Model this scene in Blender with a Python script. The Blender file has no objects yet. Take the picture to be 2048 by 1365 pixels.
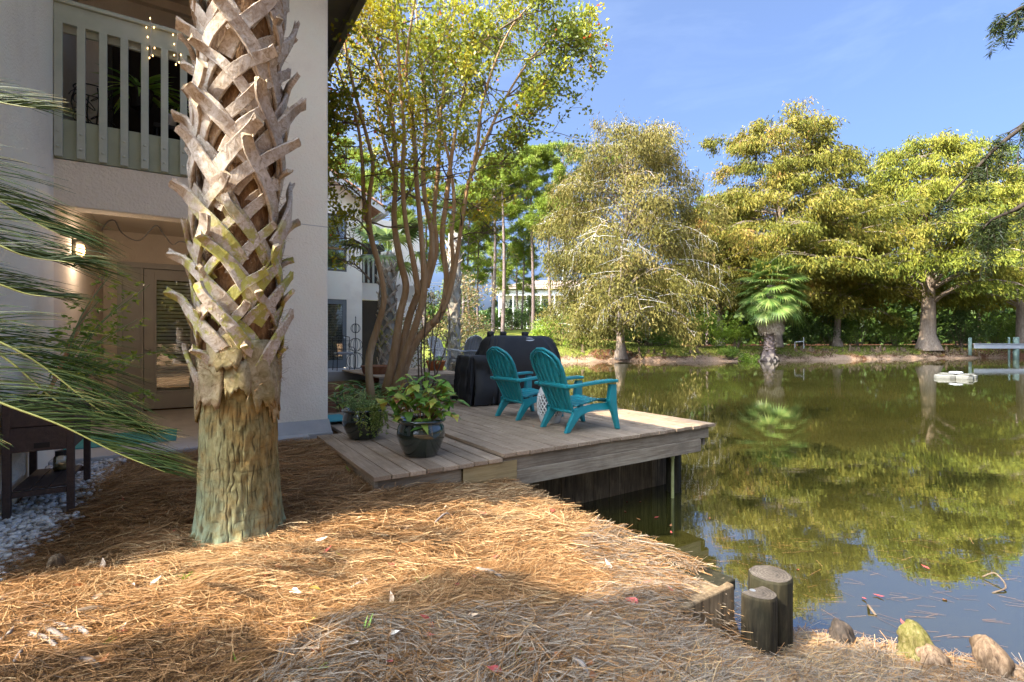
import bpy, math, random
import numpy as np
from mathutils import Vector, Matrix
C = bpy.context.scene
COL = C.collection
random.seed(11)
rng = np.random.default_rng(11)
R = math.radians
EYE = 1.25

# ------------------------------------------------------------------ camera, sky, sun, exposure
cam_d = bpy.data.cameras.new('camera'); cam = bpy.data.objects.new('camera', cam_d); COL.objects.link(cam)
cam_d.sensor_width = 36.0; cam_d.lens = 36.0*1000/2048; cam_d.clip_start = 0.05; cam_d.clip_end = 2000
cam.location = (0, 0, EYE); cam.rotation_euler = (R(90), 0, 0)
C.camera = cam
SUN_EL = 43.0
SUN_AZ_VEC = Vector((-0.845, -0.535))          # horizontal direction towards the sun
w = bpy.data.worlds.new('World'); C.world = w; w.use_nodes = True
wn = w.node_tree.nodes; wl = w.node_tree.links
bg = wn['Background']; sky = wn.new('ShaderNodeTexSky'); sky.sky_type = 'NISHITA'; sky.sun_disc = False
sky.sun_elevation = R(SUN_EL); sky.sun_rotation = math.atan2(SUN_AZ_VEC.x, SUN_AZ_VEC.y)
sky.altitude = 0; sky.air_density = 0.36; sky.dust_density = 9.0; sky.ozone_density = 5.5
# faint high wisps over the whole sky
tcw = wn.new('ShaderNodeTexCoord'); mpw = wn.new('ShaderNodeMapping'); mpw.inputs['Scale'].default_value = (1.2, 1.2, 4.5); mpw.inputs['Rotation'].default_value = (0, .25, .6); wl.new(tcw.outputs['Generated'], mpw.inputs[0])
nzw = wn.new('ShaderNodeTexNoise'); nzw.inputs['Scale'].default_value = 2.6; nzw.inputs['Detail'].default_value = 8; nzw.inputs['Roughness'].default_value = .62; nzw.inputs['Distortion'].default_value = .7; wl.new(mpw.outputs[0], nzw.inputs[0])
rpw = wn.new('ShaderNodeMapRange'); rpw.inputs[1].default_value = .50; rpw.inputs[2].default_value = .80; rpw.inputs[4].default_value = .16; wl.new(nzw.outputs[0], rpw.inputs[0])
mxw = wn.new('ShaderNodeMix'); mxw.data_type = 'RGBA'; mxw.inputs[7].default_value = (1.4, 1.55, 1.95, 1); wl.new(rpw.outputs[0], mxw.inputs[0]); wl.new(sky.outputs[0], mxw.inputs[6])
tnw = wn.new('ShaderNodeMix'); tnw.data_type = 'RGBA'; tnw.blend_type = 'MULTIPLY'; tnw.inputs[0].default_value = 1; tnw.inputs[7].default_value = (.82, .94, 1.0, 1); wl.new(mxw.outputs[2], tnw.inputs[6]); wl.new(tnw.outputs[2], bg.inputs[0]); bg.inputs[1].default_value = 0.15
sun_d = bpy.data.lights.new('sun', 'SUN'); sun = bpy.data.objects.new('sun', sun_d); COL.objects.link(sun)
sun_d.energy = 2.8; sun_d.angle = R(0.55); sun_d.color = (1.0, 0.88, 0.70)
ce = math.cos(R(SUN_EL)); sd = Vector((SUN_AZ_VEC.x*ce, SUN_AZ_VEC.y*ce, math.sin(R(SUN_EL)))).normalized()
sun.rotation_euler = sd.to_track_quat('Z', 'Y').to_euler()
C.view_settings.view_transform = 'Standard'; C.view_settings.look = 'None'
C.view_settings.exposure = 2.4; C.view_settings.gamma = 1.0; C.view_settings.use_curve_mapping = False
C.cycles.max_bounces = 8; C.cycles.diffuse_bounces = 4; C.cycles.transparent_max_bounces = 8
C.cycles.caustics_reflective = False; C.cycles.caustics_refractive = False

# ------------------------------------------------------------------ frames
CA, SA = math.cos(R(33)), math.sin(R(33))
ROT = R(33)
def UV(u, v, z=0.0): return Vector((u*CA - v*SA, u*SA + v*CA, z))
def P(px, py, Y): return Vector(((px-1024)/1000*Y, Y, EYE-(py-683)/1000*Y))
def sstep(a, b, x):
    t = np.clip((x-a)/(b-a), 0, 1); return t*t*(3-2*t)
def vnoise(x, y, seed=0):
    x = np.asarray(x, float); y = np.asarray(y, float)
    xi = np.floor(x).astype(np.int64); yi = np.floor(y).astype(np.int64); fx = x-xi; fy = y-yi
    fx = fx*fx*(3-2*fx); fy = fy*fy*(3-2*fy)
    def h(a, b):
        n = (a*374761393 + b*668265263 + seed*974711) & 0x7fffffff
        n = ((n ^ (n >> 13))*1274126177) & 0x7fffffff
        return ((n ^ (n >> 16)) & 0xffff)/65535.0
    return (h(xi, yi)*(1-fx)+h(xi+1, yi)*fx)*(1-fy) + (h(xi, yi+1)*(1-fx)+h(xi+1, yi+1)*fx)*fy

# ------------------------------------------------------------------ mesh helpers
class MB:
    def __init__(s): s.v = []; s.f = []
    def add(s, V, F):
        o = len(s.v); s.v += [tuple(p) for p in V]; s.f += [tuple(i+o for i in f) for f in F]; return s
    def box(s, x0, x1, y0, y1, z0, z1):
        return s.add([(x0,y0,z0),(x1,y0,z0),(x1,y1,z0),(x0,y1,z0),(x0,y0,z1),(x1,y0,z1),(x1,y1,z1),(x0,y1,z1)],
                     [(0,3,2,1),(4,5,6,7),(0,1,5,4),(1,2,6,5),(2,3,7,6),(3,0,4,7)])
    def obox(s, a, b, wd, th, up=(0,0,1)):
        a = Vector(a); b = Vector(b); d = (b-a).normalized(); sd_ = d.cross(Vector(up))
        if sd_.length < 1e-4: sd_ = d.cross(Vector((1,0,0)))
        sd_.normalize(); n = sd_.cross(d)
        V = []
        for p in (a, b):
            for i, j in ((-1,-1),(1,-1),(1,1),(-1,1)): V.append(p + sd_*(i*wd/2) + n*(j*th/2))
        return s.add(V, [(0,1,2,3),(7,6,5,4),(0,4,5,1),(1,5,6,2),(2,6,7,3),(3,7,4,0)])
    def tube(s, pts, rad, n=8, cap=True, flat=1.0, up=(0,0,1)):
        pts = [Vector(p) for p in pts]; m = len(pts)
        if not hasattr(rad, '__len__'): rad = [rad]*m
        V = []; F = []; prev = None
        for i, p in enumerate(pts):
            t = (pts[min(i+1, m-1)] - pts[max(i-1, 0)])
            t = t.normalized() if t.length > 1e-9 else Vector((0,0,1))
            if prev is None:
                a = t.cross(Vector(up))
                if a.length < 1e-3: a = t.cross(Vector((1,0,0)))
                a.normalize()
            else:
                a = prev - t*prev.dot(t)
                a = a.normalized() if a.length > 1e-6 else t.orthogonal().normalized()
            prev = a; b = t.cross(a)
            for k in range(n):
                q = 2*math.pi*k/n
                V.append(p + a*(rad[i]*math.cos(q)) + b*(rad[i]*flat*math.sin(q)))
        for i in range(m-1):
            for k in range(n):
                k2 = (k+1) % n; F.append((i*n+k, i*n+k2, (i+1)*n+k2, (i+1)*n+k))
        if cap: F.append(tuple(range(n))[::-1]); F.append(tuple((m-1)*n+k for k in range(n)))
        return s.add(V, F)
    def lathe(s, prof, n=24, c=(0,0,0), cap=True, wob=0, sq=1.0):
        V = []; F = []; m = len(prof)
        for i, (r, z) in enumerate(prof):
            for k in range(n):
                q = 2*math.pi*k/n; rr = r*(1+wob*math.sin(3*q+i)+wob*.6*math.sin(5*q+2*i))
                V.append((c[0]+rr*math.cos(q), c[1]+rr*sq*math.sin(q), c[2]+z))
        for i in range(m-1):
            for k in range(n):
                k2 = (k+1) % n; F.append((i*n+k, i*n+k2, (i+1)*n+k2, (i+1)*n+k))
        if cap: F.append(tuple(range(n))[::-1]); F.append(tuple((m-1)*n+k for k in range(n)))
        return s.add(V, F)
    def mesh(s, name, m=None, smooth=False):
        me = bpy.data.meshes.new(name); me.from_pydata(s.v, [], s.f); me.update()
        if m: me.materials.append(m)
        if smooth: me.polygons.foreach_set('use_smooth', [True]*len(me.polygons))
        return me
    def build(s, name, m, parent=None, smooth=False, bevel=0, kind=None, label=None, loc=None, rotz=0):
        return obj(name, s.mesh(name, m, smooth), parent, bevel, kind, label, loc, rotz)

def obj(name, me, parent=None, bevel=0, kind=None, label=None, loc=None, rotz=0):
    o = bpy.data.objects.new(name, me); COL.objects.link(o)
    if parent: o.parent = parent
    if loc is not None: o.location = loc
    if rotz: o.rotation_euler = (0, 0, rotz)
    if kind: o['kind'] = kind
    if label: o['label'] = label
    if bevel:
        b = o.modifiers.new('bevel', 'BEVEL'); b.width = bevel; b.segments = 2; b.limit_method = 'ANGLE'
    return o
def tag(o, label, cat, group=None):
    o['label'] = label; o['category'] = cat
    if group: o['group'] = group
    return o
def thing(name, label, cat, loc=(0,0,0), rotz=0, group=None):
    o = bpy.data.objects.new(name, None); COL.objects.link(o); o.empty_display_size = .1
    o.location = loc; o.rotation_euler = (0, 0, rotz); return tag(o, label, cat, group)
def dup(root, loc, rotz=0, label=None, scale=None):
    def cp(o, par):
        c = o.copy(); COL.objects.link(c)
        if par: c.parent = par
        for ch in kids[o.name]: cp(ch, c)
        return c
    kids = {}
    def walk(o):
        kids[o.name] = list(o.children)
        for c in o.children: walk(c)
    walk(root)
    r = cp(root, None); r.location = loc; r.rotation_euler = (0, 0, rotz)
    if label: r['label'] = label
    if scale: r.scale = scale if hasattr(scale, '__len__') else (scale,)*3
    return r
def mesh_np(name, V, F, m, rnd=None, smooth=False):
    V = np.asarray(V, np.float32); F = np.asarray(F, np.int32); k = F.shape[1]
    me = bpy.data.meshes.new(name)
    me.vertices.add(len(V)); me.vertices.foreach_set('co', V.ravel())
    me.loops.add(F.size); me.loops.foreach_set('vertex_index', F.ravel())
    me.polygons.add(len(F)); me.polygons.foreach_set('loop_start', np.arange(0, F.size, k, dtype=np.int32))
    if rnd is not None:
        a = me.attributes.new('rnd', 'FLOAT', 'FACE'); a.data.foreach_set('value', np.asarray(rnd, np.float32))
    me.materials.append(m)
    if smooth: me.polygons.foreach_set('use_smooth', np.ones(len(F), bool))
    me.update(calc_edges=True); me.validate()
    return me
def nrm(a): return a/np.maximum(np.linalg.norm(a, axis=-1, keepdims=True), 1e-9)
def rdir(n): return nrm(rng.normal(size=(n, 3)))
def leafV(Pt, D, L, W, S=None, fold=.12, belly=.42):
    """kite shaped leaves: base, side, tip, side"""
    n = len(Pt); D = nrm(D); L = np.broadcast_to(L, (n,))[:, None]; W = np.broadcast_to(W, (n,))[:, None]
    if S is None: S = np.cross(D, rdir(n))
    S = nrm(S); Nn = np.cross(S, D)
    V = np.stack([Pt, Pt+D*L*belly+S*W/2+Nn*W*fold, Pt+D*L, Pt+D*L*belly-S*W/2+Nn*W*fold], 1).reshape(-1, 3)
    return V, np.arange(n*4).reshape(n, 4)
def joinVF(lst):
    Vs = []; Fs = []; o = 0
    for V, F in lst: Vs.append(V); Fs.append(F+o); o += len(V)
    return np.concatenate(Vs), np.concatenate(Fs)
def bez(pts, n):
    """smooth catmull-rom resample of a polyline to n points"""
    pts = np.array([list(p) for p in pts], float); m = len(pts)
    ext = np.vstack([2*pts[0]-pts[1], pts, 2*pts[-1]-pts[-2]])
    out = []
    for t in np.linspace(0, m-1-1e-6, n):
        i = int(t); f = t-i; p0, p1, p2, p3 = ext[i:i+4]
        out.append(.5*((2*p1)+(p2-p0)*f+(2*p0-5*p1+4*p2-p3)*f*f+(3*p1-p0-3*p2+p3)*f**3))
    return np.array(out)

# ------------------------------------------------------------------ materials
def nt_new(name):
    m = bpy.data.materials.new(name); m.use_nodes = True; nt = m.node_tree
    return m, nt, nt.nodes['Principled BSDF'], nt.nodes['Material Output']
def nd(nt, typ, ins=None, **kw):
    n = nt.nodes.new('ShaderNode'+typ)
    for k, v in kw.items(): setattr(n, k, v)
    for k, v in (ins or {}).items():
        if hasattr(v, 'is_output') or isinstance(v, bpy.types.NodeSocket): nt.links.new(v, n.inputs[k])
        else: n.inputs[k].default_value = v
    return n
def c4(c): return (c[0], c[1], c[2], 1.0)
def ramp(nt, fac, stops):
    r = nt.nodes.new('ShaderNodeValToRGB'); nt.links.new(fac, r.inputs[0]); e = r.color_ramp.elements
    while len(e) < len(stops): e.new(.5)
    for i, (p, c) in enumerate(stops): e[i].position = p; e[i].color = c4(c)
    return r.outputs[0]
def tcoord(nt, kind='Object', scale=(1,1,1)):
    t = nd(nt, 'TexCoord'); mp = nd(nt, 'Mapping', {0: t.outputs[kind]}); mp.inputs['Scale'].default_value = scale
    return mp.outputs[0]
def noise_(nt, vec, scale, detail=5, rough=.6, dist=0):
    return nd(nt, 'TexNoise', {'Vector': vec, 'Scale': scale, 'Detail': detail, 'Roughness': rough, 'Distortion': dist}).outputs[0]
def pmat(name, stops, scale=6, rough=.7, bump=.15, bscale=40, stretch=(1,1,1), objrand=0.0, metallic=0, spec=.4, dist=.0, bdetail=5, bdist=.01, coat=0, bstretch=None):
    m, nt, b, out = nt_new(name)
    vec = tcoord(nt, 'Object', stretch)
    oi = nd(nt, 'ObjectInfo')
    off = nd(nt, 'VectorMath', {0: vec, 1: nd(nt, 'VectorMath', {0: oi.outputs['Random'], 1: (37, 17, 53)}, operation='MULTIPLY').outputs[0]}, operation='ADD').outputs[0] if objrand else vec
    n = noise_(nt, off, scale, 6, .65, dist)
    if len(stops[0]) == 3: stops = [(.3+.4*i/max(1, len(stops)-1), c) for i, c in enumerate(stops)]
    col = ramp(nt, n, stops)
    if objrand:
        v = nd(nt, 'MapRange', {0: oi.outputs['Random'], 3: 1-objrand, 4: 1+objrand})
        h = nd(nt, 'HueSaturation', {'Color': col, 'Value': v.outputs[0]}); col = h.outputs[0]
    nt.links.new(col, b.inputs['Base Color'])
    b.inputs['Roughness'].default_value = rough; b.inputs['Metallic'].default_value = metallic
    b.inputs['Specular IOR Level'].default_value = spec
    if coat: b.inputs['Coat Weight'].default_value = coat; b.inputs['Coat Roughness'].default_value = .06
    if bump:
        v2 = tcoord(nt, 'Object', bstretch or stretch)
        bn = noise_(nt, v2, bscale, bdetail, .6)
        bp = nd(nt, 'Bump', {'Strength': bump, 'Distance': bdist, 'Height': bn}); nt.links.new(bp.outputs[0], b.inputs['Normal'])
    return m
def leafmat(name, stops, trans=.3, rough=.45, spec=.3, tint=(1,1,1), objrand=.0):
    m, nt, b, out = nt_new(name)
    a = nd(nt, 'Attribute', attribute_name='rnd')
    col = ramp(nt, a.outputs['Fac'], stops)
    if objrand:
        oi = nd(nt, 'ObjectInfo'); v = nd(nt, 'MapRange', {0: oi.outputs['Random'], 3: 1-objrand, 4: 1+objrand})
        col = nd(nt, 'HueSaturation', {'Color': col, 'Value': v.outputs[0]}).outputs[0]
    nt.links.new(col, b.inputs['Base Color']); b.inputs['Roughness'].default_value = rough
    b.inputs['Specular IOR Level'].default_value = spec
    tr = nd(nt, 'BsdfTranslucent', {'Color': col}); mx = nd(nt, 'MixShader', {0: trans, 1: b.outputs[0], 2: tr.outputs[0]})
    nt.links.new(mx.outputs[0], out.inputs[0]); return m

M = {}
M['stucco'] = pmat('white_stucco', [(.25, (0.718,0.645,0.538)), (.48, (0.850,0.785,0.667)), (.75, (0.850,0.840,0.722))], 1.1, .85, .8, 52, bdetail=4, bdist=.013, spec=.2)
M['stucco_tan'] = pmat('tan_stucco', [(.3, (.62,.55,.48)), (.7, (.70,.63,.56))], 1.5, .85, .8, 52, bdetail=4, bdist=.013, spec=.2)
M['beam'] = pmat('cream_stucco', [(.3, (0.756,0.659,0.539)), (.7, (0.840,0.742,0.608))], 1.5, .85, .8, 42, bdetail=3, bdist=.016, spec=.2)
M['sage'] = pmat('sage_paint', [(.3, (.40,.43,.36)), (.55, (.46,.485,.41)), (.75, (.50,.52,.45))], 5, .55, .06, 30, objrand=.04)
M['sage_dk'] = pmat('sage_panel_paint', [(.3, (.30,.33,.24)), (.7, (.37,.40,.30))], 3, .6, .08, 30)
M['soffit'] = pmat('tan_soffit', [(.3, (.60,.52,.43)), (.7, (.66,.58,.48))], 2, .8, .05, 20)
M['fascia'] = pmat('grey_brown_fascia', [(.3, (.085,.078,.07)), (.7, (.12,.11,.10))], 4, .5, .04, 20)
M['doorgrey'] = pmat('grey_door_paint', [(.3, (.33,.325,.32)), (.7, (.38,.375,.37))], 3, .45, .05, 30)
M['doortrim'] = pmat('light_grey_trim', [(.3, (.33,.33,.33)), (.7, (.39,.39,.38))], 3, .5, .04, 30)
M['blind'] = pmat('white_blind', [(.3, (.80,.80,.76)), (.7, (.85,.85,.80))], 3, .5, 0)
M['concrete'] = pmat('concrete', [(.3, (.36,.35,.345)), (.5, (.42,.41,.40)), (.7, (.48,.47,.455))], 3, .85, .12, 60)
M['brass'] = pmat('brass', [(.3, (.45,.32,.14)), (.7, (.55,.4,.2))], 5, .35, 0, metallic=1)
M['black_iron'] = pmat('black_iron', [(.3, (.015,.014,.013)), (.7, (.03,.028,.026))], 8, .5, .05, 60)
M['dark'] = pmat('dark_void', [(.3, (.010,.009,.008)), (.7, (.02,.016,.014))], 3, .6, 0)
M['resin'] = pmat('brown_resin', [(.3, (.045,.03,.026)), (.7, (.075,.05,.043))], 40, .6, .3, 120, objrand=.08)
M['turq'] = pmat('turquoise_mat', [(.3, (.03,.20,.22)), (.5, (.06,.30,.32)), (.7, (.10,.38,.40))], 14, .8, .3, 90, stretch=(1,12,1))
M['teal'] = pmat('teal_plastic', [(.3, (0.009,0.211,0.245)), (.7, (0.014,0.261,0.295))], 5, .38, .03, 160, spec=.5)
M['cover'] = pmat('black_cover', [(.3, (0.008,0.008,0.008)), (.7, (0.016,0.015,0.015))], 5, .6, .12, 60, spec=.45)
M['ceramic'] = pmat('white_ceramic', [(.3, (.66,.65,.62)), (.7, (.74,.73,.70))], 6, .25, 0, coat=.5)
M['glaze'] = pmat('green_glaze', [(.3, (.006,.012,.010)), (.55, (.012,.024,.018)), (.75, (.03,.04,.03))], 5, .12, .06, 8, coat=1, spec=.6)
M['soil'] = pmat('potting_soil', [(.3, (.02,.013,.009)), (.7, (.07,.04,.025))], 30, .95, .6, 60)
M['terracotta'] = pmat('terracotta', [(.3, (.42,.19,.10)), (.5, (.50,.26,.16)), (.7, (.56,.34,.24))], 6, .8, .1, 40, objrand=.12)
M['orange_pot'] = pmat('orange_terracotta', [(.3, (.50,.15,.05)), (.7, (.58,.2,.08))], 6, .7, .05, 40)
M['rust'] = pmat('rusty_metal', [(.3, (.16,.06,.025)), (.5, (.25,.10,.045)), (.7, (.32,.15,.07))], 9, .7, .15, 40)
M['greychair'] = pmat('grey_plastic', [(.3, (.30,.31,.33)), (.7, (.36,.37,.39))], 5, .45, 0)
M['white'] = pmat('white_paint', [(.3, (.50,.50,.48)), (.7, (.60,.60,.58))], 5, .5, .04, 30)
M['post'] = pmat('green_grey_post', [(.3, (.13,.19,.16)), (.7, (.20,.27,.23))], 8, .8, .2, 40)
M['shingle'] = pmat('brown_shingle', [(.3, (.24,.17,.13)), (.7, (.33,.25,.20))], 8, .9, .2, 60)
M['wire'] = pmat('cable', [(.3, (.10,.10,.11)), (.7, (.14,.14,.15))], 5, .6, 0)
M['stake'] = pmat('bamboo_stake', [(.3, (.32,.14,.05)), (.7, (.45,.24,.10))], 12, .6, .1, 40)
M['metal'] = pmat('galvanised', [(.3, (.45,.45,.44)), (.7, (.55,.55,.53))], 20, .4, .1, 80, metallic=.8)
M['pvc'] = pmat('algae_pipe', [(.3, (.30,.30,.10)), (.7, (.40,.40,.18))], 12, .6, .1, 40)

def wood(name, cols, stretch, scale=3, rough=.8, bump=.4, objrand=.14, stain=None):
    m, nt, b, out = nt_new(name)
    vec = tcoord(nt, 'Object', stretch); oi = nd(nt, 'ObjectInfo')
    off = nd(nt, 'VectorMath', {0: vec, 1: nd(nt, 'VectorMath', {0: oi.outputs['Random'], 1: (31, 71, 43)}, operation='MULTIPLY').outputs[0]}, operation='ADD').outputs[0]
    n = noise_(nt, off, scale, 8, .7, .6)
    col = ramp(nt, n, cols)
    v = nd(nt, 'MapRange', {0: oi.outputs['Random'], 3: 1-objrand, 4: 1+objrand})
    col = nd(nt, 'HueSaturation', {'Color': col, 'Value': v.outputs[0]}).outputs[0]
    vec2 = tcoord(nt, 'Object', (1,1,1))
    off2 = nd(nt, 'VectorMath', {0: vec2, 1: nd(nt, 'VectorMath', {0: oi.outputs['Random'], 1: (11, 23, 5)}, operation='MULTIPLY').outputs[0]}, operation='ADD').outputs[0]
    s = noise_(nt, off2, 2.2, 5, .65)
    st = ramp(nt, s, [(.42, (0,0,0)), (.62, (1,1,1))])
    mx = nd(nt, 'Mix', {0: nd(nt, 'Math', {0: st, 1: .45}, operation='MULTIPLY').outputs[0], 6: col, 7: c4(stain or (.11,.085,.065))}, data_type='RGBA')
    nt.links.new(mx.outputs[2], b.inputs['Base Color']); b.inputs['Roughness'].default_value = rough
    b.inputs['Specular IOR Level'].default_value = .25
    bp = nd(nt, 'Bump', {'Strength': bump, 'Distance': .006, 'Height': n}); nt.links.new(bp.outputs[0], b.inputs['Normal'])
    return m
M['deck'] = wood('weathered_deck_wood', [(.25, (0.145,0.101,0.062)), (.42, (0.320,0.232,0.157)), (.6, (0.417,0.312,0.216)), (.8, (0.514,0.397,0.286))], (26, 1.2, 26), 2.2, bump=.6, objrand=.2, stain=(0.164,0.106,0.059))
M['deck_u'] = wood('weathered_fascia_wood', [(.25, (0.115,0.086,0.057)), (.45, (0.253,0.196,0.138)), (.6, (0.333,0.276,0.201)), (.8, (0.425,0.368,0.287))], (1.2, 22, 22), 2.2)
M['newwood'] = wood('yellow_pine_wood', [(.25, (.25,.17,.07)), (.5, (.40,.29,.14)), (.8, (.50,.38,.20))], (1.2, 22, 22), 2.2, stain=(.22,.16,.08))
M['oldwood'] = wood('dark_mossy_wood', [(.3, (0.009,0.007,0.005)), (.5, (0.030,0.023,0.012)), (.65, (0.065,0.050,0.028)), (.85, (0.113,0.089,0.050))], (9, 9, 1.3), 2.6, stain=(0.021,0.023,0.008))
M['seawall'] = wood('stained_seawall_wood', [(.3, (0.055,0.038,0.021)), (.5, (0.186,0.127,0.070)), (.7, (0.350,0.251,0.142)), (.85, (0.503,0.382,0.241))], (14, 14, 1.1), 2.2, stain=(0.044,0.032,0.021))
M['deadwood'] = wood('pale_dead_wood', [(.3, (0.156,0.122,0.096)), (.5, (0.281,0.236,0.200)), (.8, (0.374,0.334,0.296))], (8, 8, 2), 6, stain=(0.094,0.068,0.052))
M['knee'] = wood('cypress_knee_bark', [(.3, (0.048,0.030,0.019)), (.5, (0.160,0.105,0.064)), (.65, (0.240,0.168,0.105)), (.85, (0.320,0.250,0.180))], (9, 9, 3), 7, bump=1.0, stain=(0.072,0.058,0.022))
M['knee_moss'] = wood('mossy_knee_bark', [(.3, (.035,.028,.010)), (.45, (.11,.095,.022)), (.6, (.20,.165,.07)), (.85, (.36,.30,.20))], (9, 9, 5), 8, bump=1.0, stain=(.085,.09,.012))
M['knee_dark'] = wood('dark_knee_bark', [(.3, (.012,.010,.008)), (.5, (.045,.034,.026)), (.7, (.12,.085,.06))], (6, 6, 3), 6, bump=.8)
def bark(name, cols, sx=6, sz=1.2, scale=3, bump=.6):
    return wood(name, cols, (sx, sx, sz), scale, .9, bump, .1, stain=cols[0][1])
M['crape'] = bark('crape_myrtle_bark', [(.3, (0.322,0.184,0.081)), (.5, (0.448,0.282,0.144)), (.68, (0.575,0.425,0.265)), (.85, (0.690,0.575,0.425))], 5, .6, 2.2, .15)
M['pinebark'] = bark('pine_bark', [(.3, (.12,.085,.075)), (.6, (.25,.19,.17)), (.85, (.33,.27,.24))], 6, 2, 3)
M['cypbark'] = bark('cypress_bark', [(.3, (.16,.115,.085)), (.55, (.30,.235,.18)), (.8, (.44,.38,.32))], 3, .4, 3)
M['greybark'] = bark('grey_bark', [(.3, (.20,.185,.155)), (.6, (.36,.34,.29)), (.85, (.47,.45,.40))], 6, 2, 3)
M['whitetwig'] = bark('bleached_twig', [(.3, (.42,.39,.34)), (.7, (.62,.59,.54))], 4, 1, 3, 0)
M['dark_twig'] = bark('dark_twig_bark', [(.3, (.025,.018,.012)), (.7, (.06,.045,.032))], 4, 1, 3, .1)
M['twig'] = bark('brown_twig', [(.3, (.09,.06,.04)), (.7, (.2,.15,.10))], 4, 1, 3, .1)

def endgrain():
    m, nt, b, out = nt_new('cut_end_grain'); vec = tcoord(nt, 'Object'); n = noise_(nt, vec, 9, 6, .7)
    wv = nd(nt, 'TexWave', {'Vector': tcoord(nt, 'Object', (1,1,.01)), 'Scale': 17, 'Distortion': 7, 'Detail': 3, 'Detail Scale': 2}, wave_type='RINGS', rings_direction='Z').outputs[1]
    f = nd(nt, 'Math', {0: nd(nt, 'Math', {0: wv, 1: .16}, operation='MULTIPLY').outputs[0], 1: nd(nt, 'Math', {0: n, 1: .84}, operation='MULTIPLY').outputs[0]}, operation='ADD').outputs[0]
    nt.links.new(ramp(nt, f, [(.25, (.012,.009,.007)), (.45, (.05,.038,.028)), (.6, (.10,.08,.06)), (.8, (.19,.165,.13))]), b.inputs['Base Color']); b.inputs['Roughness'].default_value = .9
    nt.links.new(nd(nt, 'Bump', {'Strength': .7, 'Distance': .008, 'Height': f}).outputs[0], b.inputs['Normal']); return m
M['endgrain'] = endgrain()
def glass_mat(name, tint, rough=.02, alpha=.35, spec=.5):
    m, nt, b, out = nt_new(name)
    tr = nd(nt, 'BsdfTransparent', {'Color': c4(tint)}); gl = nd(nt, 'BsdfGlossy', {'Color': (1,1,1,1), 'Roughness': rough})
    fr = nd(nt, 'Fresnel', {'IOR': 1.55}); mx = nd(nt, 'MixShader', {0: nd(nt, 'Math', {0: fr.outputs[0], 1: alpha}, operation='ADD').outputs[0], 1: tr.outputs[0], 2: gl.outputs[0]})
    nt.links.new(mx.outputs[0], out.inputs[0]); return m
M['pane'] = glass_mat('window_glass', (.75,.8,.78), .01, .16)
M['jar'] = glass_mat('jar_glass', (.9,.9,.82), .03, .05)
def emis(name, col, s):
    m, nt, b, out = nt_new(name); b.inputs['Emission Color'].default_value = c4(col); b.inputs['Emission Strength'].default_value = s
    b.inputs['Base Color'].default_value = c4(col); return m
M['bulb'] = emis('warm_bulb', (1, .62, .25), 1.3)
def flat(name, col, rough=.6):
    return pmat(name, [(.3, tuple(c*.9 for c in col)), (.7, tuple(min(1, c*1.08) for c in col))], 9, rough, 0)
# ================================================================== TERRAIN, WATER
def xy(u, v): return (u*CA - v*SA, u*SA + v*CA)
SHORE = [xy(2.56,1.95), xy(2.56,4.5), xy(5.3,4.5), xy(5.3,8.2), xy(6.0,12), xy(6.5,16), (-2.5,26), (-.5,37), (2,44), (6,46),
         (20,46.5), (32,50), (45,54), (60,57), (95,52), (100,20), (70,-12), (40,-22), (18,-14), (9,-4.5), (6,-.9), (4.2,1.55), (2.94,2.85), (1.9,3.22)]
SH = np.array(SHORE)
def pond_d(X, Y):
    """signed distance to the pond edge, positive on land"""
    X = np.asarray(X, float); Y = np.asarray(Y, float)
    best = np.full(X.shape, 1e9); inside = np.zeros(X.shape, bool); n = len(SH)
    for i in range(n):
        ax, ay = SH[i]; bx, by = SH[(i+1) % n]; dx, dy = bx-ax, by-ay
        t = np.clip(((X-ax)*dx+(Y-ay)*dy)/(dx*dx+dy*dy), 0, 1)
        best = np.minimum(best, np.hypot(X-ax-t*dx, Y-ay-t*dy))
        c = ((ay > Y) != (by > Y)) & (X < (bx-ax)*(Y-ay)/(by-ay+1e-12)+ax)
        inside ^= c
    return np.where(inside, -best, best)
WATER = -.65
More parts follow.
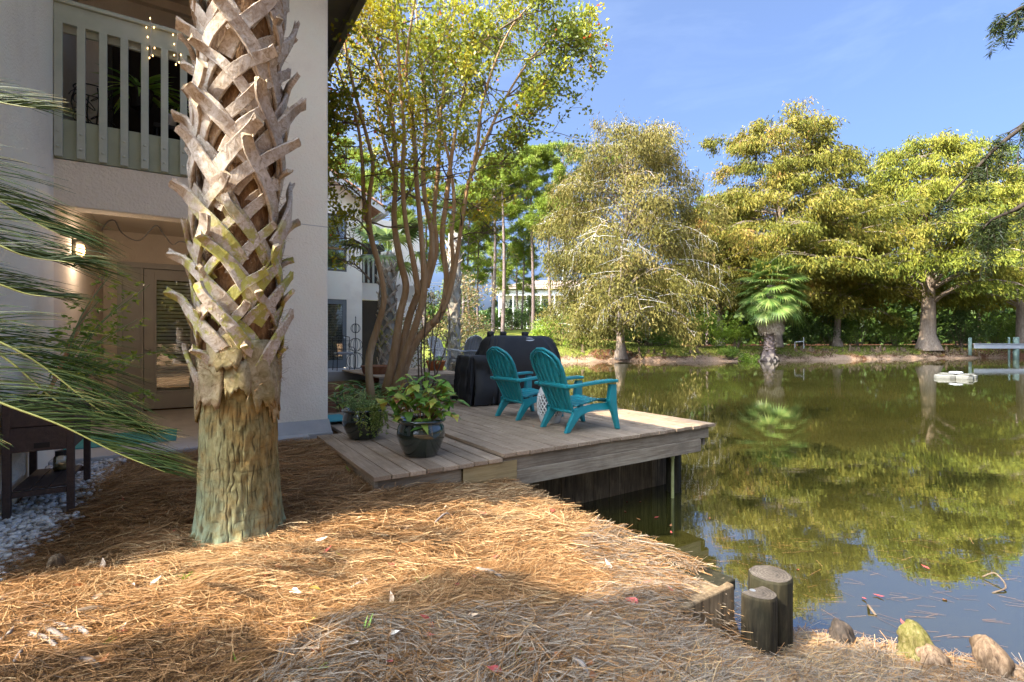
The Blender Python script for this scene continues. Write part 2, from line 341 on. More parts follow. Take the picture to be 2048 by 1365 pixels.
def ground_z(X, Y):
    X = np.asarray(X, float); Y = np.asarray(Y, float)
    u = X*CA+Y*SA; v = -X*SA+Y*CA
    near = 1-sstep(11, 17, Y)
    d = pond_d(X, Y)
    vc = np.clip(v, -2.5, 5.9)
    zn = .03+.05*(vc-3.6)-.085*np.clip(u-1.2, 0, 1.6)
    zn = zn + (vnoise(X*2.3, Y*2.3, 1)-.5)*.05 + (vnoise(X*6, Y*6, 2)-.5)*.03 + (vnoise(X*14, Y*14, 3)-.5)*.015
    zn = zn - .30*sstep(1.85, 2.55, u)*sstep(1.82, 1.66, v)*sstep(-.5, .6, v)
    zn = zn - .16*((v > 5.95) & (u < 1.1) & (u > -1.3))
    # low swell of needles that the sun grazes
    zn = zn + .035*np.exp(-((v-3.15)/.35)**2)*sstep(-2, .5, u)*(1-sstep(2, 2.6, u))
    hill = 2.4*sstep(42, 75, Y)*(1-sstep(2, 22, X)) + .5*sstep(60, 110, Y)
    zf = .25+hill + .35*sstep(0, 9, d) + (vnoise(X*.35, Y*.35, 5)-.5)*.12
    zl = zn*near+zf*(1-near)
    cliff = (v > 1.9) & (v < 8.4) & (u < 5.9) & (Y < 12)
    wdt = np.where(cliff, .05, np.where(Y < 14, np.where(u < 2.75, np.interp(v, [1.2, 1.8], [.8, .10]), .85), 2.6))
    dd = d + np.where(cliff, 0, (vnoise(X*.9, Y*.9, 8)-.5)*np.where(Y < 14, .15, .9))
    t = np.clip(dd/wdt, 0, 1)
    z = WATER + (zl-WATER)*(t if False else np.where(cliff, t, t**.8))
    under = np.where(cliff, np.where(dd < 0, -1.3, 0), np.maximum(dd*.45, -1.6))
    z = np.where(dd < 0, WATER+under, z)
    return z
def gz(x, y): return float(ground_z(np.array([x]), np.array([y]))[0])
us = np.concatenate([np.linspace(-420, -60, 14), np.linspace(-45, -5, 24), np.arange(-4, 2.4, .07), np.arange(2.42, 2.7, .025), np.arange(2.75, 5.2, .07), np.arange(5.22, 5.4, .03), np.arange(5.45, 9, .12), np.arange(9.3, 75, .75), np.linspace(80, 420, 18)])
vs = np.concatenate([np.linspace(-300, -40, 10), np.linspace(-32, -2, 26), np.arange(-1.5, 4.35, .07), np.arange(4.4, 4.6, .025), np.arange(4.65, 9, .09), np.arange(9.3, 75, .75), np.linspace(80, 420, 18)])
UU, VV = np.meshgrid(us, vs); GX = UU*CA-VV*SA; GY = UU*SA+VV*CA
GD = pond_d(GX.ravel(), GY.ravel()).reshape(GX.shape)
GZ = ground_z(GX.ravel(), GY.ravel()).reshape(GX.shape)
nv, nu = GX.shape
idx = np.arange(nv*nu).reshape(nv, nu)
GF = np.stack([idx[:-1,:-1], idx[:-1,1:], idx[1:,1:], idx[1:,:-1]], -1).reshape(-1, 4)
GV = np.stack([GX, GY, GZ], -1).reshape(-1, 3)
def ground_material():
    m, nt, b, out = nt_new('ground_cover')
    vec = tcoord(nt, 'Object')
    n1 = noise_(nt, vec, 9, 8, .75, .4); n2 = noise_(nt, vec, 1.3, 5, .6)
    straw = ramp(nt, n1, [(.25, (.05,.028,.016)), (.45, (.17,.095,.045)), (.6, (.27,.16,.08)), (.8, (.36,.25,.15))])
    mulch = ramp(nt, n1, [(.3, (.05,.022,.012)), (.55, (.16,.07,.035)), (.8, (.27,.14,.08))])
    g1 = noise_(nt, vec, 22, 6, .7)
    grass = ramp(nt, g1, [(.3, (.06,.085,.018)), (.5, (.14,.165,.035)), (.7, (.24,.235,.06))])
    grass2 = ramp(nt, n2, [(.35, (.9,.95,.7)), (.65, (1.25,1.08,.9))])
    grass = nd(nt, 'Mix', {0: 1.0, 6: grass, 7: grass2}, data_type='RGBA', blend_type='MULTIPLY').outputs[2]
    sand = ramp(nt, n1, [(.3, (.13,.075,.045)), (.5, (.31,.205,.135)), (.75, (.44,.33,.235))])
    def mixin(a, bcol, attr):
        at = nd(nt, 'Attribute', attribute_name=attr)
        jit = nd(nt, 'Math', {0: at.outputs['Fac'], 1: nd(nt, 'Math', {0: n1, 1: .5}, operation='SUBTRACT').outputs[0]}, operation='ADD').outputs[0]
        st = nd(nt, 'MapRange', {0: jit, 1: .38, 2: .62}).outputs[0]
        return nd(nt, 'Mix', {0: st, 6: a, 7: bcol}, data_type='RGBA').outputs[2]
    col = mixin(straw, mulch, 'mulch'); col = mixin(col, grass, 'grass'); col = mixin(col, sand, 'sand')
    nt.links.new(col, b.inputs['Base Color']); b.inputs['Roughness'].default_value = .95; b.inputs['Specular IOR Level'].default_value = .1
    bp = nd(nt, 'Bump', {'Strength': .7, 'Distance': .03, 'Height': n1}); nt.links.new(bp.outputs[0], b.inputs['Normal'])
    return m
gme = mesh_np('ground', GV, GF, ground_material(), smooth=True)
far = sstep(15, 20, GY)
TREE_RINGS = [(9.6,46.6,3.2), (31.5,55,4.5), (49.5,57.5,5.5), (26,51.5,1.6), (58,60,6)]
ring = np.zeros(GX.shape)
for (x, y, r) in TREE_RINGS: ring = np.maximum(ring, 1-sstep(r*.6, r, np.hypot(GX-x, GY-y)))
sandm = far*(GD > -1)*(1-sstep(.25, 1.15, GD+(vnoise(GX*.8, GY*.8, 9)-.5)*1.6))
grassm = far*sstep(.5, 1.5, GD)*(1-.9*ring)*(1-.95*(sstep(12, 16, GD)*sstep(4, 14, GX)))
u_, v_ = UU, VV
mulchm = ((GY < 15) & (v_ > 7.0) & (v_ < 13) & (u_ > .5)).astype(float)
for nm, arr in (('sand', sandm), ('grass', grassm), ('mulch', np.maximum(mulchm, far*(1-grassm)*.9))):
    a = gme.attributes.new(nm, 'FLOAT', 'POINT'); a.data.foreach_set('value', arr.ravel().astype(np.float32))
ground = obj('ground', gme, kind='structure')

def water_material():
    m, nt, b, out = nt_new('pond_water')
    vec = tcoord(nt, 'Object')
    n = noise_(nt, vec, .25, 4, .6)
    col = ramp(nt, n, [(.35, (.022,.021,.005)), (.65, (.036,.032,.008))])
    nt.links.new(col, b.inputs['Base Color'])
    b.inputs['Roughness'].default_value = .015; b.inputs['IOR'].default_value = 3.1; b.inputs['Specular IOR Level'].default_value = .5
    v2 = tcoord(nt, 'Object', (1, 3.0, 1)); r1 = noise_(nt, v2, 2.2, 3, .5); r2 = noise_(nt, tcoord(nt, 'Object', (1, 1.6, 1)), .6, 2, .5)
    s = nd(nt, 'Math', {0: r1, 1: nd(nt, 'Math', {0: r2, 1: 1.2}, operation='MULTIPLY').outputs[0]}, operation='ADD').outputs[0]
    bp = nd(nt, 'Bump', {'Strength': .055, 'Distance': .010, 'Height': s}); nt.links.new(bp.outputs[0], b.inputs['Normal'])
    return m
wm = MB(); wm.add([(-14,-30,WATER),(115,-30,WATER),(115,66,WATER),(-14,66,WATER)], [(0,1,2,3)])
water = wm.build('water', water_material(), kind='structure')

# ================================================================== APARTMENT BUILDING (front wall along u at v=6.09)
FV = 6.09; WU = -1.02
bld = thing('apartment_building', 'near white stucco apartment building with balcony over a recessed grey glass door', 'building', (0,0,0), ROT)
def part(name, mb, mat, parent=None, **k): return mb.build(name, mat, parent or bld, **k)
part('side_wall', MB().box(WU-.25, WU, 3.45, FV, -.4, 5.65), M['stucco'])
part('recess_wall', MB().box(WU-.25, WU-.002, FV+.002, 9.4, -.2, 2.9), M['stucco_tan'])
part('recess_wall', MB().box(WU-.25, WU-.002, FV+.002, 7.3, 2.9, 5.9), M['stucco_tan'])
part('beam', MB().box(WU-.1, .3, FV, FV+.22, 2.49, 2.92), M['beam'], bevel=.012)
pl = MB().box(.25, 1.38, FV-.02, FV+.45, .12, 6.1)
part('pillar', pl, M['stucco'], bevel=.02)
# flared stucco foot of the pillar and its plinth
fl = MB(); a0, a1, b0 = .25, 1.38, FV-.02
fl.add([(a0-.01,b0-.005,.34),(a1+.01,b0-.005,.34),(a1+.03,b0-.06,.20),(a0-.03,b0-.06,.20),(a1+.01,b0+.46,.34),(a1+.03,b0+.46,.20)],
       [(0,1,2,3)[::-1], (1,4,5,2)[::-1]])
part('pillar_foot', fl, M['concrete']); part('plinth', MB().box(.2, 1.42, FV-.09, FV+.45, -.1, .2), M['concrete'], bevel=.01)
jl = MB().box(.25, 1.381, FV-.0215, FV-.0195, 2.575, 2.583); part('joint', jl, M['concrete'])
# door wall of the recess at v = 9.29, door from u=.2..1.05 beyond the left recess wall
DV = 9.29
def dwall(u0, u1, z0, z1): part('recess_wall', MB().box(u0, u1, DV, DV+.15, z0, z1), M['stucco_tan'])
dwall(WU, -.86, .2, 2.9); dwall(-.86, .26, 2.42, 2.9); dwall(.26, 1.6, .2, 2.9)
part('side_wall', MB().box(1.14, 1.37, FV+.44, 16.0, -.2, 5.9), M['stucco'])
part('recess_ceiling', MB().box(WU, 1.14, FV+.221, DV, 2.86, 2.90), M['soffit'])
# door frame, sidelight panel, leaf
part('door_frame', MB().box(-.86,-.80,DV-.03,DV+.1,.2,2.42).box(.20,.26,DV-.03,DV+.1,.2,2.42).box(-.80,.20,DV-.03,DV+.1,2.34,2.42).box(-.58,-.55,DV-.03,DV+.1,.2,2.34), M['doorgrey'], bevel=.004)
part('door_side_panel', MB().box(-.80,-.58,DV+.01,DV+.05,.2,2.34), M['doorgrey'])
dx0, dx1 = -.545, .195
leaf = MB().box(dx0,dx0+.13,DV,DV+.045,.22,2.335).box(dx1-.13,dx1,DV,DV+.045,.22,2.335).box(dx0+.13,dx1-.13,DV,DV+.045,.22,.47).box(dx0+.13,dx1-.13,DV,DV+.045,2.2,2.335)
door = part('door', leaf, M['doorgrey'], bevel=.004)
g0, g1 = dx0+.13, dx1-.13
MB().box(g0,g0+.025,DV-.012,DV,.47,2.2).box(g1-.025,g1,DV-.012,DV,.47,2.2).box(g0+.025,g1-.025,DV-.012,DV,.47,.495).box(g0+.025,g1-.025,DV-.012,DV,2.175,2.2).build('glazing_bead', M['doortrim'], door)
MB().box(g0,g1,DV+.012,DV+.016,.47,2.2).build('glass_pane', glass_mat('door_glass', (.92,.95,.93), .01, .07), door)
sl_me = None
for k in range(30):
    z = .5+k*.0565
    if sl_me is None:
        s = MB(); s.obox((g0+.02,0,0),(g1-.02,0,0),.045,.003,up=(0,.80,.60)); sl_me = s.mesh('blind_slat', M['blind'])
    o = obj('blind_slat', sl_me, door, loc=(0, DV+.042, z))
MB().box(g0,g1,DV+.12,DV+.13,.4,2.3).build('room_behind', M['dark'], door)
hm = MB().tube([(0,0,-.05),(0,0,.05)], .009, 8).box(-.025,.025,.004,.008,-.05,.05).mesh('hinge', M['brass'])
for z in (.45, 1.25, 2.1): obj('hinge', hm, door, loc=(dx1+.003, DV-.012, z))
MB().lathe([(.0,0),(.03,.004),(.034,.02),(.02,.035),(.0,.036)], 14).build('door_knob', M['metal'], door, smooth=True, loc=(dx0+.05, DV-.03, 1.1))
part('door_trim', MB().box(.262,.30,DV-.02,DV,.2,2.4), M['doortrim'])
# upper balcony
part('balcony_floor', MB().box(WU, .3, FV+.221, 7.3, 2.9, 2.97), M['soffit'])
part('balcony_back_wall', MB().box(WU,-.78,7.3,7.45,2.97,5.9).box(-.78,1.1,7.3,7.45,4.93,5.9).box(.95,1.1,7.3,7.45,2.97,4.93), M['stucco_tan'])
sld = part('sliding_door', MB().box(-.78,-.72,7.3,7.38,2.97,4.93).box(.07,.13,7.3,7.38,2.97,4.93).box(.89,.95,7.3,7.38,2.97,4.93).box(-.72,.89,7.3,7.38,4.87,4.93), flat('bronze_frame', (.03,.025,.02)))
MB().box(-.72,.07,7.35,7.355,2.97,4.87).box(.13,.89,7.35,7.355,2.97,4.87).build('glass_pane', M['pane'], sld)
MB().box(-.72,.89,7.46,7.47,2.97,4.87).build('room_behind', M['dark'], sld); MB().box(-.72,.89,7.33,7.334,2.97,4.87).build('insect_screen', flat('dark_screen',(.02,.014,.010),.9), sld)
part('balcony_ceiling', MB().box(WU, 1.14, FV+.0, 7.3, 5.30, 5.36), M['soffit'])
part('ceiling_trim', MB().box(WU, 1.14, 7.22, 7.298, 5.20, 5.30).box(WU,1.14,6.6,6.66,5.275,5.299), M['soffit'])
part('header_beam', MB().box(WU, .25, FV, FV+.2, 5.36, 5.9), M['beam'])
rail = part('railing', MB().box(WU+.002,.26,FV-.02,FV+.02,4.16,4.335).box(WU+.002,.26,FV+.03,FV+.06,4.10,4.2), M['sage'], bevel=.004)
MB().box(WU+.002,.26,FV-.045,FV+.07,4.337,4.375).build('rail_cap', M['sage'], rail, bevel=.006)
MB().box(WU+.002,.26,FV+.0,FV+.06,2.925,3.29).build('bottom_panel', M['sage_dk'], rail, bevel=.004)
bal_me = MB().box(-.03,.03,0,.035,2.935,4.159).mesh('baluster', M['sage'])
cap_me = MB().lathe([(.0,0),(.012,.002),(.013,.006),(.008,.011),(.0,.012)], 10).mesh('bolt', M['sage'])
for k in range(8):
    o = obj('baluster', bal_me, rail, bevel=.003, loc=(WU+.035+.159*k, FV-.0365, 0))
bz = MB()
for k in range(8):
    for z in (3.02, 3.16):
        bb = MB().lathe([(.0,0),(.012,.002),(.013,.006),(.008,.011),(.0,.012)], 10)
        bz.add([(WU+.035+.159*k+x, FV-.0365-zz, z+y) for x, y, zz in bb.v], bb.f)
bz.build('bolts', M['sage'], rail)
# roof: hip with overhanging eaves along v on the right, gutter and soffit
part('soffit_board', MB().box(1.37, 1.86, 5.6, 16.3, 5.80, 5.83).box(WU, 1.37, 5.6, FV, 5.80, 5.83), M['fascia'])
part('fascia_board', MB().box(1.86, 1.90, 5.56, 16.3, 5.66, 5.92).box(WU, 1.86, 5.56, 5.60, 5.66, 5.92), M['fascia'])
part('gutter', MB().box(1.90, 2.02, 5.5, 16.3, 5.80, 5.93), M['fascia'], bevel=.02)
rf = MB(); rf.add([(WU+.05,5.5,5.95),(2.0,5.5,5.95),(2.0,16.4,5.95),(-8,16.4,5.95),(-8,5.5,5.95),(-1.6,9.4,7.5),(-4,9.4,7.6),(-4,13,7.6),(-1.6,13,7.5)],
    [(0,1,5),(1,2,8,5),(2,3,7,8),(3,4,6,7),(4,0,5,6),(5,8,7,6)])
part('roof', rf, M['terracotta'])
part('floor_block', MB().box(-8, WU-.26, 3.46, 16, -.4, 5.62), M['stucco'])
# warm wall lamp on the recess wall
lamp = thing('wall_lamp', 'small warm lit lamp on the tan wall inside the patio recess', 'lamp', UV(WU+.06, 7.0, 2.22), ROT)
MB().box(-.06,-.045,-.06,.06,-.10,.10).box(-.045,.03,-.05,.05,.09,.11).build('back_plate', M['black_iron'], lamp)
MB().lathe([(.0,-.07),(.03,-.06),(.04,0),(.03,.06),(0,.07)], 12).build('bulb', M['bulb'], lamp, smooth=True)
pd = bpy.data.lights.new('lamp_light', 'POINT'); po = bpy.data.objects.new('lamp_light', pd); COL.objects.link(po); po.parent = lamp
pd.energy = 3.2; pd.color = (1, .76, .54); pd.shadow_soft_size = .04; po.location = (.16, 0, -.05)

# patio slab
slab = MB().box(WU, 1.14, 5.86, DV+.0, -.15, .20); so = slab.build('patio_slab', M['concrete'], kind='structure', bevel=.015, loc=(0,0,0), rotz=ROT)

# ================================================================== DECK
deck = thing('wooden_deck', 'weathered grey plank deck with a low step jutting over the pond edge', 'deck', (0,0,0), ROT)
BW = 4.34/29; DV0, DV1 = 3.87, 7.68
seen = {}
for i in range(29):
    u0 = 1.22+i*BW; low = i < 8
    v1 = 5.93 if u0 < 1.44 else DV1; vz = .145 if low else .182
    me = seen.get((v1, low))
    key = (v1, low)
    if me is None:
        me = MB().box(.005, BW-.005, 0, v1-DV0, 0, .038).mesh('deck_board', M['deck']); seen[key] = me
    o = obj('deck_board', me, deck, bevel=.004, loc=(u0, DV0+random.uniform(-.006,.006), vz+random.uniform(-.002,.002)))
    o.rotation_euler = (random.uniform(-.0007,.0007), random.uniform(-.012,.012), random.uniform(-.0006,.0006))
def dpart(name, mb, mat, **k): return mb.build(name, mat, deck, **k)
dpart('fascia_board', MB().box(2.44, 5.47, DV0+.035, DV0+.073, .045, .180), M['deck_u'], bevel=.004)
dpart('fascia_board', MB().box(2.53, 5.30, DV0+.02, DV0+.06, -.105, .043), M['deck_u'], bevel=.004)
dpart('step_fascia', MB().box(2.02, 2.58, DV0+.015, DV0+.034, -.03, .142), M['newwood'], bevel=.004)
dpart('step_fascia', MB().box(1.24, 2.02, DV0+.05, DV0+.09, -.06, .142), M['deck_u'], bevel=.004)
dpart('side_skirt', MB().box(1.235, 1.265, DV0+.03, 5.9, -.03, .142), M['deck_u'])
dpart('side_joist', MB().box(5.42, 5.46, DV0+.08, DV1-.05, -.05, .180), M['deck_u'])
dpart('back_joist', MB().box(1.45, 5.42, DV1-.09, DV1-.05, -.05, .140), M['deck_u'])
for v in (4.75, 5.55, 6.35, 7.05): dpart('joist', MB().box(2.44, 5.41, v, v+.04, .0, .180), M['deck_u'])
for (u, v, r) in ((5.16, 4.20, .085), (5.16, 7.2, .09), (5.34, 4.28, .05)):
    dpart('pile', MB().lathe([(r,-1.9),(r*1.02,-.7),(r,-.2),(r*.97,.04)], 16, (u,v,0), wob=.02), M['oldwood'], smooth=False)
dpart('beam', MB().box(5.05, 5.28, 4.1, 7.4, .0, .05), M['oldwood'])
pip = thing('drain_pipe', 'thin algae stained pipe standing in the water under the deck edge', 'pipe', UV(4.93, 4.02, 0), 0)
MB().tube([(0,0,-1.2),(0,0,-.12)], .018, 10).build('pipe', M['pvc'], pip); 
MB().lathe([(.026,0),(.026,.05)], 10, (0,0,-.17)).build('pipe_collar', M['pvc'], pip)

# seawall: vertical boards under the deck and along the bank, cap timber, return timber and pilings
sw = thing('pond_seawall', 'dark stained vertical plank retaining wall holding the bank beside the pond', 'retaining wall', (0,0,0), ROT)
bm = MB().box(.003,.247,0,.045,-1.2,0).mesh('seawall_board', M['seawall'])
for k in range(11):
    o = obj('seawall_board', bm, sw, loc=(2.56+k*.25, 4.46+random.uniform(-.006,.006), .05+random.uniform(-.02,.02)))
bm2 = MB().box(0,.045,.003,.247,-1.2,0).mesh('seawall_board', M['seawall'])
for k in range(10): obj('seawall_board', bm2, sw, loc=(2.575+random.uniform(-.006,.006), 1.96+k*.25, -.17+random.uniform(-.01,.01)))
bm3 = MB().box(0,.045,.003,.247,-1.2,0).mesh('seawall_board', M['seawall'])
for k in range(14): obj('seawall_board', bm3, sw, loc=(5.31+random.uniform(-.006,.006), 4.46+k*.25, .05))
MB().box(2.50, 2.66, 1.72, 4.44, -.19, -.125).build('cap_timber', M['oldwood'], sw, bevel=.008)
MB().obox((1.95,1.76,-.255),(2.60,1.75,-.235),.13,.22).build('return_timber', M['seawall'], sw, bevel=.01)
def piling(name, label, u, v, r, zt, zb, half=False, cut=0):
    t = thing(name, label, 'piling', UV(u, v, 0), ROT, None)
    m_ = MB(); n = 56; V = []; prof = [(1.03,zb)]+[(1.0, zb*(1-f)+(zt-.014)*f) for f in np.linspace(.45,1,14)]+[(.955,zt)]
    for rr0, z in prof:
        for k in range(n):
            q = 2*math.pi*k/n; rr = rr0*(1+.07*(float(vnoise(np.array([math.cos(q)*3+9*u]), np.array([math.sin(q)*3+z*1.2]), 5)[0])-.5)+.06*(float(vnoise(np.array([q*5.5+u]), np.array([z*2.0]), 6)[0])-.5)); x = rr*r*math.cos(q)*(1+.02*math.sin(3*q)); y = rr*r*math.sin(q)
            if half: y = min(y, .25*r); x *= 1.08
            V.append((x, y, z + (cut*x if z > zb+.1 else 0)))
    F = [(i*n+k, i*n+(k+1)%n, (i+1)*n+(k+1)%n, (i+1)*n+k) for i in range(len(prof)-1) for k in range(n)]
    m_.add(V, F); m_.build('log', M['oldwood'], t)
    tp = MB(); tp.add(V[-n:], [tuple(range(n))]); tp.build('cut_end', M['endgrain'], t)
    return t
p1 = piling('round_piling', 'dark round timber piling, taller of the two at the pond corner', 3.02, 1.72, .122, -.185, -1.3)
p2 = piling('half_round_piling', 'mossy half round timber piling bolted at the end of the bank timber', 2.77, 1.66, .105, -.20, -1.2, True, -.10)
bolt = MB().lathe([(.009,0),(.009,.03),(.017,.031),(.017,.043),(.0,.044)], 10, (-.015,.015,-.24)); bolt.build('bolt', M['metal'], p2, smooth=False)

# ================================================================== PINE STRAW (needles as real strips), gravel
def grav_edge(v): return -.84+.13*(v-3.5)
def needles(n, Y0, Y1, name):
    Yn = Y0*(Y1/Y0)**(rng.random(n)**.85)
    Xn = (rng.random(n)*2-1)*1.14*Yn
    u = Xn*CA+Yn*SA; v = -Xn*SA+Yn*CA; d = pond_d(Xn, Yn)
    ok = (d > -.12+.2*rng.random(n)) & ~((u > 1.27) & (v > 3.93)) & (v < 5.84) & ~((u < WU+.02)) & ~((u < grav_edge(v)-.05+.12*rng.random(n)) & (v > 2.9))
    ok &= ~((u > 2.62) & (v > 1.9)) & (np.hypot(u-.28, v-3.62) > .24)
    thin = vnoise(Xn*2.1, Yn*2.1, 61)*.6+vnoise(Xn*5.5, Yn*5.5, 62)*.4; ok &= (thin > .36) | (rng.random(n) < .35)
    Xn, Yn, u, v, d = [a[ok] for a in (Xn, Yn, u, v, d)]; n = len(Xn)
    z0 = ground_z(Xn, Yn); cap = (u > 2.50) & (v > 1.6); z0 = np.where(cap & (v > 1.9), -.122, z0)
    flow = (vnoise(Xn*.9, Yn*.9, 21)*2.0+vnoise(Xn*2.4, Yn*2.4, 22)*1.2-1.35)*math.pi*.55 + .15
    ang = flow + rng.normal(size=n)*.75
    L = .10+.13*rng.random(n); cur = rng.normal(size=n)*.55
    lift = rng.random(n)**2.2*.04; tilt = np.abs(rng.normal(size=n))*.10*(rng.random(n) < .35)
    seg = 3; pts = []
    for k in range(seg+1):
        t = k/seg-.5; a2 = ang+cur*t
        x = Xn+np.cos(ang+cur*t*.5)*L*t; y = Yn+np.sin(ang+cur*t*.5)*L*t
        zz = ground_z(x, y) if False else z0
        arch = (.25-t*t)*L*.16*rng.random(n)
        pts.append(np.stack([x, y, z0+.006+lift+arch+tilt*(t+.5)*L], -1))
    W = (.0008+.0007*rng.random(n))*np.where(Yn > 3, 1.35, 1.0)
    S = np.stack([-np.sin(ang), np.cos(ang), rng.normal(size=n)*.5], -1); S = nrm(S)*W[:, None]
    V = np.stack([q for p in pts for q in (p-S, p+S)], 1)
    F0 = np.array([[2*k, 2*k+1, 2*k+3, 2*k+2] for k in range(seg)])
    F = (np.arange(n)[:, None, None]*(2*(seg+1))+F0[None]).reshape(-1, 4)
    tone = np.clip(.5+.55*(vnoise(Xn*1.1, Yn*1.1, 31)-.5)+rng.normal(size=n)*.24, 0, 1)
    grey = sstep(2.6, 1.4, v+ (vnoise(Xn*1.5, Yn*1.5, 33)-.5)*1.6)*(rng.random(n) < .5)
    tone = np.where(grey > .5, 1.2+.3*rng.random(n), tone)/1.5
    me = mesh_np(name, V.reshape(-1, 3), F, M['straw'], np.repeat(tone, seg))
    o = obj(name, me, kind='stuff'); return o
M['straw'] = leafmat('pine_needles', [(0, (.06,.032,.014)), (.2, (.23,.11,.035)), (.35, (.35,.185,.075)), (.5, (.445,.265,.12)), (.66, (.54,.385,.20)), (.78, (.17,.125,.085)), (1, (.37,.295,.215))], .12, .55, .25)
o = needles(330000, 1.55, 6.4, 'pine_straw'); 

def pebbles(n):
    ico = bpy.data.meshes.new('t'); import bmesh
    b = bmesh.new(); bmesh.ops.create_icosphere(b, subdivisions=1, radius=1); bv = np.array([v.co[:] for v in b.verts]); bf = np.array([[v.index for v in f.verts] for f in b.faces]); b.free(); bpy.data.meshes.remove(ico)
    v = 2.9+rng.random(n)*3.0; u = WU+.01+rng.random(n)*(grav_edge(v)+.05-WU+.05*rng.normal(size=n)).clip(.05)
    X = u*CA-v*SA; Y = u*SA+v*CA; Z = ground_z(X, Y)
    Vs = []; Fs = []; 
    for i in range(n):
        s = .011+.013*rng.random()**1.5; sc = np.array([s*(1+.5*rng.random()), s*(.8+.3*rng.random()), s*(.45+.3*rng.random())])
        q = bv*(1+.13*rng.normal(size=(len(bv), 1)))*sc
        a = rng.random()*6.28; tx = rng.normal()*.35; ca, sa = math.cos(a), math.sin(a)
        q = q@np.array([[1,0,0],[0,math.cos(tx),-math.sin(tx)],[0,math.sin(tx),math.cos(tx)]])@np.array([[ca,-sa,0],[sa,ca,0],[0,0,1]])
        Vs.append(q+np.array([X[i], Y[i], Z[i]+.006+.03*rng.random()*(i > n*.35)])); Fs.append(bf+i*len(bv))
    rnd = np.repeat(rng.random(n), len(bf))
    return mesh_np('white_gravel', np.concatenate(Vs), np.concatenate(Fs), M['pebble'], rnd, smooth=True)
M['pebble'] = leafmat('white_pebbles', [(0, (.30,.27,.23)), (.15, (.50,.48,.45)), (.5, (.62,.61,.59)), (1, (.76,.76,.75))], 0, .7, .3)
obj('white_gravel', pebbles(4200), kind='stuff')
# ================================================================== helpers on the ground
def gpt(px, py, dz=0.0):
    Y = 2.6
    for _ in range(25):
        z = gz((px-1024)/1000*Y, Y); Y = .5*Y+.5*(EYE-z-dz)*1000/(py-683)
    return Vector(((px-1024)/1000*Y, Y, gz((px-1024)/1000*Y, Y)))
def wpt(px, py):
    Y = (EYE-WATER)*1000/(py-683); return Vector(((px-1024)/1000*Y, Y, WATER))
def objleaf(name, stops, rough=.4, trans=.25, nscale=6, spec=.35, coat=0):
    m, nt, b, out = nt_new(name); oi = nd(nt, 'ObjectInfo'); vec = tcoord(nt, 'Object')
    n = noise_(nt, vec, nscale, 4, .6)
    f = nd(nt, 'Math', {0: oi.outputs['Random'], 1: nd(nt, 'Math', {0: nd(nt, 'Math', {0: n, 1: .5}, operation='SUBTRACT').outputs[0], 1: .6}, operation='MULTIPLY').outputs[0]}, operation='ADD').outputs[0]
    col = ramp(nt, f, stops); nt.links.new(col, b.inputs['Base Color']); b.inputs['Roughness'].default_value = rough
    b.inputs['Specular IOR Level'].default_value = spec
    tr = nd(nt, 'BsdfTranslucent', {'Color': col}); mx = nd(nt, 'MixShader', {0: trans, 1: b.outputs[0], 2: tr.outputs[0]})
    nt.links.new(mx.outputs[0], out.inputs[0]); return m
def broadleaf(name, L, W, m, droop=.25, fold=.18, seg=6, tipp=1.4, basep=.6, wave=.0):
    """leaf in local coords: base at origin, along +X, normal +Z, midrib folded"""
    V = []; F = []
    for i in range(seg+1):
        t = i/seg; wd = W*.5*max(.02, (math.sin(math.pi*min(1, t**basep))**.9))*(1-.35*t**tipp) if i not in (0, seg) else W*.02
        z = -droop*L*t*t; x = L*t*(1-.12*droop*t)
        up = fold*wd + wave*W*math.sin(5*t+1)
        V += [(x, wd, z+up), (x, 0, z), (x, -wd, z+fold*wd+wave*W*math.sin(6*t))]
    for i in range(seg):
        a = 3*i; F += [(a, a+1, a+4, a+3), (a+1, a+2, a+5, a+4)]
    mb = MB(); mb.add(V, F); return mb.mesh(name, m, True)
def orient(D, up=(0,0,1)):
    x = Vector(D).normalized(); z = Vector(up); z = z-x*z.dot(x)
    z = z.normalized() if z.length > 1e-4 else x.orthogonal().normalized()
    y = z.cross(x); return Matrix((x, y, z)).transposed()
def put(me, parent, pos, D, up=(0,0,1), s=1.0, name=None, label=None):
    o = bpy.data.objects.new(name or me.name, me); COL.objects.link(o)
    if parent: o.parent = parent
    o.location = pos; o.rotation_euler = orient(D, up).to_euler(); o.scale = (s, s, s)
    if label: o['label'] = label
    return o

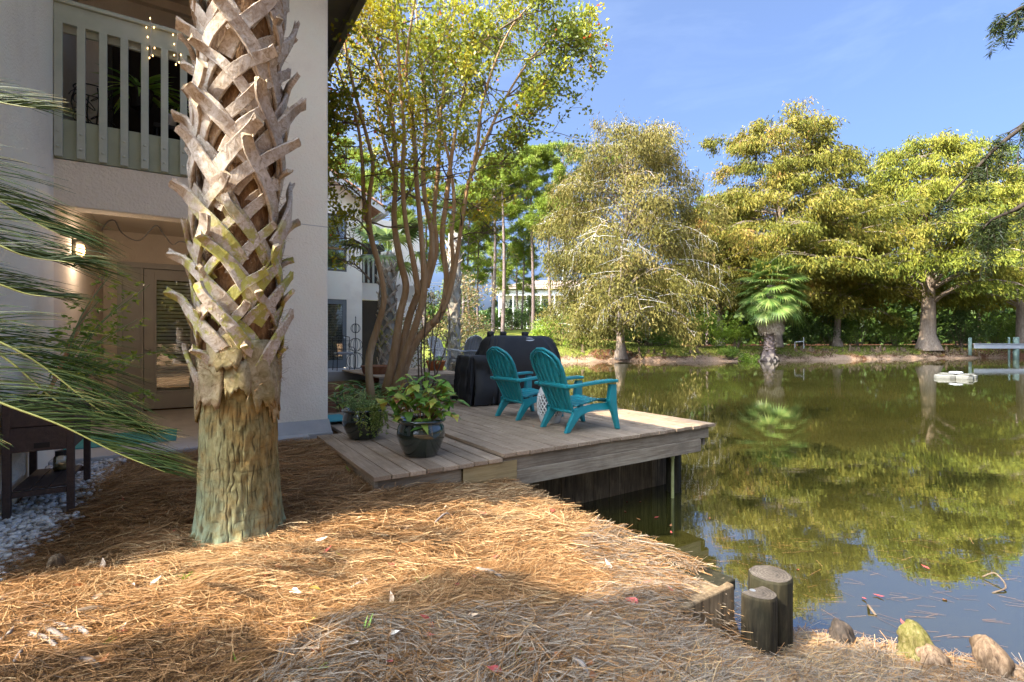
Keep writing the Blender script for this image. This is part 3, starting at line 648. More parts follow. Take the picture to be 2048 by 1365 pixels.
# ================================================================== SABAL PALM in front
PALM = UV(.28, 3.62, 0)
palm = thing('sabal_palm', 'thick palm trunk wrapped in criss-cross leaf boots above mossy bare bark, nearest the camera', 'palm tree', PALM)
def boot_mat(name, moss):
    m, nt, b, out = nt_new(name); oi = nd(nt, 'ObjectInfo'); geo = nd(nt, 'NewGeometry')
    vec = tcoord(nt, 'Object', (1,1,1))
    off = nd(nt, 'VectorMath', {0: vec, 1: nd(nt, 'VectorMath', {0: oi.outputs['Random'], 1: (31, 71, 43)}, operation='MULTIPLY').outputs[0]}, operation='ADD').outputs[0]
    n = noise_(nt, off, 24, 8, .78, 1.2); n2 = noise_(nt, off, 6, 5, .65)
    col = ramp(nt, n, [(.28, (.13,.085,.05)), (.40, (.37,.29,.205)), (.52, (.56,.48,.39)), (.72, (.74,.68,.60))])
    dk = ramp(nt, n2, [(.45, (0,0,0)), (.7, (1,1,1))])
    col = nd(nt, 'Mix', {0: nd(nt, 'Math', {0: dk, 1: .68}, operation='MULTIPLY').outputs[0], 6: col, 7: (.19,.11,.06,1)}, data_type='RGBA').outputs[2]
    n3 = noise_(nt, off, 9, 5, .65)
    ms = ramp(nt, n3, [(.50, (0,0,0)), (.56, (1,1,1))])
    z = nd(nt, 'SeparateXYZ', {0: geo.outputs['Position']}).outputs['Z']
    zf = nd(nt, 'Math', {0: nd(nt, 'MapRange', {0: z, 1: .95, 2: 1.15}).outputs[0], 1: nd(nt, 'MapRange', {0: z, 1: 2.15, 2: 1.85}).outputs[0]}, operation='MULTIPLY').outputs[0]
    fac = nd(nt, 'Math', {0: nd(nt, 'Math', {0: ms, 1: zf}, operation='MULTIPLY').outputs[0], 1: .8*moss}, operation='MULTIPLY').outputs[0]
    col = nd(nt, 'Mix', {0: fac, 6: col, 7: (.36,.34,.035,1)}, data_type='RGBA').outputs[2]
    nt.links.new(col, b.inputs['Base Color']); b.inputs['Roughness'].default_value = .8; b.inputs['Specular IOR Level'].default_value = .2
    fb = noise_(nt, tcoord(nt, 'Object', (30, 30, 4)), 3, 6, .7)
    bp = nd(nt, 'Bump', {'Strength': .55, 'Distance': .008, 'Height': fb}); bp2 = nd(nt, 'Bump', {'Strength': .5, 'Distance': .01, 'Height': n, 'Normal': bp.outputs[0]})
    nt.links.new(bp2.outputs[0], b.inputs['Normal']); return m
M['boot'] = boot_mat('palm_boot', 1.0)
M['fibre'] = pmat('palm_fibre', [(.3, (.07,.035,.015)), (.5, (.20,.105,.045)), (.7, (.34,.21,.10))], 30, .95, 1.0, 60, stretch=(1,1,.4), bdist=.02)
M['hair'] = leafmat('palm_hair', [(0, (.12,.06,.025)), (.6, (.33,.19,.085)), (1, (.50,.35,.2))], .1, .7, .2)
M['cutend'] = pmat('cut_boot_end', [(.3, (.30,.20,.10)), (.7, (.58,.47,.32))], 20, .9, .3, 60)
def palmbark_mat():
    m, nt, b, out = nt_new('palm_bark'); vec = tcoord(nt, 'Object')
    geo = nd(nt, 'SeparateXYZ', {0: vec})
    n = noise_(nt, tcoord(nt, 'Object', (1,1,.35)), 30, 7, .7, .3); n2 = noise_(nt, vec, 4.2, 5, .65, .4); n3 = noise_(nt, vec, 11, 5, .7)
    col = ramp(nt, n, [(.27, (.04,.032,.014)), (.42, (.15,.125,.05)), (.58, (.26,.225,.10)), (.75, (.37,.33,.17))])
    org = ramp(nt, n2, [(.46, (0,0,0)), (.62, (1,1,1))])
    col = nd(nt, 'Mix', {0: nd(nt, 'Math', {0: org, 1: .55}, operation='MULTIPLY').outputs[0], 6: col, 7: (.33,.175,.045,1)}, data_type='RGBA').outputs[2]
    low = nd(nt, 'MapRange', {0: geo.outputs['Z'], 1: .42, 2: .05}).outputs[0]
    lx = nd(nt, 'MapRange', {0: geo.outputs['X'], 1: .06, 2: -.2}).outputs[0]
    lf = nd(nt, 'Math', {0: nd(nt, 'Math', {0: low, 1: nd(nt, 'Math', {0: lx, 1: .55}, operation='MULTIPLY').outputs[0]}, operation='ADD').outputs[0], 1: nd(nt, 'MapRange', {0: n3, 1: .36, 2: .6}).outputs[0]}, operation='MULTIPLY', use_clamp=True).outputs[0]
    col = nd(nt, 'Mix', {0: nd(nt, 'Math', {0: lf, 1: .8}, operation='MULTIPLY').outputs[0], 6: col, 7: (.27,.33,.21,1)}, data_type='RGBA').outputs[2]
    at = nd(nt, 'Attribute', attribute_name='crack'); col = nd(nt, 'Mix', {0: nd(nt, 'Math', {0: at.outputs['Fac'], 1: .85}, operation='MULTIPLY').outputs[0], 6: col, 7: (.022,.017,.008,1)}, data_type='RGBA').outputs[2]
    nt.links.new(col, b.inputs['Base Color']); b.inputs['Roughness'].default_value = .9; b.inputs['Specular IOR Level'].default_value = .15
    bp = nd(nt, 'Bump', {'Strength': .8, 'Distance': .012, 'Height': n}); nt.links.new(bp.outputs[0], b.inputs['Normal']); return m
# bare trunk with split bark
na, nz = 400, 170; zz = np.linspace(-.12, 1.12, nz); th = np.linspace(0, 2*np.pi, na, endpoint=False)
T, Z = np.meshgrid(th, zz)
rad = np.interp(Z, [-.12, .02, .10, .22, .5, .85, 1.12], [.30, .272, .250, .236, .219, .213, .212])
rad = rad*(1+.015*np.sin(2*T+.6)+.01*np.sin(3*T+Z*4))
cells = vnoise(T*14/ (2*np.pi)*2.4+.35*np.sin(Z*7), Z*5.5, 41)
lin = np.abs(((T*54/(2*np.pi)+1.1*vnoise(T*5, Z*6, 44)+.7*vnoise(T*16, Z*22, 48)) % 1)-.5)
crack = np.clip(1-lin/(.10+.14*vnoise(T*9, Z*9, 47)), 0, 1)*sstep(.40, .60, vnoise(T*11, Z*13, 42))
hring = np.clip(1-np.abs(((Z*17+.9*vnoise(T*3, Z*3, 43)) % 1)-.5)/.10, 0, 1)*sstep(.5, .7, vnoise(T*6, Z*13, 45))*.5
crack = np.maximum(crack, hring)
seam = sstep(0, .06, T)*sstep(2*np.pi, 2*np.pi-.06, T)
flare = sstep(.16, 0, Z)*.02*np.sin(T*17+2*np.sin(T*3))
rad = rad-.006*crack*seam+.012*(vnoise(T*9, Z*14, 46)-.5)*seam+flare
TV = np.stack([rad*np.cos(T), rad*np.sin(T), Z], -1).reshape(-1, 3)
ii = np.arange(na*nz).reshape(nz, na); jj = np.roll(ii, -1, 1)
TF = np.stack([ii[:-1], jj[:-1], jj[1:], ii[1:]], -1).reshape(-1, 4)
tme = mesh_np('trunk', TV, TF, palmbark_mat(), smooth=True)
a = tme.attributes.new('crack', 'FLOAT', 'POINT'); a.data.foreach_set('value', crack.ravel().astype(np.float32))
obj('trunk', tme, palm)
core = MB(); core.tube([(0,0,1.0),(.005,0,2.2),(.02,0,3.2),(.03,.02,6.9)], [.212,.205,.20,.17], 28); cc = core.build('fibre_core', M['fibre'], palm, smooth=True)
def boot_mesh(seed, lean):
    r_ = random.Random(seed); mb = MB()
    def cyl(ang, r, z): return Vector((r*math.cos(ang), r*math.sin(ang), z))
    w0 = r_.uniform(.027, .037); tip_r = r_.uniform(.275, .345); tz = r_.uniform(.09, .17)
    la = lean*r_.uniform(.16, .40)
    # long strap: from lower opposite side through the apex to the cut stub
    pts = [cyl(-lean*.92, .190, -.27), cyl(-lean*.70, .214, -.19), cyl(-lean*.42, .232, -.10), cyl(-lean*.10, .250, -.01), cyl(la*.6, .272, tz*.55), cyl(la, tip_r, tz)]
    sm = bez(pts, 11); wd = np.interp(np.linspace(0, 1, 11), [0, .3, .75, 1], [w0*1.35, w0*1.25, w0*1.0, w0*.86])
    jit = lambda: r_.uniform(.97, 1.03)
    V = []; F = []; n = 10; pv = None
    for i, p in enumerate(sm):
        p = Vector(p); t = Vector(sm[min(i+1, 10)])-Vector(sm[max(i-1, 0)]); t.normalize()
        rad_ = Vector((p.x, p.y, 0)).normalized()
        side = t.cross(rad_).normalized(); nn = side.cross(t).normalized()
        if i > 7: side = (side + Vector((0,0,0))).normalized()
        th_ = .0115 + .003*(i/10)
        w_ = wd[i]*jit()
        for k in range(n):
            q = 2*math.pi*k/n; c_, s_ = math.cos(q), math.sin(q)
            # flat strap with a slightly concave inner face
            V.append(p + side*(w_*math.copysign(abs(c_)**.45, c_)) + nn*(th_*math.copysign(abs(s_)**.5, s_) + .005*c_*c_))
    for i in range(10):
        for k in range(n): F.append((i*n+k, i*n+(k+1)%n, (i+1)*n+(k+1)%n, (i+1)*n+k))
    # jagged cut end
    for k in range(n): V[10*n+k] = V[10*n+k] + Vector((0,0,1))*r_.uniform(-.014, .014)
    mb.add(V, F)
    mb2 = MB(); mb2.add(V[10*n:], [tuple(range(n))])
    # short arm on the other side
    pts = [cyl(lean*.86, .188, -.225), cyl(lean*.62, .214, -.14), cyl(lean*.36, .235, -.065), cyl(lean*.08, .255, .0)]
    sm2 = bez(pts, 6); wd2 = np.linspace(w0*1.2, w0*.95, 6)
    mb.tube(sm2, list(wd2), 8, True, .34, (0,0,1)) if False else None
    V = []; F = []
    for i, p in enumerate(sm2):
        p = Vector(p); t = (Vector(sm2[min(i+1, 5)])-Vector(sm2[max(i-1, 0)])).normalized(); rad_ = Vector((p.x, p.y, 0)).normalized()
        side = t.cross(rad_).normalized(); nn = side.cross(t).normalized()
        for k in range(n):
            q = 2*math.pi*k/n; c_, s_ = math.cos(q), math.sin(q)
            V.append(p + side*(wd2[i]*jit()*math.copysign(abs(c_)**.6, c_)) + nn*(.010*math.copysign(abs(s_)**.5, s_)+.004*c_*c_))
    for i in range(5):
        for k in range(n): F.append((i*n+k, i*n+(k+1)%n, (i+1)*n+(k+1)%n, (i+1)*n+k))
    mb.add(V, F)
    me = mb.mesh('leaf_boot', M['boot'], False); 
    o_ = len(me.vertices)
    me2 = MB(); me2.add(mb.v, mb.f); k0 = len(me2.f); me2.add(mb2.v, mb2.f)
    me = me2.mesh('leaf_boot', M['boot']); me.materials.append(M['cutend']); me.polygons[k0].material_index = 1
    me.polygons.foreach_set('use_smooth', [False]*len(me.polygons))
    return me
boots = [boot_mesh(s, 1 if s % 2 else -1) for s in range(10)]
row = 0; z = 1.16; nb = 0
while z < 6.7 and nb < 285:
    n_in = 6
    for k in range(n_in):
        a = 2*math.pi*(k+.5*(row % 2))/n_in + .35 + row*.11 + random.uniform(-.15, .15)
        if random.random() < .05: continue
        vis = math.cos(a+math.pi/2) > -.5
        me = boots[random.randrange(5)*2+(row % 2)]
        o = obj('leaf_boot', me, palm); sc = random.uniform(.88, 1.14)*(1.0 if z > 1.25 else .92)
        o.location = (.0 if z < 2 else .008*(z-2), 0, z+random.uniform(-.05, .05)); o.rotation_euler = (random.uniform(-.10,.10), random.uniform(-.10,.10), a)
        o.scale = (sc*random.uniform(.94, 1.06), sc, sc*random.uniform(.9, 1.15)); nb += 1
    z += .140; row += 1
M['bootold'] = wood('old_boot_base', [(.3, (.10,.065,.03)), (.45, (.25,.18,.10)), (.6, (.38,.30,.19)), (.8, (.50,.43,.31))], (5, 5, 5), 4, bump=.8, stain=(.17,.16,.03))
# peeling boot bases at the bottom
for k in range(15):
    a = 2*math.pi*k*.382+.1; zc = 1.04+.09*(k % 3)+random.uniform(-.06,.06); wd = random.uniform(.06,.11); hh = random.uniform(.12,.34); nj = 11
    V = []; F = []; tear = [random.uniform(-.035,.035) for _ in range(nj)]
    for i in range(7):
        t = i/6
        for j in range(nj):
            s = j/(nj-1)-.5; aa = a+s*wd*2/.21*(1-.35*(1-t)**2)+.10*(1-t)*(1 if k % 2 else -1); rr = .219+.012*math.sin(math.pi*t)+.010*math.cos(3*s)+.026*(1-t)**3*(.4+(k % 4)*.35)+.006*math.sin(9*s+5*t+k)
            V.append((rr*math.cos(aa), rr*math.sin(aa), zc-hh*(1-t)+.05*t-.9*hh*s*s*(1-t)*(-1 if k % 3 == 0 else 1)*.6+tear[j]*(1-t)))
    for i in range(6):
        for j in range(nj-1): F.append((i*nj+j, i*nj+j+1, (i+1)*nj+j+1, (i+1)*nj+j))
    m_ = MB(); m_.add(V, F); o = m_.build('boot_base', M['bootold'], palm, smooth=True); sm = o.modifiers.new('t', 'SOLIDIFY'); sm.thickness = .009
# loose brown hair between the boots
n = 9000; a = rng.random(n)*2*np.pi; z = .95+rng.random(n)**1.3*5; r0 = .205+.035*rng.random(n)
clump = (vnoise(a*3, z*4.5, 51) > .42); a, z, r0 = a[clump], z[clump], r0[clump]; n = len(a)
Pb = np.stack([r0*np.cos(a), r0*np.sin(a), z], -1); D = np.stack([np.cos(a), np.sin(a), np.zeros(n)], -1)*.6 + rng.normal(size=(n, 3))*.75
D[:, 2] -= .15; D = nrm(D); L = .03+.07*rng.random(n); D2 = nrm(D+rng.normal(size=(n, 3))*.7)
S = nrm(np.cross(D, rdir(n)))*.0011
V = np.stack([Pb-S, Pb+S, Pb+D*L[:, None]*.5+S, Pb+D*L[:, None]*.5-S, Pb+(D+D2)*L[:, None]*.5+S*.5, Pb+(D+D2)*L[:, None]*.5-S*.5], 1).reshape(-1, 3)
F = (np.arange(n)[:, None, None]*6+np.array([[0,1,2,3],[3,2,4,5]])[None]).reshape(-1, 4)
obj('fibre_hair', mesh_np('fibre_hair', V, F, M['hair'], np.repeat(rng.random(n), 2)), palm, kind='stuff')
M['fanleaf'] = leafmat('fan_palm_leaf', [(0, (.06,.10,.025)), (.5, (.12,.18,.04)), (1, (.22,.27,.07))], .3, .4, .35)
M['fandead'] = leafmat('dead_palm_leaf', [(0, (.24,.17,.11)), (.5, (.40,.31,.22)), (1, (.56,.46,.35))], .15, .8, .2)
def fan_mesh(name, m, R0=1.0, n=30, spread=2.3, droop=.3, pet=.9, seed=0, fold=.35, tilt=0.0):
    ct, st = math.cos(tilt), math.sin(tilt)
    r_ = np.random.default_rng(seed); V = []; F = []; rn = []
    # petiole along +X then segments radiating; local Z up
    def quad(a, b, c, d, k): o = len(V); V.extend([a, b, c, d]); F.append([o, o+1, o+2, o+3]); rn.append(k)
    quad((0,-.018*R0,0), (pet,-.008*R0,.0), (pet,.008*R0,.0), (0,.018*R0,0), .6)
    for i in range(n):
        t = i/(n-1)-.5; a = t*2*spread; L = R0*(1-.28*abs(t)*2)*(.92+.16*r_.random()); w = .05*R0
        fz = fold*abs(math.sin(a*.5))*R0*.25
        def pt(s, off):
            x = L*s*math.cos(a)-off*math.sin(a); y = L*s*math.sin(a)+off*math.cos(a); z = fz*s-droop*L*s*s*s+.012*R0*(i % 2)*(s > .1)
            return (pet+x*ct+z*st, y, z*ct-x*st)
        k = r_.random()
        quad(pt(.02, -.008*R0), pt(.55, -w), pt(.55, w), pt(.02, .008*R0), k)
        quad(pt(.55, -w), pt(.85, -w*.35), pt(.85, w*.35), pt(.55, w), k)
        e = pt(1.02, 0); e = (e[0], e[1], e[2]-.06*R0)
        quad(pt(.85, -w*.35), e, e, pt(.85, w*.35), k)
    return mesh_np(name, V, F, m, rn)
fm = [fan_mesh('fan_frond', M['fanleaf'], .85, 26, 2.2, .35, 1.0, s) for s in range(3)]
for k in range(20):
    a = k*2.4; e = random.uniform(-.35, 1.2)
    put(fm[k % 3], palm, (.03, .02, 6.85), (math.cos(a)*math.cos(e), math.sin(a)*math.cos(e), math.sin(e)), name='fan_frond')

# ================================================================== ADIRONDACK CHAIRS
def adirondack(label, m, loc, rotz, group):
    t = thing('adirondack_chair', label, 'chair', loc, rotz, group)
    # seat slats: x forward, y side, z up
    def sz(x): return .285+.17*(x+.16) if x < .22 else .285+.17*.38+(x-.22)*-.15+.0
    xs = np.linspace(-.16, .34, 7)
    for i in range(6):
        a, b = xs[i]+.004, xs[i+1]-.004; mb = MB(); V = []; ny = 7
        for x in (a, b):
            for j in range(ny):
                y = -.235+.47*j/(ny-1); V.append((x, y, sz(x)-.018*(1-(2*j/(ny-1)-1)**2)))
        F = [(j, j+1, ny+j+1, ny+j) for j in range(ny-1)]; mb.add(V, F)
        o = mb.build('seat_slat', m, t, smooth=True); s = o.modifiers.new('t', 'SOLIDIFY'); s.thickness = .018; s.offset = -1
    MB().tube([(.335,-.235,.32),(.355,-.2,.315),(.355,.2,.315),(.335,.235,.32)], .018, 8).build('seat_front', m, t, smooth=True)
    # back: reclined, fan of slats with arched top
    def bk(h, y):    # h 0..1 up the back
        x = -.155-.27*h-.05*h*h - .03*(1-(y/.30)**2)*math.sin(math.pi*min(1,h))*1.0
        return x, .20+.74*h
    def halfw(h): return np.interp(h, [0, .25, .5, .72, .84, .93, 1.0], [.205, .225, .262, .285, .265, .205, .06])
    hs = np.linspace(.0, 1.0, 25); ns = 6
    for k in range(ns):
        V = []; F = []; rows = 0
        for h in hs:
            W = halfw(.72 if h > .72 else h); y0 = -W+2*W*k/ns; y1 = -W+2*W*(k+1)/ns
            lim = halfw(h)-.012; g = .006
            a, b = max(y0+g, -lim), min(y1-g, lim)
            if b-a < .006: continue
            for y, off in ((a, 0), (a+(b-a)*.5, .006), (b, 0)):
                x, z = bk(h, y); V.append((x+off, y, z))
            rows += 1
        for i in range(rows-1):
            for j in range(2): F.append((3*i+j, 3*i+j+1, 3*i+4+j, 3*i+3+j))
        mb = MB(); mb.add(V, F); o = mb.build('back_slat', m, t, smooth=True); s = o.modifiers.new('t', 'SOLIDIFY'); s.thickness = .014; s.offset = 0
    # raised ribs at the back of slats
    rb = MB()
    for k in range(1, ns):
        pts = []
        for h in hs:
            W = halfw(.72 if h > .72 else h); y = -W+2*W*k/ns
            if abs(y) > halfw(h)-.012: break
            x, z = bk(h, y); pts.append((x-.008, y, z))
        if len(pts) > 2: rb.tube(pts, .0085, 6)
    rb.build('back_ribs', m, t, smooth=True)
    rim = [(bk(h, halfw(h))[0]-.006, halfw(h), bk(h, halfw(h))[1]) for h in hs]+[(bk(h, halfw(h))[0]-.006, -halfw(h), bk(h, halfw(h))[1]) for h in hs[::-1]]
    MB().tube(rim, .017, 8).build('back_rim', m, t, smooth=True)
    # inner arch and waist rail behind the back
    arch = [(bk(h, halfw(h)*.86)[0]-.016, s*halfw(h)*.84, bk(h, 0)[1]-.03) for s, hh in ((1, hs[15:]), (-1, hs[15:][::-1])) for h in hh]
    MB().tube(arch, .010, 6).build('back_arch', m, t, smooth=True)
    wr = [(bk(.43, y)[0]-.016, y, bk(.43, y)[1]+.012*(1-(y/.3)**2)) for y in np.linspace(-.30, .30, 9)]
    MB().tube(wr, [.02]*9, 8, True, 1.5).build('back_rail', m, t, smooth=True)
    lr = [(bk(.03, y)[0]-.01, y, bk(.03, y)[1]) for y in np.linspace(-.205, .205, 5)]
    MB().tube(lr, .02, 8).build('lower_rail', m, t, smooth=True)
    for s in (-1, 1):
        y = s*.315
        V = []
        for x, w0, z in ((-.33,.035,.505),(-.22,.045,.515),(0,.052,.535),(.22,.062,.55),(.34,.062,.552),(.375,.045,.548)):
            V += [(x, y-w0, z), (x, y+w0, z)]
        mb = MB(); mb.add(V, [(2*i, 2*i+1, 2*i+3, 2*i+2) for i in range(5)])
        o = mb.build('arm_rest', m, t, smooth=False); q = o.modifiers.new('t', 'SOLIDIFY'); q.thickness = .034; q.offset = -1
        b = o.modifiers.new('b', 'BEVEL'); b.width = .01; b.segments = 2
        # front leg with arm support, a tapered channel
        MB().add([(.275,y-.03,.53),(.365,y-.03,.53),(.365,y+.03,.53),(.275,y+.03,.53),(.25,y-.035,.33),(.36,y-.035,.33),(.36,y+.035,.33),(.25,y+.035,.33),
                  (.315,y-.03,.18),(.385,y-.03,.18),(.385,y+.03,.18),(.315,y+.03,.18),(.375,y-.025,0),(.425,y-.025,0),(.425,y+.025,0),(.375,y+.025,0)],
                 [(i*4+j, i*4+(j+1)%4, i*4+4+(j+1)%4, i*4+4+j) for i in range(3) for j in range(4)]+[(3,2,1,0),(12,13,14,15)]).build('front_leg', m, t, bevel=.01)
        MB().add([(.30,s*.235-.02,.31),(.30,s*.235+.05*s+.02,.31),(.30,s*.285,.23),(.30,s*.24,.23)]+[(x, yy, zz) for x, zz0, zz1 in ((.10,.31,.235),(-.10,.285,.20),(-.20,.26,.12)) for yy, zz in ((s*.235-.02,zz0),(s*.235+.03*s+.01,zz0),(s*.27,zz1),(s*.235,zz1))],
                 [(i*4+j, i*4+(j+1)%4, i*4+4+(j+1)%4, i*4+4+j) for i in range(3) for j in range(4)]).build('side_rail', m, t)
        yy = s*.235
        MB().add([(.02,yy-.02,.285),(.02,yy+.03,.285),(.02,yy+.03,.22),(.02,yy-.02,.22),(-.16,yy-.025,.27),(-.16,yy+.03,.27),(-.10,yy+.03,.17),(-.10,yy-.025,.17),
                  (-.24,yy-.025,.14),(-.24,yy+.03,.14),(-.17,yy+.03,.10),(-.17,yy-.025,.10),(-.315,yy-.022,0),(-.315,yy+.026,0),(-.25,yy+.026,0),(-.25,yy-.022,0)],
                 [(i*4+j, i*4+(j+1)%4, i*4+4+(j+1)%4, i*4+4+j) for i in range(3) for j in range(4)]+[(3,2,1,0),(12,13,14,15)]).build('rear_leg', m, t, bevel=.01)
    return t
DZ = .221
adirondack('teal plastic adirondack chair nearer the pond, right of the white garden stool', M['teal'], UV(3.84, 4.57, DZ), ROT+R(-2), 'teal adirondack chairs on the deck')
adirondack('teal plastic adirondack chair beside the covered grill, left of the white garden stool', M['teal'], UV(3.86, 5.64, DZ), ROT+R(3), 'teal adirondack chairs on the deck')

# ================================================================== GARDEN STOOL
st = thing('garden_stool', 'white pierced ceramic garden stool between the two teal chairs', 'stool', UV(3.86, 5.06, DZ), ROT)
pr = lambda z: .128+.032*math.sin(math.pi*min(1, max(0, z/.45)))
MB().lathe([(.118,0),(.130,.015),(pr(.06),.06),(pr(.10),.10)], 32, cap=False).build('base_band', M['ceramic'], st, smooth=True)
MB().lathe([(pr(.36),.36),(pr(.41),.41),(.120,.445),(.08,.458),(0,.46)], 32, cap=False).build('top', M['ceramic'], st, smooth=True)
lt = MB()
for s in (-1, 1):
    for k in range(20):
        pts = [( (pr(z))*math.cos(2*math.pi*k/20+s*(z-.1)*4.2), pr(z)*math.sin(2*math.pi*k/20+s*(z-.1)*4.2), z) for z in np.linspace(.095, .365, 12)]
        lt.tube(pts, .0085, 5, False)
lt.build('lattice', M['ceramic'], st, smooth=True)
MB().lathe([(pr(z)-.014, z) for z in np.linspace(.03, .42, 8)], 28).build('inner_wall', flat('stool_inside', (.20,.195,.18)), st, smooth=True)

# ================================================================== COVERED GRILL
gr = thing('covered_grill', 'large barbecue grill under a fitted black fabric cover behind the teal chairs', 'grill', UV(4.60, 7.15, DZ), ROT+R(-6))
def cover_part(name, x0, x1, y0, y1, H, top, seed, zb=.03):
    """rounded box sheet with hanging folds; top=list of (z fraction, inset x0, inset x1, inset y)"""
    n = 132; rows = []; q = np.linspace(0, 2*np.pi, n, endpoint=False)
    zs = [(zb, 0, 0, 0)]+[(zb+(top[0][0]-zb)*f, 0, 0, 0) for f in (.06,.14,.22,.3,.38,.46,.54,.62,.7,.78,.86,.93)]+top
    V = []
    for (z, i0, i1, iy) in zs:
        a0, a1, b0, b1 = x0+i0, x1-i1, y0+iy, y1-iy; cx, cy, hx, hy = (a0+a1)/2, (b0+b1)/2, (a1-a0)/2, (b1-b0)/2
        ex = .22; cxs = np.sign(np.cos(q))*np.abs(np.cos(q))**ex; sys_ = np.sign(np.sin(q))*np.abs(np.sin(q))**ex
        drop = np.clip((H*.96-z)/(H*.75), 0, 1)
        per = q*6.0
        f = (vnoise(per*1.6+seed*7, np.full(n, z*1.6), seed)-.5)*.19*drop**.7 + (vnoise(per*4.3, np.full(n, z*2.2), seed+3)-.5)*.11*drop + (vnoise(per*1.2+z*6, np.full(n, z*7+5), seed+5)-.5)*.045
        f = f*np.clip(np.minimum(1, 6*(q/(2*np.pi))*1)*np.minimum(1, 6*(1-q/(2*np.pi))), 0, 1)+.012*drop
        sag = (vnoise(q*3, np.full(n, 3.0), seed+9)-.5)*.05*(1 if z < zb+.001 else 0)
        V += [(cx+(hx+f[k])*cxs[k], cy+(hy+f[k])*sys_[k], z+sag[k]+(.014*(vnoise(cxs[k]*3, sys_[k]*3+z*3, seed+4)-.5) if z > top[0][0]-.01 else 0)) for k in range(n)]
    m = len(zs); F = [(i*n+k, i*n+(k+1)%n, (i+1)*n+(k+1)%n, (i+1)*n+k) for i in range(m-1) for k in range(n)]+[tuple((m-1)*n+k for k in range(n))]
    mb = MB(); mb.add(V, F); return mb.build(name, M['cover'], gr, smooth=True)
cover_part('shelf_cover', -.84, -.40, -.30, .30, .80, [(.76,0,0,0),(.785,.01,0,.012),(.795,.05,0,.06)], 61)
cover_part('hood_cover', -.54, .86, -.33, .33, 1.12, [(.66,0,0,0),(.78,.02,.02,.015),(.90,.055,.05,.045),(1.0,.09,.085,.09),(1.07,.125,.115,.14),(1.105,.165,.15,.20),(1.118,.20,.19,.26)], 67, .02)
for k, x in enumerate((-.33, -.07, .33)):
    V = MB(); V.lathe([(.055,0),(.058,.10),(.062,.145),(.05,.158),(0,.162)], 14, (x, .07 if k != 1 else .12, 1.03), wob=.06); V.build('chimney_cover', M['cover'], gr, smooth=True)
lg = MB(); n = 28; ang = math.atan2(.12, .10)
badge = MB(); badge.add([(0,0,0)]+[(.092*math.cos(2*math.pi*k/n), .036*math.sin(2*math.pi*k/n), 0) for k in range(n)], [(0, k+1, (k+1)%n+1) for k in range(n)])
bo = badge.build('logo_patch', flat('pale_grey_print', (.50,.50,.51)), gr); bo.location = (.27, -.205, 1.058); bo.rotation_euler = (R(52), 0, 0)
mk = MB()
for x0, x1, y0, y1 in ((-.06,-.03,-.008,.008),(-.02,.015,.0,.012),(-.01,.02,-.014,-.004),(.025,.06,-.008,.008)):
    mk.obox((x0,(y0+y1)/2-.004,.0035),(x1,(y0+y1)/2+.004,.0035),y1-y0,.002)
mo = mk.build('logo_print', flat('dark_print', (.05,.05,.05)), bo)
for x in (-.42, .6): MB().lathe([(.0,-.02),(.06,-.02),(.06,.02),(0,.02)], 16).build('wheel', M['black_iron'], gr, loc=(x, -.2, .06)).rotation_euler = (R(90), 0, 0)

# ================================================================== POTS AND THEIR PLANTS
def pot(label, loc, r, h):
    t = thing('glazed_pot', label, 'plant pot', loc, 0, 'green glazed pots on the deck')
    k = r/.225
    MB().lathe([(.135*k,0),(.15*k,.012),(.185*k,.08),(.215*k,.16),(.222*k,.21),(.212*k,.27),(.198*k,.30),(.200*k,.312),(.225*k,.318),(.230*k,.330),(.222*k,.342),(.200*k,.344),(.188*k,.33),(.185*k,.29),(0,.288)], 40).build('pot_body', M['glaze'], t, smooth=True)
    MB().lathe([(0,.318),(.10*k,.312),(.187*k,.30)], 24, cap=False, wob=.03).build('soil', M['soil'], t, smooth=True); t.scale = (1, 1, h/.344); return t
PZ = .184
p1l = P(726, 870, 5.5); p1l.z = PZ; p2l = P(842, 905, 4.68); p2l.z = PZ
pot('dark green glazed pot holding a feathery plant, beside the pillar', p1l, .222, .325)
pot('dark green glazed pot holding a broad leaved yellowing plant, at the deck front', p2l, .226, .345)
# plant 1: wispy sprigs and a trailing lime creeper
pl1 = thing('feathery_plant', 'wispy green potted plant with a lime creeper trailing over the pot rim', 'plant', p1l+Vector((0,0,.32)))
n = 46; Vf = []; stem = MB()
for i in range(n):
    a = random.uniform(0, 6.28); r0 = random.uniform(0, .13); L = random.uniform(.14, .28); b0 = Vector((r0*math.cos(a), r0*math.sin(a), -.02)); d = Vector((math.cos(a)*random.uniform(.1,.9), math.sin(a)*random.uniform(.1,.9), 1)).normalized()
    pts = [b0+d*L*s+Vector((0,0,-.10*s*s*random.uniform(.3,1))) for s in (0,.35,.7,1)]; stem.tube(pts, [.003,.0025,.002,.001], 4, False)
    q = bez(pts, 16); m_ = 16; D = nrm(np.gradient(q, axis=0)*1.0+rdir(16)*.06)
    for rep in range(3):
        DD = nrm(D*1.0+rdir(16)*1.1); Vf.append(leafV(q, DD*1.0, .03+.02*rng.random(16), .0055))
stem.build('stems', M['twig'], pl1)
V, F = joinVF(Vf); M['herb'] = leafmat('herb_leaf', [(0,(0.105,0.189,0.059)),(.5,(0.210,0.336,0.098)),(1,(0.462,0.546,0.196))], .25); obj('sprigs', mesh_np('sprigs', V, F, M['herb'], rng.random(len(F))), pl1, kind='stuff')
Vf = []
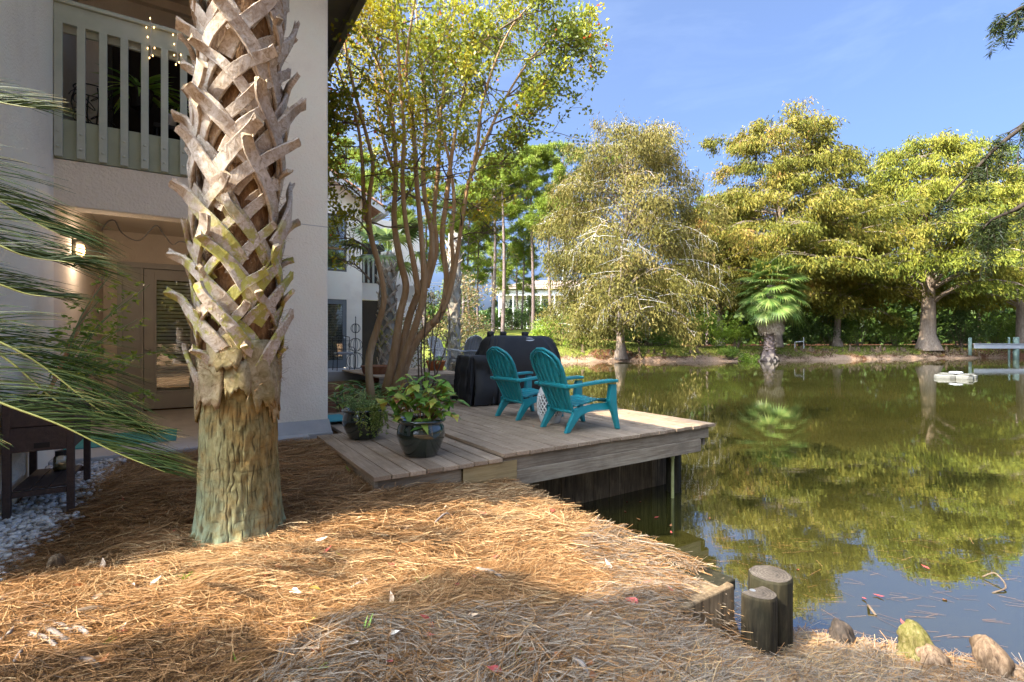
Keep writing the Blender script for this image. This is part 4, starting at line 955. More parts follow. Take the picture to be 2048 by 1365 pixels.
for i in range(26):
    a = random.gauss(-.75, .42); L = random.uniform(.12, .36); pts = [Vector((.13*math.cos(a), .13*math.sin(a), .0)), Vector((.21*math.cos(a), .21*math.sin(a), .035)), Vector((.25*math.cos(a), .25*math.sin(a), -L*.35)), Vector((.252*math.cos(a+.1), .252*math.sin(a+.1), -L*.8))]
    q = bez(pts, 22); q = q+rng.normal(size=q.shape)*.006
    for rep in range(2): Vf.append(leafV(q, rdir(22)+np.array([math.cos(a)*.5, math.sin(a)*.5, -.3]), .024+.016*rng.random(22), .016))
V, F = joinVF(Vf); M['creeper'] = leafmat('creeper_leaf', [(0,(.12,.17,.03)),(.5,(.24,.29,.05)),(1,(.40,.42,.12))], .3); obj('creeper', mesh_np('creeper', V, F, M['creeper'], rng.random(len(F))), pl1, kind='stuff')
for i in range(10):
    pass
# plant 2: broad leaves, each its own part
M['coleus'] = objleaf('broad_potted_leaf', [(0,(0.085,0.199,0.032)),(.35,(0.162,0.323,0.045)),(.65,(0.281,0.418,0.063)),(.88,(0.425,0.475,0.081)),(.97,(0.425,0.266,0.054)),(1,(0.255,0.076,0.036))], .4, .3, 14)
pl2 = thing('broad_leaved_plant', 'bushy potted plant with broad lime and reddening leaves on the deck front', 'plant', p2l+Vector((0,0,.33)))
lm = [broadleaf('leaf', L, W, M['coleus'], dr, .12, 6, 1.4, .62, .03) for L, W, dr in ((.115,.085,.3),(.10,.07,.5),(.085,.066,.2),(.125,.08,.6))]
stems = MB(); cnt = 0
tips = [(-.30,.02,.30),(-.36,-.05,.20),(-.16,.05,.42),(-.05,-.1,.36),(.05,.05,.44),(.12,-.12,.33),(.22,.05,.36),(.30,-.08,.26),(.36,0,.18),(.33,-.12,.06),(-.22,-.15,.24),(.02,-.2,.22),(.18,-.2,.2),(-.1,.15,.38),(.16,.16,.40),(.26,.14,.3),(-.26,.14,.3),(.06,-.22,-.06),(-.24,-.10,.02)]
for tp in tips:
    tp = Vector(tp)*1.0; b0 = Vector((tp.x*.28, tp.y*.28, -.02)); mid = (b0+tp)*.5+Vector((0,0,.06)); pts = bez([b0, mid, tp], 9); stems.tube(pts, list(np.linspace(.007,.003,9)), 5, False)
    for k in range(12):
        t = 2.4+k*.55; p = Vector(pts[min(8, int(t))]); a = k*2.4+tp.x*9+random.random(); d = Vector((math.cos(a), math.sin(a), random.uniform(-.35,.35))); 
        put(random.choice(lm), pl2, p, d, (random.uniform(-.3,.3), random.uniform(-.5,.1), 1), random.uniform(.75,1.2), 'leaf'); cnt += 1
stems.build('stems', flat('reddish_stem', (.22,.12,.05)), pl2)

# ginger in the bed behind the deck: long blades, each its own part
M['ginger'] = objleaf('ginger_leaf', [(0,(0.078,0.195,0.049)),(.4,(0.156,0.332,0.069)),(.7,(0.332,0.488,0.098)),(1,(0.702,0.722,0.195))], .35, .3, 8)
gl = [broadleaf('leaf_blade', L, W, M['ginger'], dr, .2, 6, 1.2, .75) for L, W, dr in ((.42,.085,.45),(.36,.075,.25),(.30,.07,.6))]
def ginger(px, py, Y, n, label, hh=.5, yel=False, sp=.12):
    b0 = P(px, py, Y); b0.z = gz(b0.x, b0.y)-.02; t = thing('ginger_plant', label, 'plant', b0, 0, 'leafy plants in the bed behind the deck')
    s = MB()
    for i in range(n):
        a = random.uniform(0, 6.28); top = Vector((math.cos(a)*random.uniform(.05,sp*2.2), math.sin(a)*random.uniform(.05,sp*2.2), hh*random.uniform(.55,1)))
        b = Vector((math.cos(a)*random.uniform(0,sp), math.sin(a)*random.uniform(0,sp), 0)); s.tube([b, (b+top)/2, top], .006, 4, False)
        for k in range(6):
            f = .35+.13*k; p = b+(top-b)*f; aa = a+(k % 2)*math.pi+random.uniform(-.6,.6)
            put(random.choice(gl), t, p, (math.cos(aa), math.sin(aa), random.uniform(.15,.8)), (0,0,1), random.uniform(.7,1.05), 'leaf_blade')
    s.build('stems', flat('ginger_stem', (.10,.16,.05)), t)
ginger(680, 800, 8.0, 7, 'deep green long bladed plant at the bed edge beside the pillar')
ginger(735, 790, 8.6, 6, 'long bladed green plant in front of the left crape myrtle stem')
ginger(700, 768, 9.4, 7, 'yellow green leafy plant deeper in the bed below the neighbouring patio', .45)
ginger(756, 764, 9.9, 5, 'low yellow green plant behind the left crape myrtle stem', .4)
ginger(845, 775, 9.4, 4, 'green leafy plant at the foot of the bare canes', .4)

# ================================================================== PLANTER, TOMATO, JAR, MATS
pn = thing('raised_planter', 'dark brown slatted raised planter on legs against the white wall', 'planter', (0,0,0), ROT)
U0, U1, V0, V1 = -1.0, -.65, 4.49, 5.19
for (a, b, c, d) in ((U0,U1,V0,V0+.02),(U0,U1,V1-.02,V1),(U0,U0+.02,V0+.02,V1-.02),(U1-.02,U1,V0+.02,V1-.02)):
    for k in range(2): MB().box(a,b,c,d,.52+.165*k,.68+.165*k).build('side_board', M['resin'], pn, bevel=.004)
for (x, y) in ((U0,V0),(U1-.035,V0),(U0,V1-.035),(U1-.035,V1-.035)):
    lz = gz(*UV(x+.02, y+.02).xy)-.03; MB().box(x-.003,x+.038,y-.003,y+.038,lz,.86).build('leg', M['resin'], pn, bevel=.004)
for k in range(3): MB().box(U0+.04+.09*k,U0+.125+.09*k,V0+.04,V1-.04,.26,.275).build('shelf_slat', M['resin'], pn, bevel=.003)
[MB().box(U0+.04,U1-.04,a_,a_+.025,.225,.26).build('shelf_rail', M['resin'], pn) for a_ in (V0+.005, V1-.03)]
MB().box(U0+.02,U1-.02,V0+.02,V1-.02,.54,.80).build('soil', M['soil'], pn)
MB().box(U1-.20,U1-.12,V0-.004,V0+.004,.54,.575).build('handle_slot', M['dark'], pn)
jar = thing('glass_jar', 'small glass jar with a dark lid on the planter shelf', 'jar', UV(-.80, 5.02, .276), ROT)
MB().lathe([(.0,0),(.042,.002),(.045,.02),(.045,.09),(.038,.108),(.03,.115)], 20, cap=False).build('jar_body', M['jar'], jar, smooth=True)
MB().lathe([(0,.005),(.04,.005),(.041,.05),(0,.05)], 18).build('contents', flat('amber_liquid', (.36,.30,.14), .2), jar, smooth=True)
MB().lathe([(.034,.115),(.034,.145),(0,.146)], 18).build('lid', M['black_iron'], jar)
ml = MB()
for (a, b, c, d, z, nm, lb) in ((-1.0,-.1,6.35,7.15,.206,'turquoise_mat','turquoise striped mat lying on the concrete patio slab'),(.95,1.78,6.56,7.15,.2275,'turquoise_mat','turquoise striped mat on the deck beside the pillar')):
    o = MB().box(a,b,c,d,z-.004,z+.006).build(nm, M['turq'], None, rotz=ROT); tag(o, lb, 'mat', 'turquoise mats')
tm = thing('tomato_plant', 'leggy tomato plant growing from the brown planter in front of the door', 'plant', UV(-.8, 4.95, .80))
q0 = UV(-.8, 4.95, .80); s_ = MB(); Vf = []
ends = [(225,545,4.35),(200,600,4.2),(250,600,4.5),(185,655,4.2),(240,660,4.4),(300,570,4.7),(275,640,4.6),(170,720,4.1),(210,720,4.2),(265,720,4.4),(330,700,4.6),(300,790,4.6),(225,800,4.3),(160,640,4.1)]
for e in ends:
    ep = P(*e)-q0; pts = bez([(0,0,-.03), (ep.x*.35+random.uniform(-.05,.05), ep.y*.35, ep.z*.5+.06), ep], 12); s_.tube(pts, list(np.linspace(.006,.003,12)), 5, False)
    for i in range(3, 12):
        for rr in range(2):
            a = random.uniform(0, 6.28); d = np.array([math.cos(a), math.sin(a), random.uniform(-.5,.3)]); L = random.uniform(.07,.14)
            pp = np.array(pts[i]); st_ = np.array([pp+d*L*f for f in (.4,.55,.7,.85,1)])
            Vf.append(leafV(st_, nrm(d+rdir(5)*.7), .04+.025*rng.random(5), .022))
s_.build('stems', flat('green_stem', (.14,.20,.06)), tm); V, F = joinVF(Vf)
M['tomato'] = leafmat('tomato_leaf', [(0,(0.135,0.240,0.039)),(.5,(0.270,0.390,0.065)),(1,(0.495,0.540,0.104))], .35); obj('foliage', mesh_np('foliage', V, F, M['tomato'], rng.random(len(F))), tm, kind='stuff')
sk = thing('plant_stake', 'reddish brown wooden stake leaning up out of the planter', 'stake', (0,0,0))
MB().tube([UV(-.86,4.75,.78), P(215,532,4.45)], .014, 8).build('cane', M['stake'], sk)
# cords of lights under the recess ceiling and icicle lights on the rail
cd = MB(); pts = [P(x, y, 6.6) for x, y in ((203,462),(215,445),(230,443),(242,465),(265,480),(283,480),(300,462),(314,452),(328,470),(345,490),(360,484),(382,488))]
cd.tube(bez(pts, 40), .008, 6); o = cd.build('light_cord', M['wire'], None); tag(o, 'slack black light cord looped under the patio ceiling', 'string lights')
ic = thing('icicle_lights', 'white icicle light string with tiny warm bulbs hung on the balcony rail', 'string lights', (0,0,0), ROT)
cb = MB(); bb = []
MBb = MB().lathe([(0,-.011),(.005,-.006),(.004,.006),(0,.012)], 8).mesh('bulb', M['bulb'])
for u in (-.305, -.09, .10):
    pts = [(u, FV-.05, 4.40), (u+.01, FV-.055, 4.30), (u-.005, FV-.05, 4.20), (u+.012, FV-.05, 4.10), (u-.005,FV-.05,4.03)]; cb.tube(bez(pts, 14), .004, 5)
    for (du, z) in ((-.03,4.31),(.03,4.33),(.0,4.41),(-.02,4.22),(.035,4.13),(-.02,4.11),(.02,4.05),(-.006,4.02)):
        obj('bulb', MBb, ic, loc=(u+du, FV-.055, z)); cb.tube([(u, FV-.05, z+.01),(u+du, FV-.055, z+.008)], .0025, 4)
cb.tube([(-.34,FV-.02,4.378),(-.2,FV-.03,4.38),(.0,FV-.02,4.379),(.2,FV-.03,4.38)], .004, 5)
cb.build('cord', M['white'], ic)

# balcony contents
stn = thing('plant_stand', 'curly black wrought iron plant stand in the balcony corner', 'plant stand', UV(-.80, 6.55, 2.97), ROT)
b = MB()
for k in range(4):
    a = k*math.pi/2+.4; c, s = math.cos(a), math.sin(a)
    b.tube(bez([(.16*c,.16*s,0),(.19*c,.19*s,.2),(.10*c,.10*s,.42),(.17*c,.17*s,.62),(.13*c,.13*s,.8)], 14), .007, 5)
    for h in (.12, .34, .52, .7):
        rr = .07; b.tube([( (.12+rr*math.cos(q)*math.exp(-q*.12))*c - .05*math.sin(q)*s, (.12+rr*math.cos(q)*math.exp(-q*.12))*s+.05*math.sin(q)*c, h+rr*math.sin(q)*math.exp(-q*.12)) for q in np.linspace(0, 7.5, 16)], .005, 4)
for h in (.0, .42, .8): b.tube([(.15*math.cos(q), .15*math.sin(q), h+.01) for q in np.linspace(0, 6.28, 20)], .007, 5)
b.build('iron_frame', M['black_iron'], stn)
tr = thing('plant_table', 'dark low hanging tray table behind the balcony balusters', 'table', UV(.02, 6.7, 3.52), ROT)
MB().box(-.32,.32,-.2,.2,0,.05).build('tray', M['dark'], tr, bevel=.01)
for x in (-.3,.28):
    for y in (-.18,.16): MB().box(x,x+.02,y,y+.02,-.55,0).build('leg', M['dark'], tr)
wp = thing('white_pot', 'small white pot on the dark balcony tray', 'plant pot', UV(-.16, 6.6, 3.57)); MB().lathe([(.05,0),(.065,.11),(.072,.115),(.072,.13),(.06,.13),(.055,.10),(0,.10)], 18).build('pot_body', M['ceramic'], wp, smooth=True)
M['balc'] = objleaf('balcony_leaf', [(0,(0.156,0.312,0.070)),(.5,(0.338,0.572,0.117)),(1,(0.676,0.850,0.211))], .35, .35, 6)
bl = [broadleaf('leaf_blade', L, W, M['balc'], dr, .25, 6, 1.2, .8) for L, W, dr in ((.5,.05,.5),(.42,.075,.7),(.35,.04,.3))]
def bplant(name, label, u, v, z, n, e0, e1, s, pt=True):
    t = thing(name, label, 'plant', UV(u, v, z), ROT, 'balcony plants')
    for k in range(n):
        a = random.uniform(0, 6.28); e = random.uniform(e0, e1); put(random.choice(bl), t, (random.uniform(-.03,.03),random.uniform(-.03,.03),0), (math.cos(a)*math.cos(e), math.sin(a)*math.cos(e)*.7, math.sin(e)), (0,0,1), random.uniform(.7,1.1)*s, 'leaf_blade')
    if pt: MB().lathe([(.08,-.2),(.11,-.02),(.12,0),(.1,0),(0,-.03)], 16).build('pot_body', M['dark'], t)
bplant('strap_leaved_plant', 'long strap leaved plant arching behind the middle balusters', -.42, 6.7, 3.95, 34, -.2, 1.0, 1.15)
bplant('spider_plant', 'fine leaved plant spilling out below the balcony tray', .12, 6.75, 3.12, 34, .1, 1.2, .75)
bplant('fern', 'small dark fern on the right end of the balcony tray', .14, 6.62, 3.62, 30, -.4, .9, .5, False)
bplant('hanging_fern', 'shaded fern hanging high behind the balcony balusters', -.05, 6.9, 3.95, 24, -.9, .5, .55, False)

# ================================================================== ARCHING PALM FRONDS from the left
M['frond'] = leafmat('frond_leaflet', [(0, (0.012,0.026,0.007)), (.5, (0.024,0.046,0.012)), (.85, (0.058,0.083,0.022)), (1, (0.173,0.144,0.050))], .2, .5, .10)
fp = thing('arching_palm', 'feathery palm with dark arching fronds reaching in from the left edge', 'palm plant', P(-620, 1120, 2.0))
def frond(pts, L0, up, back, n=58, name='frond', both=True, lw=.0037, dr=.20):
    o0 = fp.location; q = bez([Vector(p)-o0 for p in pts], n); tan = nrm(np.gradient(q, axis=0)); V = []; F = []; rn = []
    for si, sv in enumerate((np.array(up, float), np.array(back, float))):
        if not both and si: break
        for i in range(2, n):
            t = i/(n-1); L = L0*(math.sin(math.pi*min(1, .18+.80*t))**.7)*random.uniform(.88,1.08)
            d = tan[i]*(.78+.35*t)+sv*(.62-.25*t)+rng.normal(size=3)*.05; d = d/np.linalg.norm(d)
            w = lw*random.uniform(.8,1.2); p = q[i]; seg = 5; o = len(V); k = random.random()*.9
            side = np.cross(d, np.cross(d, tan[i])+rng.normal(size=3)*.2); side = side/np.linalg.norm(side)
            for j in range(seg+1):
                s = j/seg; c = p+d*L*s+np.array([0,0,-1])*dr*L*s*s; ww = w*(1-s**2.2)*.5+.0004
                V += [c-side*ww, c+side*ww]
            for j in range(seg): F.append([o+2*j, o+2*j+1, o+2*j+3, o+2*j+2]); rn.append(min(1, k+.25*(j == seg-1)))
    me = mesh_np(name, V, F, M['frond'], rn); fo = obj(name, me, fp)
    rb = MB(); rb.tube(q, list(np.linspace(.0075,.0015,n)), 5, False); rb.build('rachis', M['rachis'], fo, smooth=True)
M['rachis'] = pmat('frond_rachis', [(.3,(.16,.17,.04)),(.7,(.26,.27,.08))], 8, .45, 0)
Yf = 2.05
frond([P(-420,700,Yf-.1),P(-150,740,Yf-.05),P(0,806,Yf),P(125,853,Yf+.05),P(230,905,Yf+.1),P(330,945,Yf+.15)], .50, (.15,.1,1), (.3,.6,.6), 74)
frond([P(-380,560,Yf),P(-120,640,Yf),P(10,690,Yf+.05),P(95,740,Yf+.1),P(190,815,Yf+.15),P(250,850,Yf+.2)], .46, (.2,.1,1), (.4,.5,.5), 70)
frond([P(-320,620,Yf+.1),P(-100,650,Yf+.1),P(15,720,Yf+.15),P(110,800,Yf+.2),P(180,835,Yf+.25),P(262,842,Yf+.3)], .36, (.3,.1,.9), (.5,.4,.4), 46, both=False)
frond([P(-350,440,Yf+.1),P(-130,520,Yf+.1),P(0,570,Yf+.15),P(60,590,Yf+.18),P(128,596,Yf+.2)], .34, (.4,.1,.9), (.6,.4,.6), 44)
frond([P(-360,360,Yf),P(-140,420,Yf),P(0,492,Yf+.05),P(62,515,Yf+.08),P(150,527,Yf+.1)], .48, (.35,.1,.9), (.55,.3,.6), 66)
frond([P(-330,260,Yf),P(-150,310,Yf),P(-20,390,Yf+.05),P(60,440,Yf+.1),P(120,470,Yf+.12)], .44, (.3,.1,.9), (.6,.3,.6), 52)
frond([P(-340,120,Yf+.1),P(-180,150,Yf+.1),P(-60,190,Yf+.12),P(20,210,Yf+.14),P(72,217,Yf+.15)], .34, (.25,.1,1.0), (.6,.3,.7), 48)
frond([P(-300,760,Yf-.2),P(-200,800,Yf-.2),P(-90,850,Yf-.2),P(-30,880,Yf-.2)], .22, (.3,.1,.5), (.5,.3,.5), 30)
tk = MB(); tk.tube([(0,0,-.45),(0,0,.1)], [.12,.10], 12); tk.build('stem_base', M['fibre'], fp)
# ================================================================== CRAPE MYRTLE
CY = 9.0
cm = thing('crape_myrtle', 'tall multi stemmed crape myrtle with smooth tan stems and yellowing leaves beside the deck', 'tree', P(775, 790, CY))
c0 = cm.location.copy(); c0.z = gz(c0.x, c0.y)-.05; cm.location = c0
stems = [ # pixel path, depth offset list ends, base radius, tip radius
 ([(742,800),(738,720),(755,655),(768,600),(760,540),(741,470),(738,400),(746,330),(730,260),(706,170),(690,90),(680,20)], -.5, -.9, .078, .02),
 ([(772,790),(790,700),(800,630),(812,575),(800,520),(788,440),(792,350),(786,250),(768,160),(742,100),(705,40)], .0, -.4, .10, .022),
 ([(780,790),(803,700),(820,630),(842,575),(860,530),(864,470),(850,400),(846,330),(852,240),(845,150),(835,60),(828,-40)], .1, .3, .10, .022),
 ([(786,790),(812,705),(835,640),(848,585),(846,520),(840,440),(832,350),(826,250),(812,150),(822,50),(840,-60)], -.1, -.8, .09, .02),
 ([(795,785),(826,695),(858,655),(883,625),(893,560),(884,480),(893,400),(905,300),(922,210),(945,130),(985,60)], .1, .6, .10, .02),
 ([(862,652),(890,610),(905,560),(916,500),(926,430),(942,350),(985,250),(1012,195),(1060,120),(1110,70)], .2, .1, .072, .015),
 ([(852,575),(872,500),(868,430),(876,340),(880,240),(892,150),(905,60),(915,-40)], .2, 1.0, .07, .018),
 ([(838,590),(826,520),(812,450),(805,360),(808,260),(800,170),(795,80),(780,-20)], -.2, -1.2, .065, .018),
 ([(884,625),(905,540),(903,470),(908,400),(898,320),(880,250),(870,170),(866,70)], .2, .5, .06, .018),
 ([(740,470),(728,400),(725,330),(715,250),(690,180),(668,110)], -.6, -1.0, .05, .016),
 ([(942,350),(955,290),(962,220),(985,140),(1020,60),(1060,10)], .2, -.5, .045, .014),
 ([(790,350),(770,290),(755,220),(752,140),(760,60)], -.2, .4, .045, .015),
]
tips = []; tw = MB(); leafpts = []
def wander(p, d, L, r, depth, tb, tips_out, bend=.35, upb=.15):
    n = 5; pts = [p.copy()]; q = p.copy(); d = d.copy()
    for i in range(n):
        d = (d+Vector(rdir(1)[0])*bend*.5+Vector((0,0,upb*.3))).normalized(); q = q+d*L/n; pts.append(q.copy())
    tb.tube(pts, list(np.linspace(r, r*.45, n+1)), 5 if r > .012 else 4, False)
    if depth > 0:
        for k in range(random.choice((2,3))):
            i = random.randint(2, n); dd = (d+Vector(rdir(1)[0])*.9).normalized(); wander(pts[i], dd, L*random.uniform(.5,.75), r*.55, depth-1, tb, tips_out, bend, upb)
    tips_out.append((pts[-1], d)); tips_out.append((pts[3], d)); tips_out.append((pts[4], d))
for si, (px, d0, d1, r0, r1) in enumerate(stems):
    n = len(px); path = [P(x, y, CY+d0+(d1-d0)*i/(n-1))-c0 for i, (x, y) in enumerate(px)]
    sm = bez(path, 40); rr = .8*np.linspace(r0, r1, 40)*(1+.08*np.sin(np.linspace(0, 17, 40)+si)); rr[0] *= 1.25; rr[1] *= 1.12
    b = MB(); b.tube(sm, list(rr), 12); b.build('stem', M['crape'], cm, smooth=True)
    for i in range(12, 40):
        pz = sm[i]; ypx = 683-(pz[2]+c0.z-EYE)*1000/(pz[1]+c0.y)
        if ypx < 300 and random.random() < .50 or (ypx < 470 and random.random() < .2):
            d = Vector(rdir(1)[0]); d.z = abs(d.z)*.5-.1; d.normalize()
            wander(Vector(sm[i]), d, random.uniform(.5,1.25), max(.010, rr[i]*.42), 2, tw, tips)
# arching outer sprays seen against the sky on the right and the low ones on the left
for (x, y, x2, y2, dd) in ((1060,120,1175,60,.2),(1060,120,1150,95,-.2),(1010,195,1115,190,.1),(1012,195,1095,150,.4),(985,250,1080,230,-.1),(1110,70,1165,110,.1),(1000,60,1100,20,-.5),(940,350,1010,330,.2),(985,60,1060,-30,.3),
        (740,470,690,430,-.8),(728,400,670,370,-1.),(715,250,660,260,-1.),(690,180,660,200,-1.),(738,500,672,478,-.9),(740,560,680,520,-.9),(893,400,960,420,.3),(905,480,985,470,.3),(926,430,1000,400,.4),(908,400,1020,500,.5),(700,320,662,330,-1.),(1000,330,1050,290,.2)):
    a = P(x, y, CY+dd)-c0; b_ = P(x2, y2, CY+dd*1.2)-c0; d = (b_-a); L = d.length; pts = bez([a, (a+b_)/2+Vector((0,0,.08)), b_], 7); tw.tube(pts, list(np.linspace(.018,.006,7)), 5, False)
    for i in range(1, 7):
        for k in range(2): wander(Vector(pts[i]), (d.normalized()+Vector(rdir(1)[0])*1.0).normalized(), random.uniform(.2,.5), .007, 1, tw, tips)
tw.build('twigs', M['twig'], cm)
TP = np.array([list(t[0]) for t in tips]); TD = np.array([list(t[1]) for t in tips])
zt = TP[:,2]+c0.z; ypx = 683-(zt-EYE)*1000/(TP[:,1]+c0.y)
keep = (ypx < 300) | ((ypx < 440) & (rng.random(len(TP)) < .38)) | (rng.random(len(TP)) < .12); TP, TD = TP[keep], TD[keep]
print('crape tips', len(TP))
k = max(4, int(34000/len(TP))); base = np.repeat(TP, k, 0)+rng.normal(size=(len(TP)*k, 3))*.066; dirs = nrm(np.repeat(TD, k, 0)*.5+rng.normal(size=base.shape)*.8+np.array([0,0,-.25]))
V, F = leafV(base, dirs, .062+.03*rng.random(len(base)), .040+.014*rng.random(len(base)), None, .15)
t1 = np.repeat(rng.random(len(TP)), k); xx = base[:,0]+c0.x
tone = np.clip(.30+.34*(vnoise(base[:,0]*1.5, base[:,2]*1.5+base[:,1], 71)-.3)+.25*(t1-.5)+.15*sstep(-2.0,-4.0,xx)+.2*(rng.random(len(base))-.5), 0, 1)
tone = np.where(rng.random(len(base)) < .008+.035*sstep(-2.2,-3.4,xx), .97, tone)
M['crapeleaf'] = leafmat('crape_leaf', [(0,(0.092,0.147,0.022)),(.25,(0.209,0.253,0.028)),(.45,(0.394,0.370,0.031)),(.65,(0.616,0.481,0.037)),(.85,(0.715,0.407,0.050)),(.95,(0.678,0.173,0.037)),(1,(0.592,0.086,0.037))], .42, .4, .3)
obj('crown', mesh_np('crown', V, F, M['crapeleaf'], tone), cm)
# bare canes right of the trunk
cn = thing('bare_canes', 'clump of thin nearly leafless upright canes right of the crape myrtle trunk', 'shrub', P(860, 765, 9.2)); q0 = cn.location.copy(); q0.z = gz(q0.x, q0.y)-.05; cn.location = q0
for px in ([(838,775),(836,700),(833,640),(830,580),(826,520)],[(850,778),(848,700),(852,620),(848,560)],[(856,776),(862,700),(866,640),(860,590)],[(846,776),(842,720),(845,650),(838,600)],[(864,775),(880,730),(893,690),(900,640),(888,590)],[(872,770),(868,710),(878,650),(884,610)]):
    b = MB(); pp = [P(x, y, 9.1+.1*random.random())-q0 for x, y in px]; b.tube(bez(pp, 14), list(np.linspace(.016,.006,14)), 6); 
    for k in range(8):
        i = random.randint(3, 12); s = Vector(bez(pp, 14)[i]); b.tube([s, s+Vector((random.uniform(-.12,.12), 0, random.uniform(0,.1)))], [.005,.002], 4)
    b.build('cane', M['twig'], cn, smooth=True)

# ================================================================== NEIGHBOURING BUILDING, PATIO, DECK AND ITS THINGS
n2 = thing('neighbour_building', 'second white apartment building behind the crape myrtle with terracotta tiled roof', 'building', (0,0,0), ROT)
NV = 16.0
def p2(nm, mb, m, **k): return mb.build(nm, m, n2, **k)
p2('wall', MB().box(-3, 3.25, NV, NV+.2, -.3, 6.6).box(3.25,4.20,NV,NV+.2,5.2,6.2).box(3.25,4.20,NV,NV+.2,2.55,3.42).box(4.20,4.68,NV,NV+.2,-.3,6.0), M['stucco'])
p2('side_wall', MB().box(4.48, 4.679, NV+.2, 17.6, -.3, 5.7), M['stucco'])
p2('recess_wall', MB().box(4.68, 7.4, 17.6, 17.8, 2.7, 3.3).box(4.68,5.0,17.6,17.8,-.3,5.6).box(6.3,7.4,17.6,17.8,-.3,5.6).box(5.0,6.3,17.6,17.8,4.9,5.6), M['stucco'])
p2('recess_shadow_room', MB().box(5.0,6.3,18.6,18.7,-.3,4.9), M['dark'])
rl = p2('balcony_rail', MB().box(4.68,6.4,17.5,17.56,4.2,4.3), M['sage'])
bm_ = MB().box(-.03,.03,0,.03,3.3,4.2).mesh('baluster', M['sage'])
for k in range(9): obj('baluster', bm_, rl, loc=(4.85+.17*k, 17.52, 0))
wnd = p2('window', MB().box(3.25,3.30,NV+.02,NV+.10,3.42,5.2).box(4.15,4.20,NV+.02,NV+.10,3.42,5.2).box(3.3,4.15,NV+.02,NV+.10,5.14,5.2).box(3.3,4.15,NV+.02,NV+.10,3.42,3.48), M['fascia'])
MB().box(3.3,4.15,NV+.03,NV+.09,4.10,4.17).build('meeting_rail', flat('bronze_rail',(.25,.15,.06)), wnd)
MB().box(3.3,4.15,NV+.06,NV+.065,3.48,5.14).build('pane', M['pane'], wnd)
bs = MB().box(3.3,4.15,0,.004,0,.035).mesh('blind_slat', M['blind'])
for k in range(34): obj('blind_slat', bs, wnd, loc=(0, NV+.10, 3.5+.049*k)).rotation_euler = (.5,0,0)
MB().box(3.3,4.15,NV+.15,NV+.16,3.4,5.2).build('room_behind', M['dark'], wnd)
dr = p2('door', MB().box(3.25,3.36,NV+.02,NV+.1,.42,2.55).box(4.08,4.20,NV+.02,NV+.1,.42,2.55).box(3.36,4.08,NV+.02,NV+.1,2.4,2.55).box(3.36,4.08,NV+.02,NV+.1,.42,.66), flat('blue_grey_door',(.17,.19,.20)))
MB().box(3.36,4.08,NV+.04,NV+.045,.66,2.4).build('pane', M['pane'], dr)
for k in range(34): obj('blind_slat', bs, dr, loc=(.0, NV+.07, .68+.05*k)).scale = (1, 1, 1)
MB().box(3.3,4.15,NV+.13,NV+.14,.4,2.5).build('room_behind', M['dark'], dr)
MB().lathe([(0,0),(.03,.01),(.03,.03),(0,.045)], 10).build('door_knob', M['metal'], dr, loc=(4.12, NV-.02, 1.35)).rotation_euler = (R(90),0,0)
# roof slope towards +u with barrel tiles
E = (5.3, 5.45); Rg = (-1.5, 9.0)
rs = MB(); rs.add([(E[0],NV-.45,E[1]),(E[0],27,E[1]),(Rg[0],27,Rg[1]),(Rg[0],NV-.45,Rg[1]),(E[0],NV-.45,E[1]-.12),(Rg[0],NV-.45,Rg[1]-.12)], [(0,1,2,3),(0,3,5,4)]); p2('roof_deck', rs, M['terracotta'])
gb = MB(); gb.add([(4.68,NV+.001,5.6),(4.68,NV+.001,5.72),(Rg[0],NV+.001,8.9),(-3,NV+.001,8.9),(-3,NV+.001,5.6)], [(0,1,2,3,4)]); p2('gable', gb, M['stucco'])
p2('verge_board', MB().obox((E[0],NV-.47,E[1]-.10),(Rg[0],NV-.47,Rg[1]-.10),.03,.17), M['white'])
p2('gutter', MB().box(E[0],E[0]+.12,NV-.4,27,E[1]-.16,E[1]-.03), M['white'])
sl = math.atan2(Rg[1]-E[1], E[0]-Rg[0])
tv = []; tf = []
for i, x in enumerate((0, .40)):
    for k in range(7):
        q = math.pi*k/6; r_ = .085-.012*i; tv.append((-x, r_*math.cos(q)*1.1, r_*math.sin(q)))
tf = [(k, k+1, 8+k, 7+k) for k in range(6)]+[tuple(range(7))]
tl = MB(); tl.add(tv, tf); tme_ = tl.mesh('roof_tile', M['terracotta'], False)
for r_ in range(12):
    for k in range(16):
        s = k*.36; o = obj('roof_tile', tme_, n2, loc=(E[0]-s*math.cos(sl)-.02, NV-.42+.24*r_, E[1]+s*math.sin(sl)+.02+random.uniform(0,.012))); o.rotation_euler = (0, sl, random.uniform(-.02,.02))
ch = p2('chimney', MB().box(1.9,2.5,18.2,18.8,6.8,8.9), M['white']); MB().box(1.8,2.6,18.1,18.9,8.9,9.05).build('chimney_cap', M['fascia'], ch)
for a, b_ in ((UV(-2,NV-1.9), None),):
    pass
ps = MB().box(-2, 4.68, 14.1, NV-.001, -.2, .41); o = ps.build('neighbour_patio', M['concrete'], kind='structure', rotz=ROT)
# neighbour deck: boards as parts
nd2 = thing('neighbour_deck', 'raised weathered deck of the neighbouring flat left of the covered grill', 'deck', (0,0,0), ROT)
me = MB().box(0,.14,0,3.2,0,.035).mesh('deck_board', M['deck'])
for k in range(16): obj('deck_board', me, nd2, loc=(3.6+.146*k, 11.0, .415))
MB().box(3.6,5.94,10.98,11.02,.19,.414).build('fascia_board', M['deck_u'], nd2); MB().box(5.9,5.94,11.02,14.2,.19,.414).build('fascia_board', M['deck_u'], nd2)
MB().box(3.7,5.85,11.06,11.12,-.2,.19).build('skirt', M['seawall'], nd2)
